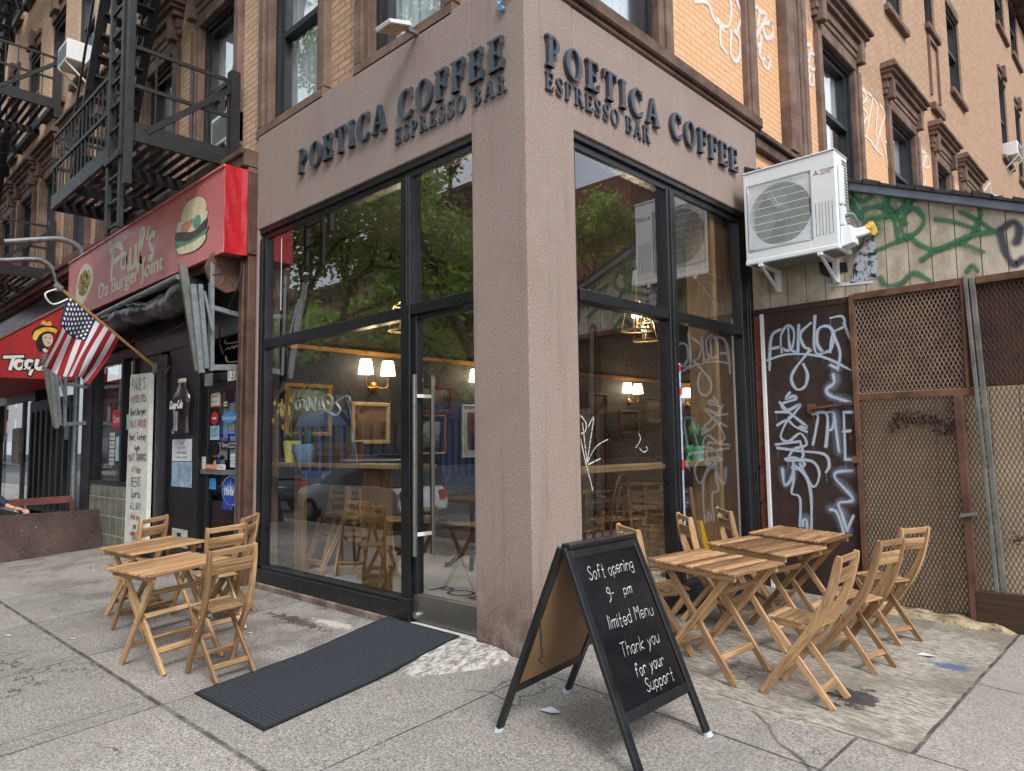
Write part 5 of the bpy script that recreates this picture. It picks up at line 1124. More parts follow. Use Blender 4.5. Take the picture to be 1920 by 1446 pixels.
mesh(2.04,3.55,.18,3.03,.02).build('mesh_panel', M['mesh'], fence, fix=False)
# the shed wall right behind the mesh
s = MB(); s.fbox(FS,1.08,4.0,2.08,3.08,-.14,-.1); s.build('rusty_sheet', M['rustplate'], shed)
s = MB(); x = 1.08
while x < 3.9: s.fbox(FS,x,x+.225,-.12,2.07,-.12,-.075); x += .23
s.build('back_boards', simple('beige_back_board',(206,186,156),.85,0,.14,2,.2,30), shed, bevel=.003)
s = MB(); s.fbox(FS,1.08,3.9,-.12,2.08,-.19,-.125); s.build('siding_backing', M['room'], shed)
s = MB(); rr = random.Random(5)
for k in range(420):
    x = 1.66+abs(rr.gauss(0,1))*.0+rr.uniform(-.3,.36); z = 1.74+rr.gauss(0,.045)+.04*math.sin(x*9); 
    if k > 330: x = rr.uniform(2.3,3.4); z = .66+rr.gauss(0,.03)
    a = rr.uniform(0,PI); L = rr.uniform(.015,.05); y = -.03+rr.uniform(-.03,.03)
    s.poly([FS(x,z,y),FS(x+L*math.cos(a),z+L*math.sin(a),y+.02),FS(x+L*math.cos(a)+.02,z+L*math.sin(a)-.02,y-.01)], None, 0 if rr.random() < .93 else 1)
tag(s.build('leaf_litter', [simple('dead_leaves',(46,38,32),.9), M['paper']], None, fix=False), 'clump of dark dead leaves caught behind the mesh fence', 'leaves')
s = MB()
n = 26
for i in range(n):
    a, b = 1.1+1.35*i/n, 1.1+1.35*(i+1)/n
    h = lambda u: .035+.006*math.sin(u*7)-.008*math.sin(u*19)-max(0,u-2.2)*.3
    fy = lambda u: .26+.01*math.sin(u*11)+.008*math.sin(u*29)
    za, zb = gz(a,3.5), gz(b,3.5)
    s.hexa([FS(a,za-.05,fy(a)),FS(b,zb-.05,fy(b)),FS(b,zb-.05,-.1),FS(a,za-.05,-.1),FS(a,za+h(a),fy(a)-.06),FS(b,zb+h(b),fy(b)-.06),FS(b,zb+h(b)+.03,-.1),FS(a,za+h(a)+.03,-.1)])
def curbm():
    m = Mt('crumbling_yellow_curb'); o = m.co(); n = m.noise(o, 7, 6, .75); c = m.mix(m.mr(n, .35, .6), s2l((104,94,76)), s2l((182,164,130))); c = m.mix(m.mr(m.noise(o, 12, 5, .8), .57, .66), c, s2l((76,66,54)))
    m.set(Base_Color=c, Roughness=.9); m.bump(n, .8, .02); return m.m
tag(s.build('curb_footing', curbm(), None, fix=True), 'crumbling yellowish concrete footing under the mesh fence','footing')

# ------------------------------------------------------------------ condenser unit
ac = thing('condenser_unit','large white outdoor air conditioner on brackets over the shed wall','air conditioner',(.65,3.6,3.5))
FA2 = frame((0,3.40,0),(1,0,0),(0,0,1),(0,-1,0))
u0,u1,v0,v1 = .155,1.135,3.53,4.53; cx, cz, rad = .54,4.02,.335
s = MB(); g0,g1,h0,h1 = .205,.875,3.665,4.375
# front plate with a round opening
n = 64; sq = []
for i in range(n):
    a = 2*PI*i/n; c_, s_ = math.cos(a), math.sin(a); k = 1/max(abs(c_)/((g1-g0)/2), abs(s_)/((h1-h0)/2)); sq.append(((g0+g1)/2+c_*k, (h0+h1)/2+s_*k))
for i in range(n):
    j = (i+1) % n; a0, a1 = 2*PI*i/n, 2*PI*j/n
    ci, cj = (cx+rad*math.cos(a0), cz+rad*math.sin(a0)), (cx+rad*math.cos(a1), cz+rad*math.sin(a1))
    s.poly([FA2(*sq[i],-.02),FA2(*sq[j],-.02),FA2(*cj,-.03),FA2(*ci,-.03)])
    s.poly([FA2(*ci,-.03),FA2(*cj,-.03),FA2(*cj,-.16),FA2(*ci,-.16)])
s.fbox(FA2,u0,g0,v0,v1,-.36,0); s.fbox(FA2,g1,u1,v0,v1,-.36,0); s.fbox(FA2,g0,g1,v0,h0,-.36,0); s.fbox(FA2,g0,g1,h1,v1,-.36,0)
body = s.build('casing', M['acwhite'], ac, bevel=.006)
s = MB(); s.fbox(FA2,u0-.01,u1+.01,v1,v1+.02,-.37,.012); s.build('casing_top', M['acwhite'], ac, bevel=.008)
s = MB(); s.fbox(FA2,u0-.006,u1+.006,v0-.02,v0+.03,-.365,.008); s.build('casing_base', M['acwhite'], ac, bevel=.008)
s = MB(); s.fbox(FA2,g0,g1,h0,h1,-.34,-.16); s.build('coil', simple('dark_green_coil',(24,44,34),.35,.3,.3,9), ac)
s = MB()
for k in range(3):
    A = 2*PI*k/3+.4
    for i in range(8):
        t0, t1 = A+i*.2, A+(i+1)*.2; z0, z1 = -.14+.012*i, -.14+.012*(i+1)
        s.poly([FA2(cx+.08*math.cos(t0),cz+.08*math.sin(t0),z0),FA2(cx+.08*math.cos(t1),cz+.08*math.sin(t1),z1),FA2(cx+.31*math.cos(t1+.15),cz+.31*math.sin(t1+.15),z1),FA2(cx+.31*math.cos(t0+.15),cz+.31*math.sin(t0+.15),z0)])
s.lathe([(0,.0),(.09,.0),(.08,.05),(0,.06)], FA2(cx,cz,-.13), 20, (0,-1,0))
s.build('fan', simple('grey_green_fan',(58,92,74),.3,0,.2,7), ac, fix=False)
s = MB()
for k in range(62):
    x = g0+.012+(g1-g0-.024)*k/61; s.bar(FA2(x,h0+.01,.012),FA2(x,h1-.01,.012),.0021,.0021)
for k in range(9):
    z = h0+.02+(h1-h0-.04)*k/8; s.bar(FA2(g0+.005,z,.009),FA2(g1-.005,z,.009),.005,.005)
s.build('fan_grille', M['acwhite'], ac)
s = MB(); ribbon(s, [[(g0-.012,h0-.012),(g1+.012,h0-.012),(g1+.012,h1+.012),(g0-.012,h1+.012),(g0-.012,h0-.012)]], .008, FA2, .002, smooth=False)
for k in range(3): 
    a = .925+.065*k; ribbon(s, [[(a,3.68),(a,4.02),(a+.036,4.02),(a+.036,3.68),(a,3.68)]], .006, FA2, .002, smooth=False)
s.build('panel_line', M['acgrey'], ac, fix=False)
s = MB(); L = .032
for ang in (90, 210, 330):
    a = math.radians(ang); d = (math.cos(a), math.sin(a)); p = (-d[1], d[0]); o = (.945,4.335)
    s.prism([(o[0],o[1]),(o[0]+d[0]*L*.5+p[0]*L*.32,o[1]+d[1]*L*.5+p[1]*L*.32),(o[0]+d[0]*L,o[1]+d[1]*L),(o[0]+d[0]*L*.5-p[0]*L*.32,o[1]+d[1]*L*.5-p[1]*L*.32)], FA2, .0, .002)
s.build('logo', M['redst'], ac, fix=False)
s = MB(); text(s,'MITSUBISHI',.99,4.34,.024,FA2,.002,.135); text(s,'ELECTRIC',.99,4.308,.024,FA2,.002,.105); s.build('lettering', M['ink'], ac, fix=False)
s = MB()  # side covers facing +X
X = lambda a,b,y0,y1,z0,z1: s.box(a,b,y0,y1,z0,z1)
X(1.136,1.17,3.46,3.56,3.98,4.4); X(1.136,1.18,3.46,3.56,3.76,3.96); s.hexa([(1.136,3.45,3.53),(1.26,3.47,3.56),(1.26,3.62,3.56),(1.136,3.64,3.53),(1.136,3.45,3.75),(1.24,3.47,3.74),(1.24,3.62,3.74),(1.136,3.64,3.75)])
s.build('side_cover', M['acwhite'], ac, bevel=.012, seg=2)
s = MB()
for k in range(22): s.box(1.136,1.142,3.6,3.74,3.8+.032*k,3.812+.032*k)
s.build('side_grille', M['acgrey'], ac)
for x in (.32,.95):
    s = MB(); s.box(x-.025,x+.025,3.38,3.84,3.47,3.505); s.box(x-.03,x+.03,3.80,3.86,3.25,3.505); s.bar((x,3.42,3.48),(x,3.81,3.27),.03,.03); s.build('wall_bracket', M['acwhite'], ac, bevel=.004)
s = MB(); s.box(.2,1.1,3.42,3.74,3.505,3.512); s.build('underside', M['acgrey'], ac)
s = MB(); s.tube(crom([(1.22,3.54,3.65),(1.27,3.62,3.67),(1.285,3.75,3.71),(1.28,3.86,3.75)],6), .03, 12); s.tube(crom([(1.22,3.56,3.70),(1.26,3.66,3.73),(1.27,3.86,3.78)],6), .022, 10); s.build('hose', M['acwhite'], ac, smooth=True)
s = MB(); s.tube(crom([(1.18,3.5,3.85),(1.24,3.52,3.86),(1.26,3.6,3.78),(1.24,3.8,3.76)],6), .02, 8); s.build('hose', M['acgrey'], ac, smooth=True)
s = MB(); rr = random.Random(2); P = []
for i in range(9):
    th = PI*i/8
    for j in range(12):
        ph = 2*PI*j/12; r = .075*(1+.3*math.sin(3*ph+i)*rr.uniform(.3,1)); P.append((1.3+r*math.sin(th)*math.cos(ph),3.84+r*.8*math.cos(th),3.76+r*math.sin(th)*math.sin(ph)))
for i in range(8):
    for j in range(12): s.poly([P[i*12+j],P[i*12+(j+1)%12],P[(i+1)*12+(j+1)%12],P[(i+1)*12+j]])
tag(s.build('foam_seal', simple('yellow_expanding_foam',(206,172,76),.8,0,.15,14,.4,50), None, smooth=True), 'lump of yellow expanding foam where the white hose enters the shed wall','foam')
# ------------------------------------------------------------------ furniture
def place(x, y, rz_):
    e = .01; n = V3((-(gz(x+e,y)-gz(x-e,y))/(2*e), -(gz(x,y+e)-gz(x,y-e))/(2*e), 1)).normalized()
    q = V3((0,0,1)).rotation_difference(n) @ Quaternion((0,0,1), rz_)
    return (x, y, gz(x, y)+.003), q.to_euler()
SIDE = [(.206,0),(.10,.165),(-.015,.335),(-.115,.485),(-.185,.62),(-.235,.76),(-.279,.965)]
def strip2(pts, w0, w1, wm):
    P = crom(pts, 5); n = len(P); A = []; B = []
    for i, (x, z) in enumerate(P):
        a, b = P[max(i-1,0)], P[min(i+1,n-1)]; dx, dz = b[0]-a[0], b[1]-a[1]; L = math.hypot(dx, dz); t = i/(n-1)
        w = (w0+(wm-w0)*min(1,t*2)) if t < .5 else (wm+(w1-wm)*(t-.5)*2)
        if t > .93: w *= 1-.35*((t-.93)/.07)**2
        A.append((x-dz/L*w/2, z+dx/L*w/2)); B.append((x+dz/L*w/2, z-dx/L*w/2))
    return A, B, P
def curved_side(y, th):
    A, B, P = strip2(SIDE, .048, .05, .066); s = MB(); L = 0
    for i in range(len(A)-1):
        s.hexa([(A[i][0],y-th/2,A[i][1]),(B[i][0],y-th/2,B[i][1]),(B[i][0],y+th/2,B[i][1]),(A[i][0],y+th/2,A[i][1]),
                (A[i+1][0],y-th/2,A[i+1][1]),(B[i+1][0],y-th/2,B[i+1][1]),(B[i+1][0],y+th/2,B[i+1][1]),(A[i+1][0],y+th/2,A[i+1][1])])
    # one island: weld and drop inner faces
    o = MB(); n = len(A)
    idx = lambda i, k: 4*i+k
    for i in range(n): o.v += [(A[i][0],y-th/2,A[i][1]),(B[i][0],y-th/2,B[i][1]),(B[i][0],y+th/2,B[i][1]),(A[i][0],y+th/2,A[i][1])]
    ln = [0]
    for i in range(1, n): ln.append(ln[-1]+math.hypot(P[i][0]-P[i-1][0], P[i][1]-P[i-1][1]))
    wv = (0,.05,.08,.13,.16)
    for i in range(n-1):
        for k in range(4):
            k2 = (k+1) % 4; o.f.append((idx(i,k),idx(i,k2),idx(i+1,k2),idx(i+1,k))); o.m.append(0)
            o.uv.append([(ln[i],wv[k]),(ln[i],wv[k+1]),(ln[i+1],wv[k+1]),(ln[i+1],wv[k])])
    for i, f in ((0,(0,1,2,3)),(n-1,(3,2,1,0))): o.f.append(tuple(idx(i,k) for k in f)); o.m.append(0); o.uv.append([(0,0),(.0,.02),(.02,.02),(.02,0)])
    return o
W = M['acacia']
def make_chair(label):
    t = thing('folding_chair', label, 'chair')
    for y in (-.172,.172): curved_side(y, .026).build('back_leg', W, t, bevel=.004)
    for y in (-.143,.143):
        s = MB(); s.bar((.165,y,.47),(-.237,y,0),.022,.046,(1,0,0)); s.build('leg', W, t, bevel=.003)
    s = MB(); n = 6
    for k in range(n):
        x = .185-.058*k; z = .505-.012*k/n; s.box(x-.05,x,-.155 if k < 4 else -.125,.155 if k < 4 else .125,z-.009,z+.009)
    s.build('seat', W, t, bevel=.004)
    for y in (-.112,.112): 
        s = MB(); s.prism([(.17,.495),(-.135,.483),(-.13,.44),(.12,.45),(.165,.47)], frame((0,y,0),(1,0,0),(0,0,1),(0,-1,0)), -.011, .011); s.build('seat_rail', W, t, bevel=.003)
    A, B, P = strip2(SIDE, .05, .05, .05)
    for zc in (.925,.855,.785):
        i = min(range(len(P)), key=lambda i: abs(P[i][1]-zc)); x, z = P[i]; d = V3((P[min(i+1,len(P)-1)][0]-P[i-1][0],0,P[min(i+1,len(P)-1)][1]-P[i-1][1])).normalized()
        s = MB(); s.bar((x,-.16,z),(x,.16,z),.016,.046,(d.x,0,d.z)); s.build('back_slat', W, t, bevel=.003)
    s = MB(); s.bar((-.155,-.134,.095),(-.155,.134,.095),.046,.018,(.65,0,-.76)); s.build('stretcher', W, t, bevel=.003)
    s = MB(); s.bar((.125,-.16,.13),(.125,.16,.13),.046,.018,(.8,0,.5)); s.build('stretcher', W, t, bevel=.003)
    s = MB()
    for y in (-.186,.186):
        sg = 1 if y > 0 else -1
        for x, z in ((-.03,.355),(-.095,.465)): s.lathe([(0,0),(.007,0),(.006,.003),(0,.004)],(x,y,z),8,(0,sg,0))
    s.build('bolts', M['bolt'], t)
    s = MB(); s.box(-.15,-.09,.128,.158,.472,.482); s.box(-.17,-.14,.13,.156,.474,.492); s.build('hinge', M['bolt'], t)
    return t
def make_table(label, mat):
    t = thing('folding_table', label, 'table'); a, b, h = .36, .35, .775; n = 11
    s = MB(); w = 2*a/n
    for k in range(n): s.box(-a+w*k+.0055,-a+w*(k+1)-.0055,-b,b,h-.02,h)
    s.build('tabletop', mat, t, bevel=.004)
    for y in (-b+.06, b-.06):
        s = MB(); s.box(-a+.03,a-.03,y-.012,y+.012,h-.066,h-.0205); s.build('apron', W, t, bevel=.003)
    for sg in (1, -1):
        for y in ((.27,-.27) if sg > 0 else (.235,-.235)):
            s = MB(); s.bar((-.30*sg,y,0),(.27*sg,y,h-.035),.026,.048,(1,0,0)); s.build('leg', W, t, bevel=.003)
    f = lambda z, sg: -.30*sg+.57*sg*z/(h-.035)
    for z, sg, hw in ((.16,1,.257),(.16,-1,.222),(.6,1,.257)):
        s = MB(); x = f(z, sg); s.bar((x,-hw,z),(x,hw,z),.02,.048,(sg*.6,0,.8)); s.build('stretcher', W, t, bevel=.003)
    s = MB()
    for y in (-.284,.284):
        for x, z in ((-.01,.375),(.235,.7),(-.235,.7)): s.lathe([(0,0),(.008,0),(.007,.003),(0,.004)],(x,y,z),8,(0,1 if y > 0 else -1,0))
    s.build('bolts', M['bolt'], t)
    return t
GC = 'folding wooden chairs set out on the sidewalk'; GT = 'folding wooden tables set out on the sidewalk'
CHAIRS = [('slatted chair at the nearest right table, back toward the curb side',1.607,.876,3.172),('slatted chair at the middle right table, back toward the mesh fence',1.61,1.839,2.966),
 ('slatted chair closest to the mesh fence, at the farthest right table',1.549,2.764,2.821),('slatted chair between the black sign board and the window, facing the nearest right table',.467,.918,1.05),
 ('slatted chair against the window post, facing the middle right table',.40,1.92,.84),('slatted chair against the window beside the graffiti door',.40,2.66,.84),
 ('slatted chair in front of the left tables, nearest the door mat',-1.836,-1.497,3.149),('slatted chair between the two left tables, in front of the stickered door',-3.0,-1.0,3.1),
 ('slatted chair turned askew by the rust brown pier, left of the coffee shop glass',-3.375,-.757,3.862),('slatted chair in front of the white hand painted board',-4.427,-1.238,3.61)]
pc = None
for lab, x, y, r in CHAIRS:
    loc, rot = place(x, y, r)
    if pc is None: pc = make_chair(lab); pc.location = loc; pc.rotation_euler = rot; pc['group'] = GC
    else: dup(pc, lab, loc, rot, GC)
p1 = None; p2 = None
for lab, x, y, r, k in (('square slatted table nearest the black sign board','.948',.908,-.06,0),('square slatted table in the middle of the right row',.888,1.9,-.087,0),('square slatted table by the graffiti door',.812,2.82,.02,0),
                     ('square slatted table of the left pair, nearer the camera',-2.451,-1.609,.12,1),('square slatted table of the left pair, nearer the tiled wall',-3.62,-1.33,.10,1)):
    loc, rot = place(float(x), y, r)
    if k == 0:
        if p1 is None: p1 = make_table(lab, M['acacia2']); q = p1; q.location = loc; q.rotation_euler = rot; q['group'] = GT
        else: dup(p1, lab, loc, rot, GT)
    else:
        if p2 is None: p2 = make_table(lab, M['acacia3']); q = p2; q.location = loc; q.rotation_euler = rot; q['group'] = GT
        else: dup(p2, lab, loc, rot, GT)

# A-frame blackboard
ab = thing('sandwich_board','black framed sandwich board with white chalk writing on the sidewalk','sandwich board',(1.0,-.53,gz(1.0,-.53)))
AB = dict(a0=V3((1.474,-.835,-.092)),a1=V3((1.48,-.167,-.075)),t0=V3((1.035,-.865,1.02)),t1=V3((1.03,-.215,1.02)),b0=V3((.555,-.929,-.064)),b1=V3((.505,-.243,-.029)))
def ab_panel(p0, p1, t0, t1, sgn, face, inner):
    e = (t1-t0).normalized(); d0 = (t0-p0).normalized(); nrm = e.cross(d0).normalized(); nrm = nrm if nrm.x*sgn > 0 else -nrm
    s = MB()
    for p, t in ((p0,t0),(p1,t1)): s.bar(p+(t-p)*.02, t, .05, .03, nrm)
    A = lambda f, q: (p0.lerp(t0, f)).lerp(p1.lerp(t1, f), q)
    for f in (.235,.965):
        s.bar(A(f,.035), A(f,.965), .03 if 0 else .028, .055, d0)
    s.build('panel_frame', M['frame'], ab, bevel=.004)
    s = MB(); g = [A(.25,.05),A(.25,.95),A(.95,.95),A(.95,.05)]
    s.hexa([g[0]-nrm*.006,g[1]-nrm*.006,g[1]+nrm*.004,g[0]+nrm*.004,g[3]-nrm*.006,g[2]-nrm*.006,g[2]+nrm*.004,g[3]+nrm*.004])
    o = s.build('board', [face], ab)
    s = MB(); g2 = [q-nrm*.0085 for q in (A(.255,.055),A(.255,.945),A(.945,.945),A(.945,.055))]; s.poly(g2); s.build('back_panel', inner, ab, fix=False)
    for p, t in ((p0,t0),(p1,t1)):
        s = MB(); d = (t-p).normalized(); s.tube([p-d*.005, p+d*.022], [.03,.027], 10); s.build('foot_cap', simple('clear_foot_cap',(176,182,192),.25), ab, smooth=True)
    return A, nrm
chalkface = simple('glossy_blackboard',(22,23,27),.22,0,.35,3)
hard = simple('brown_hardboard',(132,102,72),.6,0,.06,3)
A, nrm = ab_panel(AB['a0'],AB['a1'],AB['t0'],AB['t1'],1,chalkface,hard)
if nrm.x < 0: nrm = -nrm
wid = ((AB['a1']-AB['a0']).length+(AB['t1']-AB['t0']).length)/2; hei = (AB['t0']-AB['a0']).length
fb = lambda u, v, d=0: A(v, u)+nrm*(.0075+d)
rr = random.Random(4); st = []
for tx, u, v, h, wdt in (('Soft opening',.16,.835,.06,.68),('9-   pm',.31,.73,.05,.38),('limited Menu',.2,.60,.06,.68),('Thank you',.24,.47,.06,.58),('for your',.33,.37,.055,.44),('Support',.4,.295,.055,.42)):
    q, x = write(tx, 0, 0, h, 1., .18, .05, rr); st += [[(u+p[0]/x*wdt, v+p[1]*1.0) for p in z] for z in q]
s = MB(); ribbon(s, st, .0031, fb, 0, step=.00004, k=4); s.build('chalk_writing', simple('white_chalk_pen',(214,214,214),.8), ab, fix=False)
for y in (-.90,-.2):
    pass
s = MB(); s.bar(AB['t0']+V3((0,-.0,.005)),AB['t1']+V3((0,.0,.005)),.07,.03); s.build('top_rail', M['frame'], ab, bevel=.006)
A2, n2 = ab_panel(AB['b0'],AB['b1'],AB['t0']-V3((.03,0,0)),AB['t1']-V3((.03,0,0)),-1,chalkface,hard)
s = MB(); q = AB['b0'].lerp(AB['t0'],.63)+V3((.03,-.035,0)); s.tube([q,q+V3((.01,0,-.2)),q+V3((-.015,0,-.22)),q+V3((.035,0,-.245))], .006, 6); s.build('stay_hook', M['iron'], ab, smooth=True)

# door mat draped over the wedge
def mat_():
    mb = MB(); c = [V3((-1.56,-1.81,0)),V3((-.575,-1.80,0)),V3((-.79,-.02,0)),V3((-1.76,-.02,0))]; NU, NV = 20, 40
    def P(u, v, up=1):
        p = c[0].lerp(c[1], u).lerp(c[3].lerp(c[2], u), v)
        z = max(gz(p.x, p.y), rz(p.x, p.y)-.004 if p.y > -.72 else -9)
        # smooth bridging at the toe of the wedge
        t = max(0, 1-abs(p.y+.72)/.2); z += .012*t
        return V3((p.x, p.y, z+(.014 if up else .001)))
    for i in range(NU):
        for k in range(NV): mb.poly([P(i/NU,k/NV),P((i+1)/NU,k/NV),P((i+1)/NU,(k+1)/NV),P(i/NU,(k+1)/NV)], [(i/NU,k/NV),((i+1)/NU,k/NV),((i+1)/NU,(k+1)/NV),(i/NU,(k+1)/NV)])
    for k in range(NV):
        for u in (0, 1): mb.poly([P(u,k/NV),P(u,(k+1)/NV),P(u,(k+1)/NV,0),P(u,k/NV,0)])
    for i in range(NU):
        for v in (0, 1): mb.poly([P(i/NU,v),P((i+1)/NU,v),P((i+1)/NU,v,0),P(i/NU,v,0)])
    m = Mt('ribbed_navy_mat'); x = m.xyz(m.co('UV')); o = m.co()
    rib = m.math('SINE', m.math('MULTIPLY', x[1], 2*PI*62)); n = m.noise(m.scale(o, (1,1,1)), 75, 4, .8); n2 = m.noise(o, 60, 3, .7)
    ed = m.math('MINIMUM', m.math('MINIMUM', x[0], m.math('SUBTRACT', 1., x[0])), m.math('MULTIPLY', m.math('MINIMUM', x[1], m.math('SUBTRACT', 1., x[1])), 1.9))
    t = m.math('ADD', m.math('MULTIPLY', m.mr(rib, -1, 1), .5), m.math('MULTIPLY', m.mr(n, .35, .65), .5))
    cc = m.mix(t, s2l((14,15,19)), s2l((58,63,74))); cc = m.mix(m.mr(n2, .6, .7, 0, .3), cc, s2l((84,90,102)))
    cc = m.mix(m.mr(ed, .018, .024, 1, 0), cc, s2l((22,23,27)))
    m.set(Base_Color=cc, Roughness=.95); m.bump(t, .7, .006)
    return mb.build('door_mat', m.m, None, smooth=True)
tag(mat_(), 'long ribbed navy door mat running over the wedge to the glass door','door mat')
# litter
rr = random.Random(8)
for k, (x, y) in enumerate(((1.946,2.43),(.62,-.55))):
    s = MB(); z = gz(x,y)+.006; s.poly([(x-.06,y-.03,z),(x+.05,y-.04,z+.01),(x+.07,y+.03,z),(x-.03,y+.05,z+.006)])
    tag(s.build('paper_scrap', M['paper'], fix=False), ('white paper scrap beside the blue paint splash','white paper scrap under the black sandwich board')[k], 'litter')

for x, y in ((-8.1,-1.15),(-6.2,-.62),(-7.4,-1.6),(-4.6,-2.3),(-3.9,-1.95),(-2.6,-.9),(-5.6,-2.5),(-1.1,-.9)):
    s = MB(); z = gz(x,y)+.006; a = rr.uniform(.015,.04); s.poly([(x-a,y-.02,z),(x+a*.8,y-.025,z+.004),(x+a,y+.015,z),(x-a*.6,y+.02,z+.003)])
    tag(s.build('paper_fleck', M['paper'], fix=False), 'tiny white paper fleck lying on the left sidewalk', 'litter', 'white flecks on the left sidewalk')

# ------------------------------------------------------------------ passer-by leaning on the hatch
def skin(name, verts, edges, mat, par, sub=2):
    me = bpy.data.meshes.new(name); off = rootloc(par)
    me.from_pydata([tuple(V3(v[:3])-off) for v in verts], edges, []); o = bpy.data.objects.new(name, me); COL.objects.link(o); o.parent = par
    md = o.modifiers.new('skin', 'SKIN'); md.use_smooth_shade = True
    for v, d in zip(me.skin_vertices[0].data, verts): v.radius = (d[3], d[4] if len(d) > 4 else d[3])
    me.skin_vertices[0].data[0].use_root = True
    sm = o.modifiers.new('sub', 'SUBSURF'); sm.levels = sub; sm.render_levels = sub; me.materials.append(mat)
    return o
g0 = gz(-10.6,-2.05); px, py = -10.55, -2.05
pe = thing('person','person in a dark navy jacket resting one hand on the brown hatch plate','person',(px,py,g0))
sk = simple('skin',(206,150,124),.5,0,.06,20)
H = lambda x,y,z,r,r2=None: (px+x, py+y, g0+z, r, r2 or r)
bv = [H(0,0,.95,.15,.13),H(0,0,1.2,.16,.12),H(.02,.0,1.45,.17,.12),H(.03,.0,1.58,.07),H(.05,0,1.72,.095,.11),H(.05,0,1.86,.07),
      H(.1,.17,1.47,.065),H(.35,.42,1.16,.05),H(.8,.72,.86,.034),H(.9,.78,.83,.03),
      H(.0,-.2,1.47,.065),H(.05,-.3,1.15,.05),H(.1,-.25,.86,.035),H(.12,-.25,.76,.035),
      H(.02,.1,.88,.095),H(.06,.12,.5,.065),H(.0,.12,.08,.045),H(.16,.14,.035,.04),
      H(.02,-.1,.88,.095),H(.0,-.13,.5,.065),H(-.06,-.13,.08,.045),H(.1,-.15,.035,.04)]
be = [(0,1),(1,2),(2,3),(3,4),(4,5),(2,6),(6,7),(7,8),(8,9),(2,10),(10,11),(11,12),(12,13),(0,14),(14,15),(15,16),(16,17),(0,18),(18,19),(19,20),(20,21)]
body = skin('body', bv, be, sk, pe)
nav = simple('navy_jacket',(28,36,62),.75,0,.3,6,.4,14,bd=.02)
skin('jacket', [H(0,0,.86,.19,.16),H(0,0,1.2,.19,.15),H(.02,.0,1.45,.2,.15),H(.1,.17,1.47,.105),H(.34,.41,1.17,.085),H(.55,.55,1.03,.08),H(.78,.71,.875,.062),H(.0,-.2,1.47,.105),H(.05,-.3,1.15,.085),H(.1,-.25,.88,.06)],
     [(0,1),(1,2),(2,3),(3,4),(4,5),(5,6),(2,7),(7,8),(8,9)], nav, pe)
skin('trousers', [H(0,0,.94,.17,.15),H(.02,.1,.86,.115),H(.06,.12,.5,.085),H(.0,.12,.1,.075),H(.02,-.1,.86,.115),H(.0,-.13,.5,.085),H(-.06,-.13,.1,.075)],[(0,1),(1,2),(2,3),(0,4),(4,5),(5,6)], simple('dark_trousers',(40,42,50),.8), pe)
skin('hair', [H(.02,0,1.8,.09,.11),H(.03,0,1.9,.075)],[(0,1)], simple('dark_hair',(30,26,24),.7), pe, 1)
# hand draped over the plate edge: palm and five fingers
wx, wy, wz = px+.9, py+.78, g0+.83
hv = [(wx,wy,wz,.03,.028),(wx+.06,wy+.05,wz-.005,.036,.022),(wx+.11,wy+.08,wz-.02,.04,.02)]
he = [(0,1),(1,2)]
skin('palm', hv, he, sk, pe, 2)
for k in range(4):
    o = (k-1.5)*.024; L = (.07,.08,.085,.068)[k]
    bx, by, bz = wx+.12-o*.6, wy+.09+o*.95, wz-.025
    skin('finger', [(bx,by,bz,.0125),(bx+L*.45,by+L*.25,bz-.006,.0115),(bx+L*.75,by+L*.4,bz-.03,.0105),(bx+L*.85,by+L*.45,bz-.062,.009)], [(0,1),(1,2),(2,3)], sk, pe, 2)
skin('thumb', [(wx+.05,wy+.015,wz-.01,.0145),(wx+.085,wy-.012,wz-.025,.0125),(wx+.12,wy-.012,wz-.05,.01)], [(0,1),(1,2)], sk, pe, 2)
# ------------------------------------------------------------------ inside the coffee shop
FW = frame((-4.2,0,0),(0,1,0),(0,0,1),(1,0,0))
brass = simple('brass',(168,116,58),.25,.9,.1)
shade = emit('lit_lamp_shade',(1.,.78,.48),5.5)
LIGHTS = []
def point(loc, w, col=(1,.72,.42), r=.06):
    l = bpy.data.lights.new('lamp_light','POINT'); l.energy = w; l.color = col; l.shadow_soft_size = r
    o = bpy.data.objects.new('lamp_light', l); COL.objects.link(o); o.location = loc; return o
def sconce(y, lab):
    t = thing('wall_sconce', lab, 'wall lamp', (-4.2,y,2.4))
    s = MB(); s.lathe([(0,0),(.075,0),(.07,.02),(.03,.035),(.02,.08),(0,.08)], FW(y,2.36,0), 20, (1,0,0)); s.build('wall_plate', brass, t, smooth=True)
    for sg in (-1, 1):
        s = MB(); s.tube(crom([FW(y,2.36,.08),FW(y+sg*.1,2.345,.1),FW(y+sg*.165,2.37,.1),FW(y+sg*.175,2.45,.1),FW(y+sg*.175,2.52,.1)],6), .009, 8); a = s.build('arm', brass, t, smooth=True)
        s = MB(); s.lathe([(.1,0),(.072,.19)], FW(y+sg*.175,2.52,.1), 24); s.build('lamp_shade', shade, a, smooth=True, fix=False)
        p = point(FW(y+sg*.175,2.6,.22), 6); p.parent = t; p.location = p.location-V3(t.location)
for y, lab in ((1.53,'twin shaded wall sconce nearest the left window, above the beige framed picture'),(3.48,'twin shaded wall sconce seen through the glass door'),(7.42,'twin shaded wall sconce seen through the right window, left of the window post'),(9.6,'twin shaded wall sconce deepest in the room, just right of the window post')): sconce(y, lab)
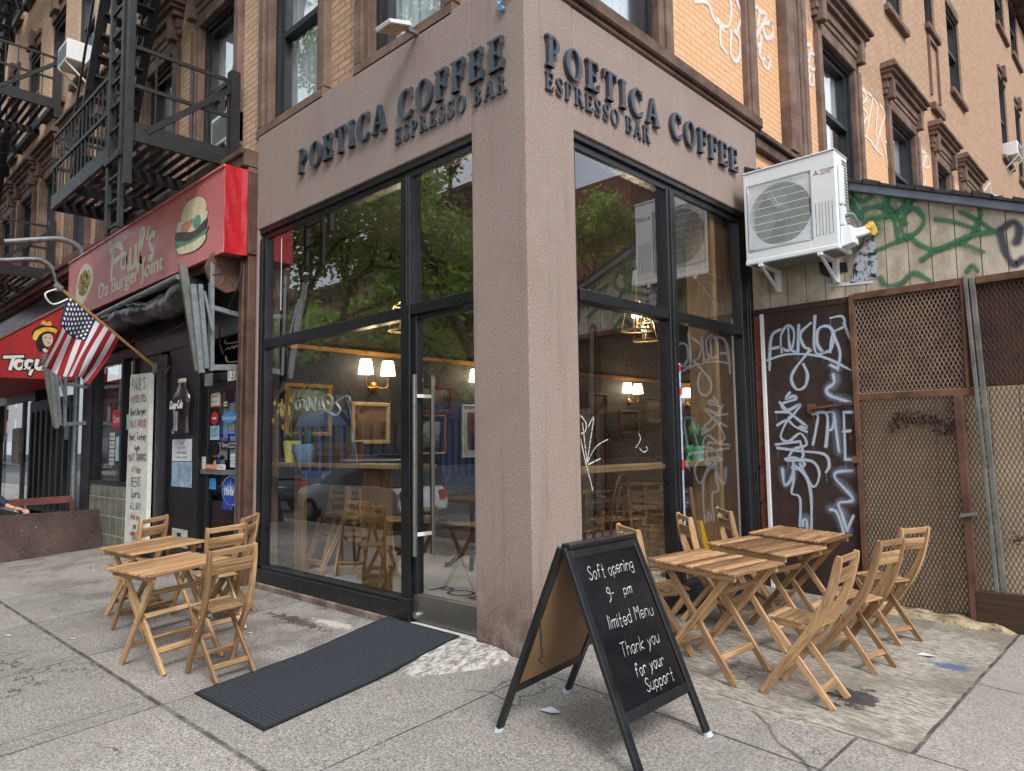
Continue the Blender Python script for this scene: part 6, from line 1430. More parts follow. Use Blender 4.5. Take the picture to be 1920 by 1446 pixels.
def picture(y0, y1, z0, z1, mat, inner, lab, mw=.05, matw=0, third=None):
    t = thing('framed_picture', lab, 'picture', FW((y0+y1)/2,z0,0))
    s = MB(); s.fbox(FW,y0,y1,z1-mw,z1,0,.04); s.fbox(FW,y0,y1,z0,z0+mw,0,.04); s.fbox(FW,y0,y0+mw,z0+mw,z1-mw,0,.04); s.fbox(FW,y1-mw,y1,z0+mw,z1-mw,0,.04); s.build('frame', mat, t, bevel=.006)
    s = MB(); s.fbox(FW,y0+mw,y1-mw,z0+mw,z1-mw,.0,.012); s.build('mount' if matw else 'painting', third or inner, t)
    if matw: s = MB(); s.fbox(FW,y0+mw+matw,y1-mw-matw,z0+mw+matw,z1-mw-matw,.012,.016); s.build('painting', inner, t)
gilt = simple('gilt_frame',(168,124,54),.4,.3,.25,12,.2,40)
def scape(nm, cols):
    m = Mt(nm); p = m.xyz(m.co()); o = m.co(); n = m.noise(o, 5, 5, .65, .8)
    h = m.math('ADD', m.math('MULTIPLY', m.math('FRACT', m.math('MULTIPLY', p[2], 1.3)), .7), m.math('MULTIPLY', n, .5))
    c = m.mix(m.mr(h, .3, .6), s2l(cols[0]), s2l(cols[1])); c = m.mix(m.mr(n, .52, .6), c, s2l(cols[2])); m.set(Base_Color=c, Roughness=.5); return m.m
picture(.27,.9,1.72,2.36,gilt,scape('green_landscape',((60,70,48),(120,128,100),(40,46,34))),'gilt framed landscape at the far left of the room')
picture(1.19,1.79,1.62,2.16,simple('beige_frame',(196,168,120),.5),scape('brown_sketch',((104,74,50),(150,118,88),(84,58,42))),'beige framed brown painting under the nearest sconce')
picture(2.12,2.93,2.03,2.46,simple('dark_gilt_frame',(92,62,34),.4,.3,.3,10),scape('moody_landscape',((40,38,32),(120,116,100),(30,30,26))),'dark framed landscape behind the door handle, upper of two',.06)
picture(2.12,2.78,1.46,2.02,simple('copper_frame',(164,110,64),.4,.3),scape('mountain_view',((70,76,66),(140,160,160),(50,52,46))),'copper framed mountain view behind the door handle, lower of two',.025,.07,simple('dark_mount',(30,28,28),.6))
picture(3.1,3.75,1.4,2.18,simple('white_frame',(190,194,180),.5),scape('night_street',((24,20,20),(90,60,50),(150,60,50))),'white framed dark print beside the stucco column',.02,.09,simple('pale_mount',(186,190,176),.7))
picture(6.1,6.72,2.1,2.5,simple('dark_wood_frame',(60,44,32),.5),scape('dim_portrait',((44,38,34),(70,58,48),(30,26,24))),'dark framed picture left of the sconce in the right window')
picture(8.0,8.62,1.95,2.46,simple('dark_frame',(46,42,40),.5),scape('dim_print',((64,62,58),(96,92,84),(40,38,36))),'dark framed print with pale mount right of the sconce in the right window',.03,.08,simple('grey_mount',(120,116,106),.7))
picture(7.1,7.75,1.75,2.2,simple('bronze_frame',(96,74,48),.5),scape('dim_map',((40,38,36),(60,56,50),(34,30,28))),'bronze framed picture low under the sconce in the right window',.04)
# pendants
def pendant(x, y, z, lab):
    t = thing('pendant_lantern', lab, 'pendant lamp', (x,y,z))
    m_ = simple('gilt_lantern',(170,140,96),.35,.6)
    s = MB(); s.tube([(x,y,z+.36),(x,y,4.28)], .008, 6); s.tube([(x+.19*math.cos(2*PI*k/24),y+.19*math.sin(2*PI*k/24),z) for k in range(25)], .014, 8)
    s.tube([(x+.13*math.cos(2*PI*k/24),y+.13*math.sin(2*PI*k/24),z+.3) for k in range(25)], .01, 8)
    for k in range(4):
        a = PI/4+PI/2*k; s.tube([(x+.19*math.cos(a),y+.19*math.sin(a),z),(x+.13*math.cos(a),y+.13*math.sin(a),z+.3),(x,y,z+.38)], .007, 6); s.tube([(x+.19*math.cos(a),y+.19*math.sin(a),z),(x,y,z+.02)], .007, 6)
    for k in range(3):
        a = 2*PI*k/3; s.tube([(x+.05*math.cos(a),y+.05*math.sin(a),z+.02),(x+.05*math.cos(a),y+.05*math.sin(a),z+.15)], .011, 8)
    s.build('lantern_frame', m_, t, smooth=True)
    for k in range(3):
        a = 2*PI*k/3; s = MB(); s.lathe([(0,0),(.014,.01),(.02,.035),(.012,.065),(0,.085)], (x+.05*math.cos(a),y+.05*math.sin(a),z+.15), 12); s.build('candle_bulb', emit('lit_bulb',(1.,.8,.5),14) if k == 0 and 'lit_bulb' not in bpy.data.materials else bpy.data.materials['lit_bulb'], t, smooth=True)
    p = point((x,y,z+.2), 10, (1,.84,.64)); p.parent = t; p.location = p.location-V3(t.location)
pendant(-1.2,3.27,2.94,'lit candle lantern hanging behind the upper right window')
pendant(-3.22,1.3,2.98,'lit candle lantern hanging behind the left window, by the door post')
pendant(-2.6,5.6,3.2,'lit candle lantern hanging deep in the room')
# window counters, plank post
tag(MB().box(-4.19,-1.62,.11,.46,1.37,1.415).build('window_counter', M['oak'], bevel=.006), 'long wooden counter shelf along the left window', 'counter')
tag(MB().box(-.46,-.11,.62,3.14,1.335,1.385).build('window_counter', M['oak'], bevel=.006), 'long wooden counter shelf along the right window', 'counter')
s = MB(); 
for k in range(3): s.box(-2.46+.15*k,-2.315+.15*k,.18,.23,.131,1.369)
tag(s.build('plank_support', wood('support_plank',(84,54,26),(146,104,58),.7,.5), bevel=.003), 'upright rough plank support under the left window counter', 'support')
s = MB(); s.box(-4.0,-3.82,.3,.36,.131,1.369); tag(s.build('plank_support', M['oak'], bevel=.003), 'narrow plank support at the far left under the left window counter', 'support')
# neon script behind the left glass
t = thing('neon_script','unlit white neon script hanging behind the left window','neon sign',(-3.2,.2,1.9))
s = MB()
for st in T['neon']: s.tube(crom([(a,.2,b) for a, b in st],5), .012, 6)
s.build('tube', simple('pale_neon_tube',(190,196,186),.3), t, smooth=True)
s = MB(); s.tube([(-2.8,.21,2.1),(-2.72,.2,2.0),(-2.66,.22,1.7),(-2.63,.24,1.42)], .006, 5); s.tube([(-3.6,.21,2.1),(-3.6,.2,2.9)], .003, 5); s.tube([(-2.85,.21,2.1),(-2.85,.2,2.9)], .003, 5); s.build('cable', M['acgrey'], t, smooth=True)
# plants on the counters
def leafy(s, c, n, L, w, spread, rr, up=1., mi=0):
    for k in range(n):
        a = rr.uniform(0, 2*PI); e = rr.uniform(.3, 1.)*spread; l = L*rr.uniform(.6,1.1); P = []
        for i in range(6):
            t_ = i/5; P.append(V3(c)+V3((math.cos(a)*e*l*t_, math.sin(a)*e*l*t_, l*up*(t_-.45*e*t_*t_))))
        for i in range(5):
            p, q = P[i], P[i+1]; sd = V3((-math.sin(a),math.cos(a),0)); f = lambda i: w*math.sin(PI*(.08+.9*i/5))
            s.poly([p-sd*f(i),q-sd*f(i+1),q+sd*f(i+1),p+sd*f(i)], None, mi)
leafm = simple('house_plant_leaf',(58,92,48),.5,0,.4,9)
rr = random.Random(21)
def pot(x, y, z, prof, mat, lab, kind='potted_plant'):
    t = thing(kind, lab, 'plant', (x,y,z)); s = MB(); s.lathe(prof, (x,y,z), 24); s.build('pot', mat, t, smooth=True); return t
t = pot(-4.02,.28,1.416,[(.075,0),(.105,.25),(.095,.25),(.085,.22),(0,.22)],simple('yellow_pot',(222,212,110),.35),'yellow orchid in a pale yellow pot on the left counter')
s = MB(); leafy(s,(-4.02,.28,1.64),7,.22,.03,.9,rr,.8); s.build('foliage', leafm, t, smooth=True, fix=False)
s = MB(); s.tube(crom([(-4.02,.28,1.6),(-4.06,.27,1.95),(-4.08,.24,2.12),(-4.0,.2,2.16)],6),.008,6); s.build('stem', simple('flower_stem',(110,112,64),.6), t, smooth=True)
s = MB()
for k in range(26):
    c = V3((-4.08+rr.gauss(0,.06),.2+rr.gauss(0,.04),2.04+rr.gauss(0,.07)))
    for j in range(5):
        a = 2*PI*j/5+rr.random(); s.poly([c,c+V3((.025*math.cos(a),-.012,.025*math.sin(a))),c+V3((.04*math.cos(a+.5),-.006,.04*math.sin(a+.5))),c+V3((.025*math.cos(a+1.1),-.012,.025*math.sin(a+1.1)))])
s.build('blossom', simple('yellow_blossom',(222,204,110),.6), t, fix=False)
t = pot(-3.72,.3,1.416,[(.11,0),(.17,.12),(.165,.21),(.15,.21),(.14,.18),(0,.18)],simple('grey_blue_pot',(120,150,172),.4),'green succulent in a grey blue bowl on the left counter')
s = MB(); leafy(s,(-3.72,.3,1.6),16,.26,.022,.8,rr,1.); s.build('foliage', leafm, t, smooth=True, fix=False)
t = pot(-.3,3.0,1.386,[(.07,0),(.075,.16),(.068,.16),(.06,.02),(0,.02)],simple('green_glass_vase',(120,160,140),.1),'leafy cuttings in a glass on the right counter')
s = MB(); leafy(s,(-.3,3.0,1.5),26,.32,.018,.8,rr,1.2); s.build('foliage', simple('bright_leaf',(66,128,70),.5), t, smooth=True, fix=False)
t = pot(-.28,2.78,1.386,[(.035,0),(.008,.02),(.008,.06),(.045,.1),(.05,.17),(.045,.17),(.0,.1)],simple('green_goblet',(60,170,84),.1),'small green glass goblet on the right counter','goblet'); t['category'] = 'goblet'
# crate of sticks
t = thing('wooden_crate','small slatted wooden crate on the left counter','crate',(-3.1,.3,1.416)); s = MB()
for k in range(3): s.box(-3.38,-2.78,.18,.2,1.42+.075*k,1.48+.075*k); s.box(-3.38,-2.78,.4,.42,1.42+.075*k,1.48+.075*k)
for x in (-3.38,-3.08,-2.8): s.box(x,x+.03,.2,.4,1.42,1.64)
s.build('slats', M['plank'], t)
# tufted bench along the party wall
bn = thing('tufted_bench','long grey tufted leather bench along the dark wall','bench',(-4.0,6,.13))
lea = simple('grey_leather',(104,110,116),.3,0,.15,5)
s = MB(); s.box(-4.18,-3.62,2.3,11.5,.13,.5); s.build('base', M['plank'], bn)
s = MB(); s.box(-4.1,-3.58,2.3,11.5,.5,.62); s.build('seat', lea, bn, bevel=.03, seg=3)
s = MB(); n0, n1 = 120, 14
def bp_(i, k):
    y = 2.3+9.2*i/n0; z = .62+.68*k/n1; r = .23
    ph = (math.cos(2*PI*(y/r)/2+2*PI*z/r/1.4)*math.cos(2*PI*(y/r)/2-2*PI*z/r/1.4)); return (-4.09+.045*abs(ph)**.6, y, z)
for i in range(n0):
    for k in range(n1): s.poly([bp_(i,k),bp_(i+1,k),bp_(i+1,k+1),bp_(i,k+1)])
s.box(-4.18,-4.1,2.3,11.5,.62,1.3); s.build('tufted_back', lea, bn, smooth=True)
# cafe tables with cast iron feet
def cafe(x, y, lab):
    t = thing('cafe_table', lab, 'table', (x,y,.13)); s = MB()
    for k in range(6): s.box(x-.33+.11*k,x-.225+.11*k,y-.33,y+.33,.93,.955)
    s.build('tabletop', M['plank'], t, bevel=.004)
    s = MB(); s.lathe([(.02,.1),(.035,.14),(.025,.4),(.03,.78),(.06,.8)],(x,y,.13),16)
    for k in range(4):
        a = PI/4+PI/2*k; s.tube(crom([(x,y,.3),(x+.15*math.cos(a),y+.15*math.sin(a),.27),(x+.26*math.cos(a),y+.26*math.sin(a),.18),(x+.33*math.cos(a),y+.33*math.sin(a),.165)],5),.028,8)
    s.build('pedestal', M['frame'], t, smooth=True)
cafe(-2.75,1.95,'cafe table with cast iron feet just inside the glass door'); cafe(-2.35,3.6,'cafe table with cast iron feet behind the stucco column'); cafe(-2.6,5.4,'cafe table with cast iron feet seen through the right window'); cafe(-1.2,4.6,'cafe table with cast iron feet near the right window')
def bentwood(x, y, r_, lab, src=[]):
    if src: dup(src[0], lab, (x,y,.13), (0,0,r_), 'bentwood chairs inside'); return
    t = thing('bentwood_chair', lab, 'chair', (0,0,0), 'bentwood chairs inside'); m_ = simple('bentwood',(92,64,40),.4,0,.2,9)
    s = MB(); s.lathe([(0,0),(.21,0),(.22,.02),(.2,.04),(0,.04)],(0,0,.5),24); s.build('seat', m_, t, smooth=True)
    for a in (45,135,225,315):
        c, d = math.cos(math.radians(a)), math.sin(math.radians(a)); s = MB(); s.tube([(.15*c,.15*d,.5),(.21*c,.21*d,0)],[.02,.014],8); s.build('leg', m_, t, smooth=True)
    s = MB(); s.tube(crom([(-.15,-.17,.5),(-.2,-.19,.8),(-.24,-.12,1.02),(-.25,0,1.07),(-.24,.12,1.02),(-.2,.19,.8),(-.15,.17,.5)],5),.014,8); s.tube(crom([(-.17,-.08,.5),(-.2,-.1,.75),(-.22,0,.92),(-.2,.1,.75),(-.17,.08,.5)],5),.01,8); s.build('back_hoop', m_, t, smooth=True)
    t.location = (x,y,.13); t.rotation_euler = (0,0,r_); src.append(t)
bentwood(-1.75,3.3,3.3,'bentwood chair behind the glass door beside the column'); bentwood(-1.9,2.6,.4,'bentwood chair at the table just inside the door'); bentwood(-1.0,3.6,2.6,'bentwood chair behind the right window, lower left'); bentwood(-1.7,5.0,.6,'bentwood chair deeper behind the right window')
# folded chairs leaning at the windows
def folded(lab):
    t = thing('folded_chair', lab, 'chair', (0,0,0), 'folded chairs leaning inside the windows')
    for y in (-.172,.172):
        o = curved_side(y,.026).build('back_leg', W, t, bevel=.004)
    for y in (-.143,.143):
        s = MB(); s.bar((-.06,y,.62),(.16,y,.02),.022,.046,(1,0,0)); s.build('leg', W, t, bevel=.003)
    for k in range(3):
        s = MB(); z = .925-.07*k; s.bar((-.267+.02*k,-.16,z),(-.267+.02*k,.16,z),.016,.046,(0,0,1)); s.build('back_slat', W, t)
    s = MB()
    for k in range(6): z = .70-.058*k; s.box(-.20+.055*k*.55,-.182+.055*k*.55,-.155,.155,z-.05,z)
    s.build('seat', W, t, bevel=.004)
    s = MB(); s.bar((.12,-.134,.13),(.12,.134,.13),.046,.018); s.bar((.125,-.16,.16),(.125,.16,.16),.046,.018); s.build('stretcher', W, t)
    return t
fc = None
for x, y, r_, lab in ((-3.85,.62,-1.5,'folded chair leaning nearest the left window, seat slats facing out'),(-3.5,.8,-.9,'folded chair second from the left in the left window'),(-3.2,.9,-.4,'folded chair leaning beside the plank support'),
                      (-.55,2.45,1.9,'folded chair leaning in the right window beside the window post'),(-.5,2.72,1.7,'folded chair in the middle of the three behind the right window'),(-.45,2.98,1.6,'folded chair leaning against the wood panel in the right window')):
    if fc is None: fc = folded(lab); fc.location = (x,y,.13); fc.rotation_euler = (0,.06,r_)
    else: dup(fc, lab, (x,y,.13), (0,.08,r_))
# wet floor boards
def wet(x, y, r_, lab, src=[]):
    if src: dup(src[0], lab, (x,y,.135), (0,0,r_), 'yellow floor signs'); return
    t = thing('floor_sign', lab, 'floor sign', (0,0,0), 'yellow floor signs')
    for sg in (-1,1):
        s = MB(); s.hexa([(sg*.14-.008,-.12,0),(sg*.14+.008,-.12,0),(sg*.14+.008,.12,0),(sg*.14-.008,.12,0),(sg*.02-.008,-.07,.6),(sg*.02+.008,-.07,.6),(sg*.02+.008,.07,.6),(sg*.02-.008,.07,.6)]); s.build('panel', M['yellow'], t, bevel=.006)
    t.location = (x,y,.135); t.rotation_euler = (0,0,r_); src.append(t)
wet(-.36,1.78,.1,'yellow wet floor sign behind the right window, left of the window post'); wet(-.36,3.05,.0,'yellow wet floor sign behind the chair by the graffiti door')
s = MB(); rr = random.Random(4)
P = [[V3((-.45,1.62,.13))+V3((.14*math.sin(PI*i/8)*math.cos(2*PI*j/12)*(1+.2*rr.random()),.14*math.sin(PI*i/8)*math.sin(2*PI*j/12)*(1+.2*rr.random()),.22+.25*math.cos(PI*i/8))) for j in range(12)] for i in range(9)]
for i in range(8):
    for j in range(12): s.poly([P[i][j],P[i][(j+1)%12],P[i+1][(j+1)%12],P[i+1][j]])
tag(s.build('rubbish_bag', M['tarp'], smooth=True),'knotted black rubbish bag behind the right window','bag')

# ------------------------------------------------------------------ the street behind the camera (seen in the glass)
def leaf_mat(nm, a, b):
    m = Mt(nm); r = m.isl(); m.set(Base_Color=m.mix(r, s2l(a), s2l(b)), Roughness=.55)
    tr = m.new('ShaderNodeBsdfTranslucent'); tr.inputs[0].default_value = (*[v*1.3 for v in s2l(b)], 1); mx = m.new('ShaderNodeMixShader'); mx.inputs[0].default_value = .5
    m.L.new(m.b.outputs[0], mx.inputs[1]); m.L.new(tr.outputs[0], mx.inputs[2]); m.L.new(mx.outputs[0], m.o.inputs[0]); return m.m
LM = [leaf_mat('spring_leaf',(76,108,40),(142,170,80)), leaf_mat('dark_leaf',(54,84,42),(98,130,68)), leaf_mat('yellow_green_leaf',(140,150,56),(206,206,110))]
bark = simple('bark',(40,34,30),.9,0,.4,5,.6,18)
def tree(lab, x, y, z, H, seed, lean=(0,0), lm=0, spread=.55, nleaf=5200, fork=.38, r0=.2, ls=.11, ymax=None, deep=5):
    rr = random.Random(seed); t = thing('street_tree', lab, 'tree', (x,y,z)); s = MB(); tips = []
    def grow(p, d, L, r, dep):
        P = [p]; q = p; dd = d
        for i in range(4):
            dd = (dd+V3((rr.gauss(0,.12),rr.gauss(0,.12),rr.gauss(0,.08)+.03))).normalized()
            if ymax is not None and (q+dd*L*.5).y > ymax-.35: dd = V3((dd.x, -abs(dd.y)*.6-.12, dd.z)).normalized()
            q = q+dd*L/4; P.append(q)
            if dep >= 2: tips.append((q, r))
        s.tube(P, [r*(1-.1*i) for i in range(5)], 7 if dep < 2 else 5, caps=False)
        if dep < deep:
            for k in range(3 if dep in (0,2) else 2):
                a = rr.uniform(0,2*PI); sp = spread*rr.uniform(.7,1.3)
                o = dd.orthogonal().normalized(); o = Quaternion(dd, a) @ o
                nd = (dd+o*sp+V3((0,0,.12 if dep < 2 else -.02))).normalized()
                grow(q, nd, L*rr.uniform(.66,.86), r*.62, dep+1)
    grow(V3((x,y,z)), V3((lean[0],lean[1],1)).normalized(), H*fork, r0, 0)
    s.build('trunk', bark, t, smooth=True, fix=False)
    s = MB(); tips = [q for q in tips if q[1] < r0*.3] or tips
    for k in range(nleaf):
        q, _ = tips[rr.randrange(len(tips))]; c = q+V3((rr.gauss(0,.24),rr.gauss(0,.24),rr.gauss(0,.18)))
        if ymax is not None and c.y > ymax: continue
        u = V3((rr.gauss(0,1),rr.gauss(0,1),rr.gauss(0,.6))).normalized(); w = u.cross(V3((rr.gauss(0,1),rr.gauss(0,1),rr.gauss(0,1)))).normalized(); l = ls*rr.uniform(.6,1.3)
        s.poly([c-u*l, c+w*l*.45, c+u*l, c-w*l*.45])
    s.build('crown', LM[lm], t, fix=False)
tree('forked street tree at the kerb, mirrored in the left shop window', -13.6,-5.0,-.35,9.5,3,(-.05,.0),0,.66,22000,.31,.22,ls=.085,ymax=-2.7,deep=6)
tree('leaning street tree at the kerb, mirrored in the glass above the shop door', -5.1,-5.1,-.33,11,5,(-.17,-.06),0,.62,17000,.36,.2,ls=.085,ymax=-3.0,deep=6)
tree('leafy tree across the street, mirrored at the left of the window', -25,-15.6,-.4,9,8,(0,0),0,.6,16000,.3,.2,ls=.19)
tree('leafy tree across the street, mirrored at the window corner by the burger sign', -31.5,-15.6,-.4,9,9,(0,0),0,.6,14000,.3,.2,ls=.19)
tree('leafy tree across the street, mirrored behind the wall sconce', -19.5,-15.6,-.4,9.5,12,(0,0),0,.6,16000,.3,.2,ls=.19)
tree('leafy tree across the street, mirrored in the door glass', -12.5,-15.7,-.4,10,15,(0,0),0,.6,13000,.3,.2,ls=.16)
tree('yellow green tree on the far terrace, mirrored at the left of the right window', 17.5,24.6,6.6,6.0,21,(0,0),2,.5,5000,.3,.1,ls=.14)
tree('taller green tree on the far terrace, mirrored in the right window', 17.2,22.6,6.6,7.0,25,(0,0),0,.5,5000,.32,.1,ls=.14)
tree('bushy tree below the terrace, mirrored low in the right window', 15.2,19.6,.0,5.4,27,(0,0),1,.55,7000,.42,.14,ls=.15)
tree('bushy tree by the terrace railing, mirrored beside the white unit', 15.6,22.6,.0,5.6,29,(0,0),1,.55,7000,.42,.14,ls=.15)
def house(nm, lab, x0, x1, y0, y1, h, mat, face, floors, cols, base=None, fh=3.5, z0=-.4, cat='building'):
    t = thing(nm, lab, cat, ((x0+x1)/2,(y0+y1)/2,z0)); F = {'y': frame((0,y1,0),(1,0,0),(0,0,1),(0,1,0)), 'x': frame((x0,0,0),(0,1,0),(0,0,1),(-1,0,0))}[face]
    a, b = (x0, x1) if face == 'y' else (y0, y1)
    s = MB(); s.box(x0,x1,y0,y1,z0,z0+h); s.build('wall', mat, t)
    s = MB()
    for k, (dz, pr) in enumerate(((0,.25),(.18,.4),(.4,.55))): s.fbox(F,a-.1,b+.1,z0+h-.5+dz,z0+h-.5+dz+.2,-.3,pr)
    for k in range(int((b-a)/.7)): s.fbox(F,a+.3+.7*k,a+.5+.7*k,z0+h-.8,z0+h-.5,0,.3)
    s.build('cornice', simple('pale_cornice',(206,198,186),.7) if face == 'x' else M['cornice'], t)
    for f in range(floors):
        for c in range(cols):
            u = a+(b-a)*(c+.5)/cols; z = z0+4.3+fh*f
            if z+2 > z0+h: continue
            s = MB(); s.fbox(F,u-.65,u+.65,z-.15,z,0,.12); s.fbox(F,u-.7,u+.7,z+1.9,z+2.15,0,.14); w = s.build('window', M['stone'], t)
            s = MB(); s.fbox(F,u-.5,u+.5,z,z+1.9,.0,.02); s.build('pane', M['darkpane'], w)
    if base:
        s = MB(); s.fbox(F,a+.1,b-.1,z0+3.2,z0+4.1,0,.25); s.fbox(F,a+.1,b-.1,z0,z0+.5,0,.12)
        n = 6
        for k in range(n+1): u = a+.2+(b-a-.4)*k/n; s.fbox(F,u-.15,u+.15,z0+.5,z0+3.2,0,.15)
        s.build('shop_front', base, t)
        s = MB(); s.fbox(F,a+.2,b-.2,z0+.5,z0+3.2,.0,.05); s.build('shop_glass', M['darkpane'], t)
M['darkpane'] = simple('dark_window_pane',(34,40,46),.08,0,.3,2)
blue = simple('blue_shop_paint',(92,128,186),.6,0,.08,3)
house('row_house','long far row of brick houses closing the street view, mirrored in the taqueria windows',-130,-62,-30,-19.2,14,M['brick_red'],'y',3,14,simple('far_grey_base',(110,108,104)))
house('row_house','red brick row house across the street with a grey base',-62,-45,-30,-19.2,13,M['brick_red'],'y',3,7,simple('grey_base',(120,116,110)))
house('row_house','narrow brown brick row house across the street with a dark stone base',-45,-38.5,-30,-19.2,12.2,M['brick_red'],'y',3,3,M['stone'])
house('row_house','brown brick row house across the street over a blue storefront',-38.5,-31,-30,-19.2,11.5,brick('brown_brick',((134,88,70),(160,112,90),(124,84,68)),(110,94,82)),'y',3,6,blue)
house('row_house','tan row house across the street with a dark base',-31,-24,-30,-19.2,13.5,M['brick_tan'],'y',3,3,M['stone'])
house('row_house','narrow brick row house across the street over a second blue storefront',-24,-20.8,-30,-19.2,14.5,M['brick_red'],'y',3,2,blue)
house('row_house','brick row house across the street with a brownstone base',-20.8,-14,-30,-19.2,14.0,M['brick_red'],'y',3,3,M['stone'])
house('row_house','pale row house at the corner across the street',-14,-2,-30,-19.2,12,simple('pale_render',(176,150,128),.9),'y',3,5,M['stone'])
house('corner_block','tall brick block with white bracketed cornice across the side street',22,36,34.5,62,19.8,M['brick_red'],'x',4,9,fh=3.9)
ter = thing('terrace_wall','grey retaining wall with iron railing across the side street','wall',(17,24,-.4))
s = MB(); s.box(16.4,17,12,44,-.4,6.5); s.box(16.3,17,12,44,6.5,6.7); s.box(17,22,12,44,5.0,6.55); s.build('wall', simple('grey_stone_wall',(116,110,102),.9,0,.25,2), ter)
s = MB(); s.box(16.5,16.55,12,44,7.7,7.76)
for k in range(120): y = 12+.266*k; s.box(16.51,16.54,y,y+.03,6.7,7.8)
s.build('railing', M['iron'], ter)
def car(lab, x, y, z, col, suv=1., rot=0):
    t = thing('parked_car', lab, 'car', (x,y,z), 'cars parked along the kerb'); P = simple('car_paint_%d' % int(col[0]), col, .15, .1, .03, 2)
    sec = [(-2.35,.45,.75,.8),(-2.2,.4,.95,.86),(-1.3,.38,1.08,.9),(-.9,.38,1.1,.9),(1.6,.38,1.1,.9),(2.2,.4,1.05,.86),(2.4,.48,.85,.8)]
    s = MB(); rows = []
    for X_, zl, zh, hw in sec: rows.append([(x+X_,y-hw*.95,z+zl),(x+X_,y-hw,z+(zl+zh)/2),(x+X_,y-hw*.93,z+zh),(x+X_,y+hw*.93,z+zh),(x+X_,y+hw,z+(zl+zh)/2),(x+X_,y+hw*.95,z+zl)])
    for a, b in zip(rows, rows[1:]):
        for k in range(6): s.poly([a[k],a[(k+1)%6],b[(k+1)%6],b[k]])
    s.poly(rows[0]); s.poly(rows[-1][::-1]); s.build('body', P, t, smooth=True, bevel=.03)
    s = MB(); rf = [(-1.1,1.08,.84),(-.35,1.68,.66),(1.5,1.72,.66),(2.15,1.1,.82)]
    G_ = [[(x+a,y-h,z+b),(x+a,y+h,z+b)] for a, b, h in rf]
    s.poly([G_[1][0],G_[2][0],G_[2][1],G_[1][1]]); s.box(x-.3,x+1.5,y-.655,y+.655,z+1.66,z+1.75); s.build('roof', P, t, bevel=.03)
    s = MB()
    for k in range(3): s.poly([G_[k][0],G_[k+1][0],G_[k+1][1],G_[k][1]])
    for sd in (0,1): s.poly([G_[0][sd],G_[1][sd],G_[2][sd],G_[3][sd]])
    s.build('windows', M['darkpane'], t)
    for X_ in (-1.5,1.5):
        for sg in (-1,1):
            s = MB(); s.lathe([(0,0),(.22,0),(.34,.02),(.35,.12),(.33,.2),(0,.2)],(x+X_,y+sg*.72,z+.35),20,(0,sg,0)); w = s.build('wheel', simple('tyre',(24,24,25),.8), t, smooth=True)
            s = MB(); s.lathe([(0,.2),(.2,.2),(.18,.215),(0,.22)],(x+X_,y+sg*.72,z+.35),16,(0,sg,0)); s.build('rim', M['galv'], w)
    for sg in (-1,1):
        s = MB(); s.box(x-2.36,x-2.3,y+sg*.62-.16,y+sg*.62+.16,z+.68,z+.84); s.build('headlight', M['acwhite'], t, bevel=.02)
        s = MB(); s.box(x+2.36,x+2.42,y+sg*.62-.12,y+sg*.62+.12,z+.72,z+.98); s.build('tail_light', M['redst'], t, bevel=.02)
car('white estate car parked at the kerb, mirrored below the framed picture',-12.8,-7.3,-.52,(222,224,226)); car('dark grey car parked further along the kerb, mirrored at the left window edge',-19.5,-7.2,-.52,(54,58,64)); car('silver car parked across the street',-22,-13.6,-.52,(150,154,160))
t = thing('street_tent','blue pop up street tent by the kerb, mirrored in the burger shop window','tent',(-24,-6.6,-.52)); tb = simple('blue_tent_cloth',(40,92,200),.7)
s = MB()
for a, b in (((-1.5,-1.5),(1.5,-1.5)),((1.5,-1.5),(1.5,1.5)),((1.5,1.5),(-1.5,1.5)),((-1.5,1.5),(-1.5,-1.5))):
    s.poly([(-24+a[0],-6.6+a[1],2.1),(-24+b[0],-6.6+b[1],2.1),(-24,-6.6,3.1)]); s.poly([(-24+a[0],-6.6+a[1],1.8),(-24+b[0],-6.6+b[1],1.8),(-24+b[0],-6.6+b[1],2.1),(-24+a[0],-6.6+a[1],2.1)])
s.build('canopy', tb, t, fix=False); s = MB()
for a in (-1.45,1.45):
    for b in (-1.45,1.45): s.box(-24+a-.03,-24+a+.03,-6.6+b-.03,-6.6+b+.03,-.52,2.1)
s.build('poles', M['galv'], t)

# ------------------------------------------------------------------ sky, sun, camera
SUN_EL, SUN_AZ = RAD(46), RAD(114)
w = bpy.data.worlds.new('World'); sc.world = w; w.use_nodes = True; nt = w.node_tree
bg = nt.nodes['Background']; sky = nt.nodes.new('ShaderNodeTexSky'); sky.sky_type = 'NISHITA'; sky.sun_disc = False
sky.sun_elevation = SUN_EL; sky.sun_rotation = SUN_AZ; sky.air_density = 1.2; sky.dust_density = 3.0
tc = nt.nodes.new('ShaderNodeTexCoord'); nz = nt.nodes.new('ShaderNodeTexNoise'); nz.inputs['Scale'].default_value = 2.2; nz.inputs['Detail'].default_value = 6
nt.links.new(tc.outputs['Generated'], nz.inputs['Vector'])
mrn = nt.nodes.new('ShaderNodeMapRange'); mrn.inputs[1].default_value = .38; mrn.inputs[2].default_value = .62; nt.links.new(nz.outputs[0], mrn.inputs[0])
mrn.inputs[3].default_value = .45; mrn.inputs[4].default_value = .97
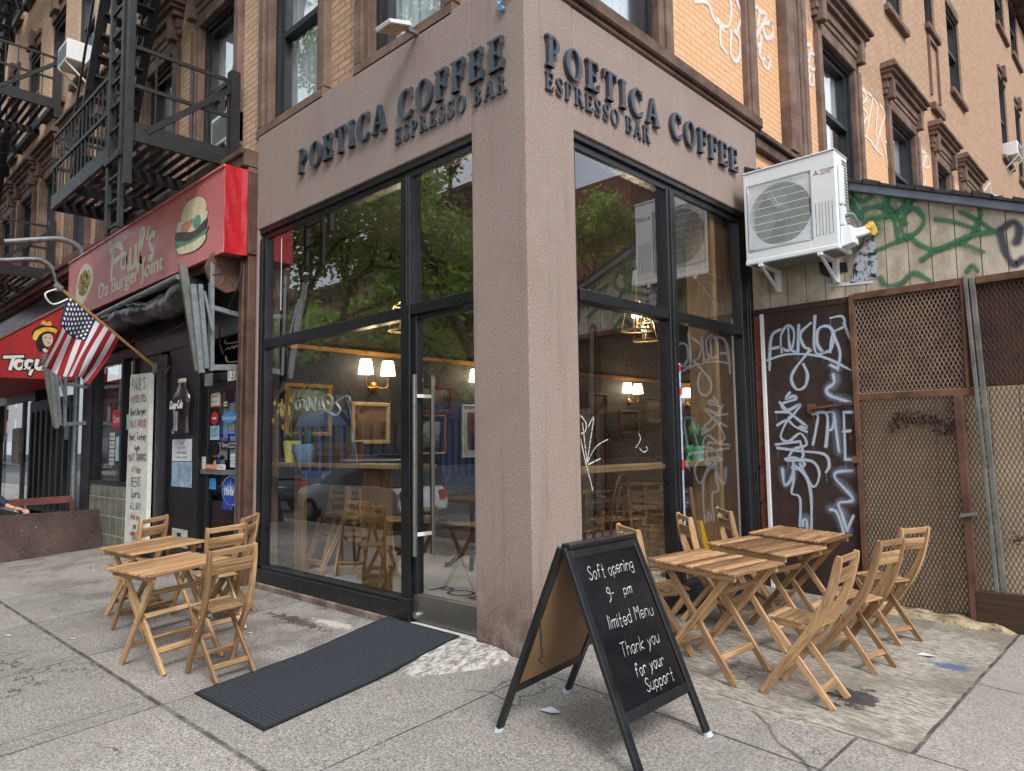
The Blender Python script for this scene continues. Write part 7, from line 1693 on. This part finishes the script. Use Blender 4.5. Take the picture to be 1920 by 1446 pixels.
mx = nt.nodes.new('ShaderNodeMix'); mx.data_type = 'RGBA'; nt.links.new(mrn.outputs[0], mx.inputs[0]); nt.links.new(sky.outputs[0], mx.inputs[6]); mx.inputs[7].default_value = (SKYW*.93, SKYW*.98, SKYW*1.06, 1)
nt.links.new(mx.outputs[2], bg.inputs[0]); bg.inputs[1].default_value = .1
sl = bpy.data.lights.new('sun', 'SUN'); sl.energy = SUNW; sl.angle = RAD(20); sl.color = (1, .985, .965)
so = bpy.data.objects.new('sun', sl); COL.objects.link(so)
# direction toward the sun: from +X, a little -Y
sd = V3((math.sin(SUN_AZ)*math.cos(SUN_EL), math.cos(SUN_AZ)*math.cos(SUN_EL), math.sin(SUN_EL)))
so.rotation_euler = sd.to_track_quat('Z', 'Y').to_euler(); so.location = sd*30
cam = bpy.data.cameras.new('camera'); co = bpy.data.objects.new('camera', cam); COL.objects.link(co)
yaw, pit, rol = RAD(-43.74190714), RAD(4.65861828), RAD(-.79348074)
f = V3((math.sin(yaw)*math.cos(pit), math.cos(yaw)*math.cos(pit), math.sin(pit))); r0 = V3((math.cos(yaw), -math.sin(yaw), 0)); u0 = r0.cross(f)
r = r0*math.cos(rol)+u0*math.sin(rol); u = -r0*math.sin(rol)+u0*math.cos(rol)
mtx = Matrix(((r.x,u.x,-f.x,3.59044158),(r.y,u.y,-f.y,-3.94774743),(r.z,u.z,-f.z,1.6),(0,0,0,1)))
co.matrix_world = mtx; cam.sensor_width = 36; cam.lens = 36*1331.3711631281853/1920; cam.clip_start = .05; cam.clip_end = 1000
sc.camera = co
sc.view_settings.view_transform = 'Standard'; sc.view_settings.look = 'None'; sc.view_settings.gamma = 1; sc.view_settings.exposure = EXPO
sc.cycles.use_adaptive_sampling = True; sc.cycles.adaptive_threshold = .03; sc.cycles.max_bounces = 6; sc.cycles.transparent_max_bounces = 24; sc.cycles.diffuse_bounces = 2; sc.cycles.glossy_bounces = 3
sc.render.filter_size = 1.05; sc.cycles.use_denoising = True; sc.cycles.sample_clamp_indirect = 6; sc.cycles.caustics_reflective = False; sc.cycles.caustics_refractive = False
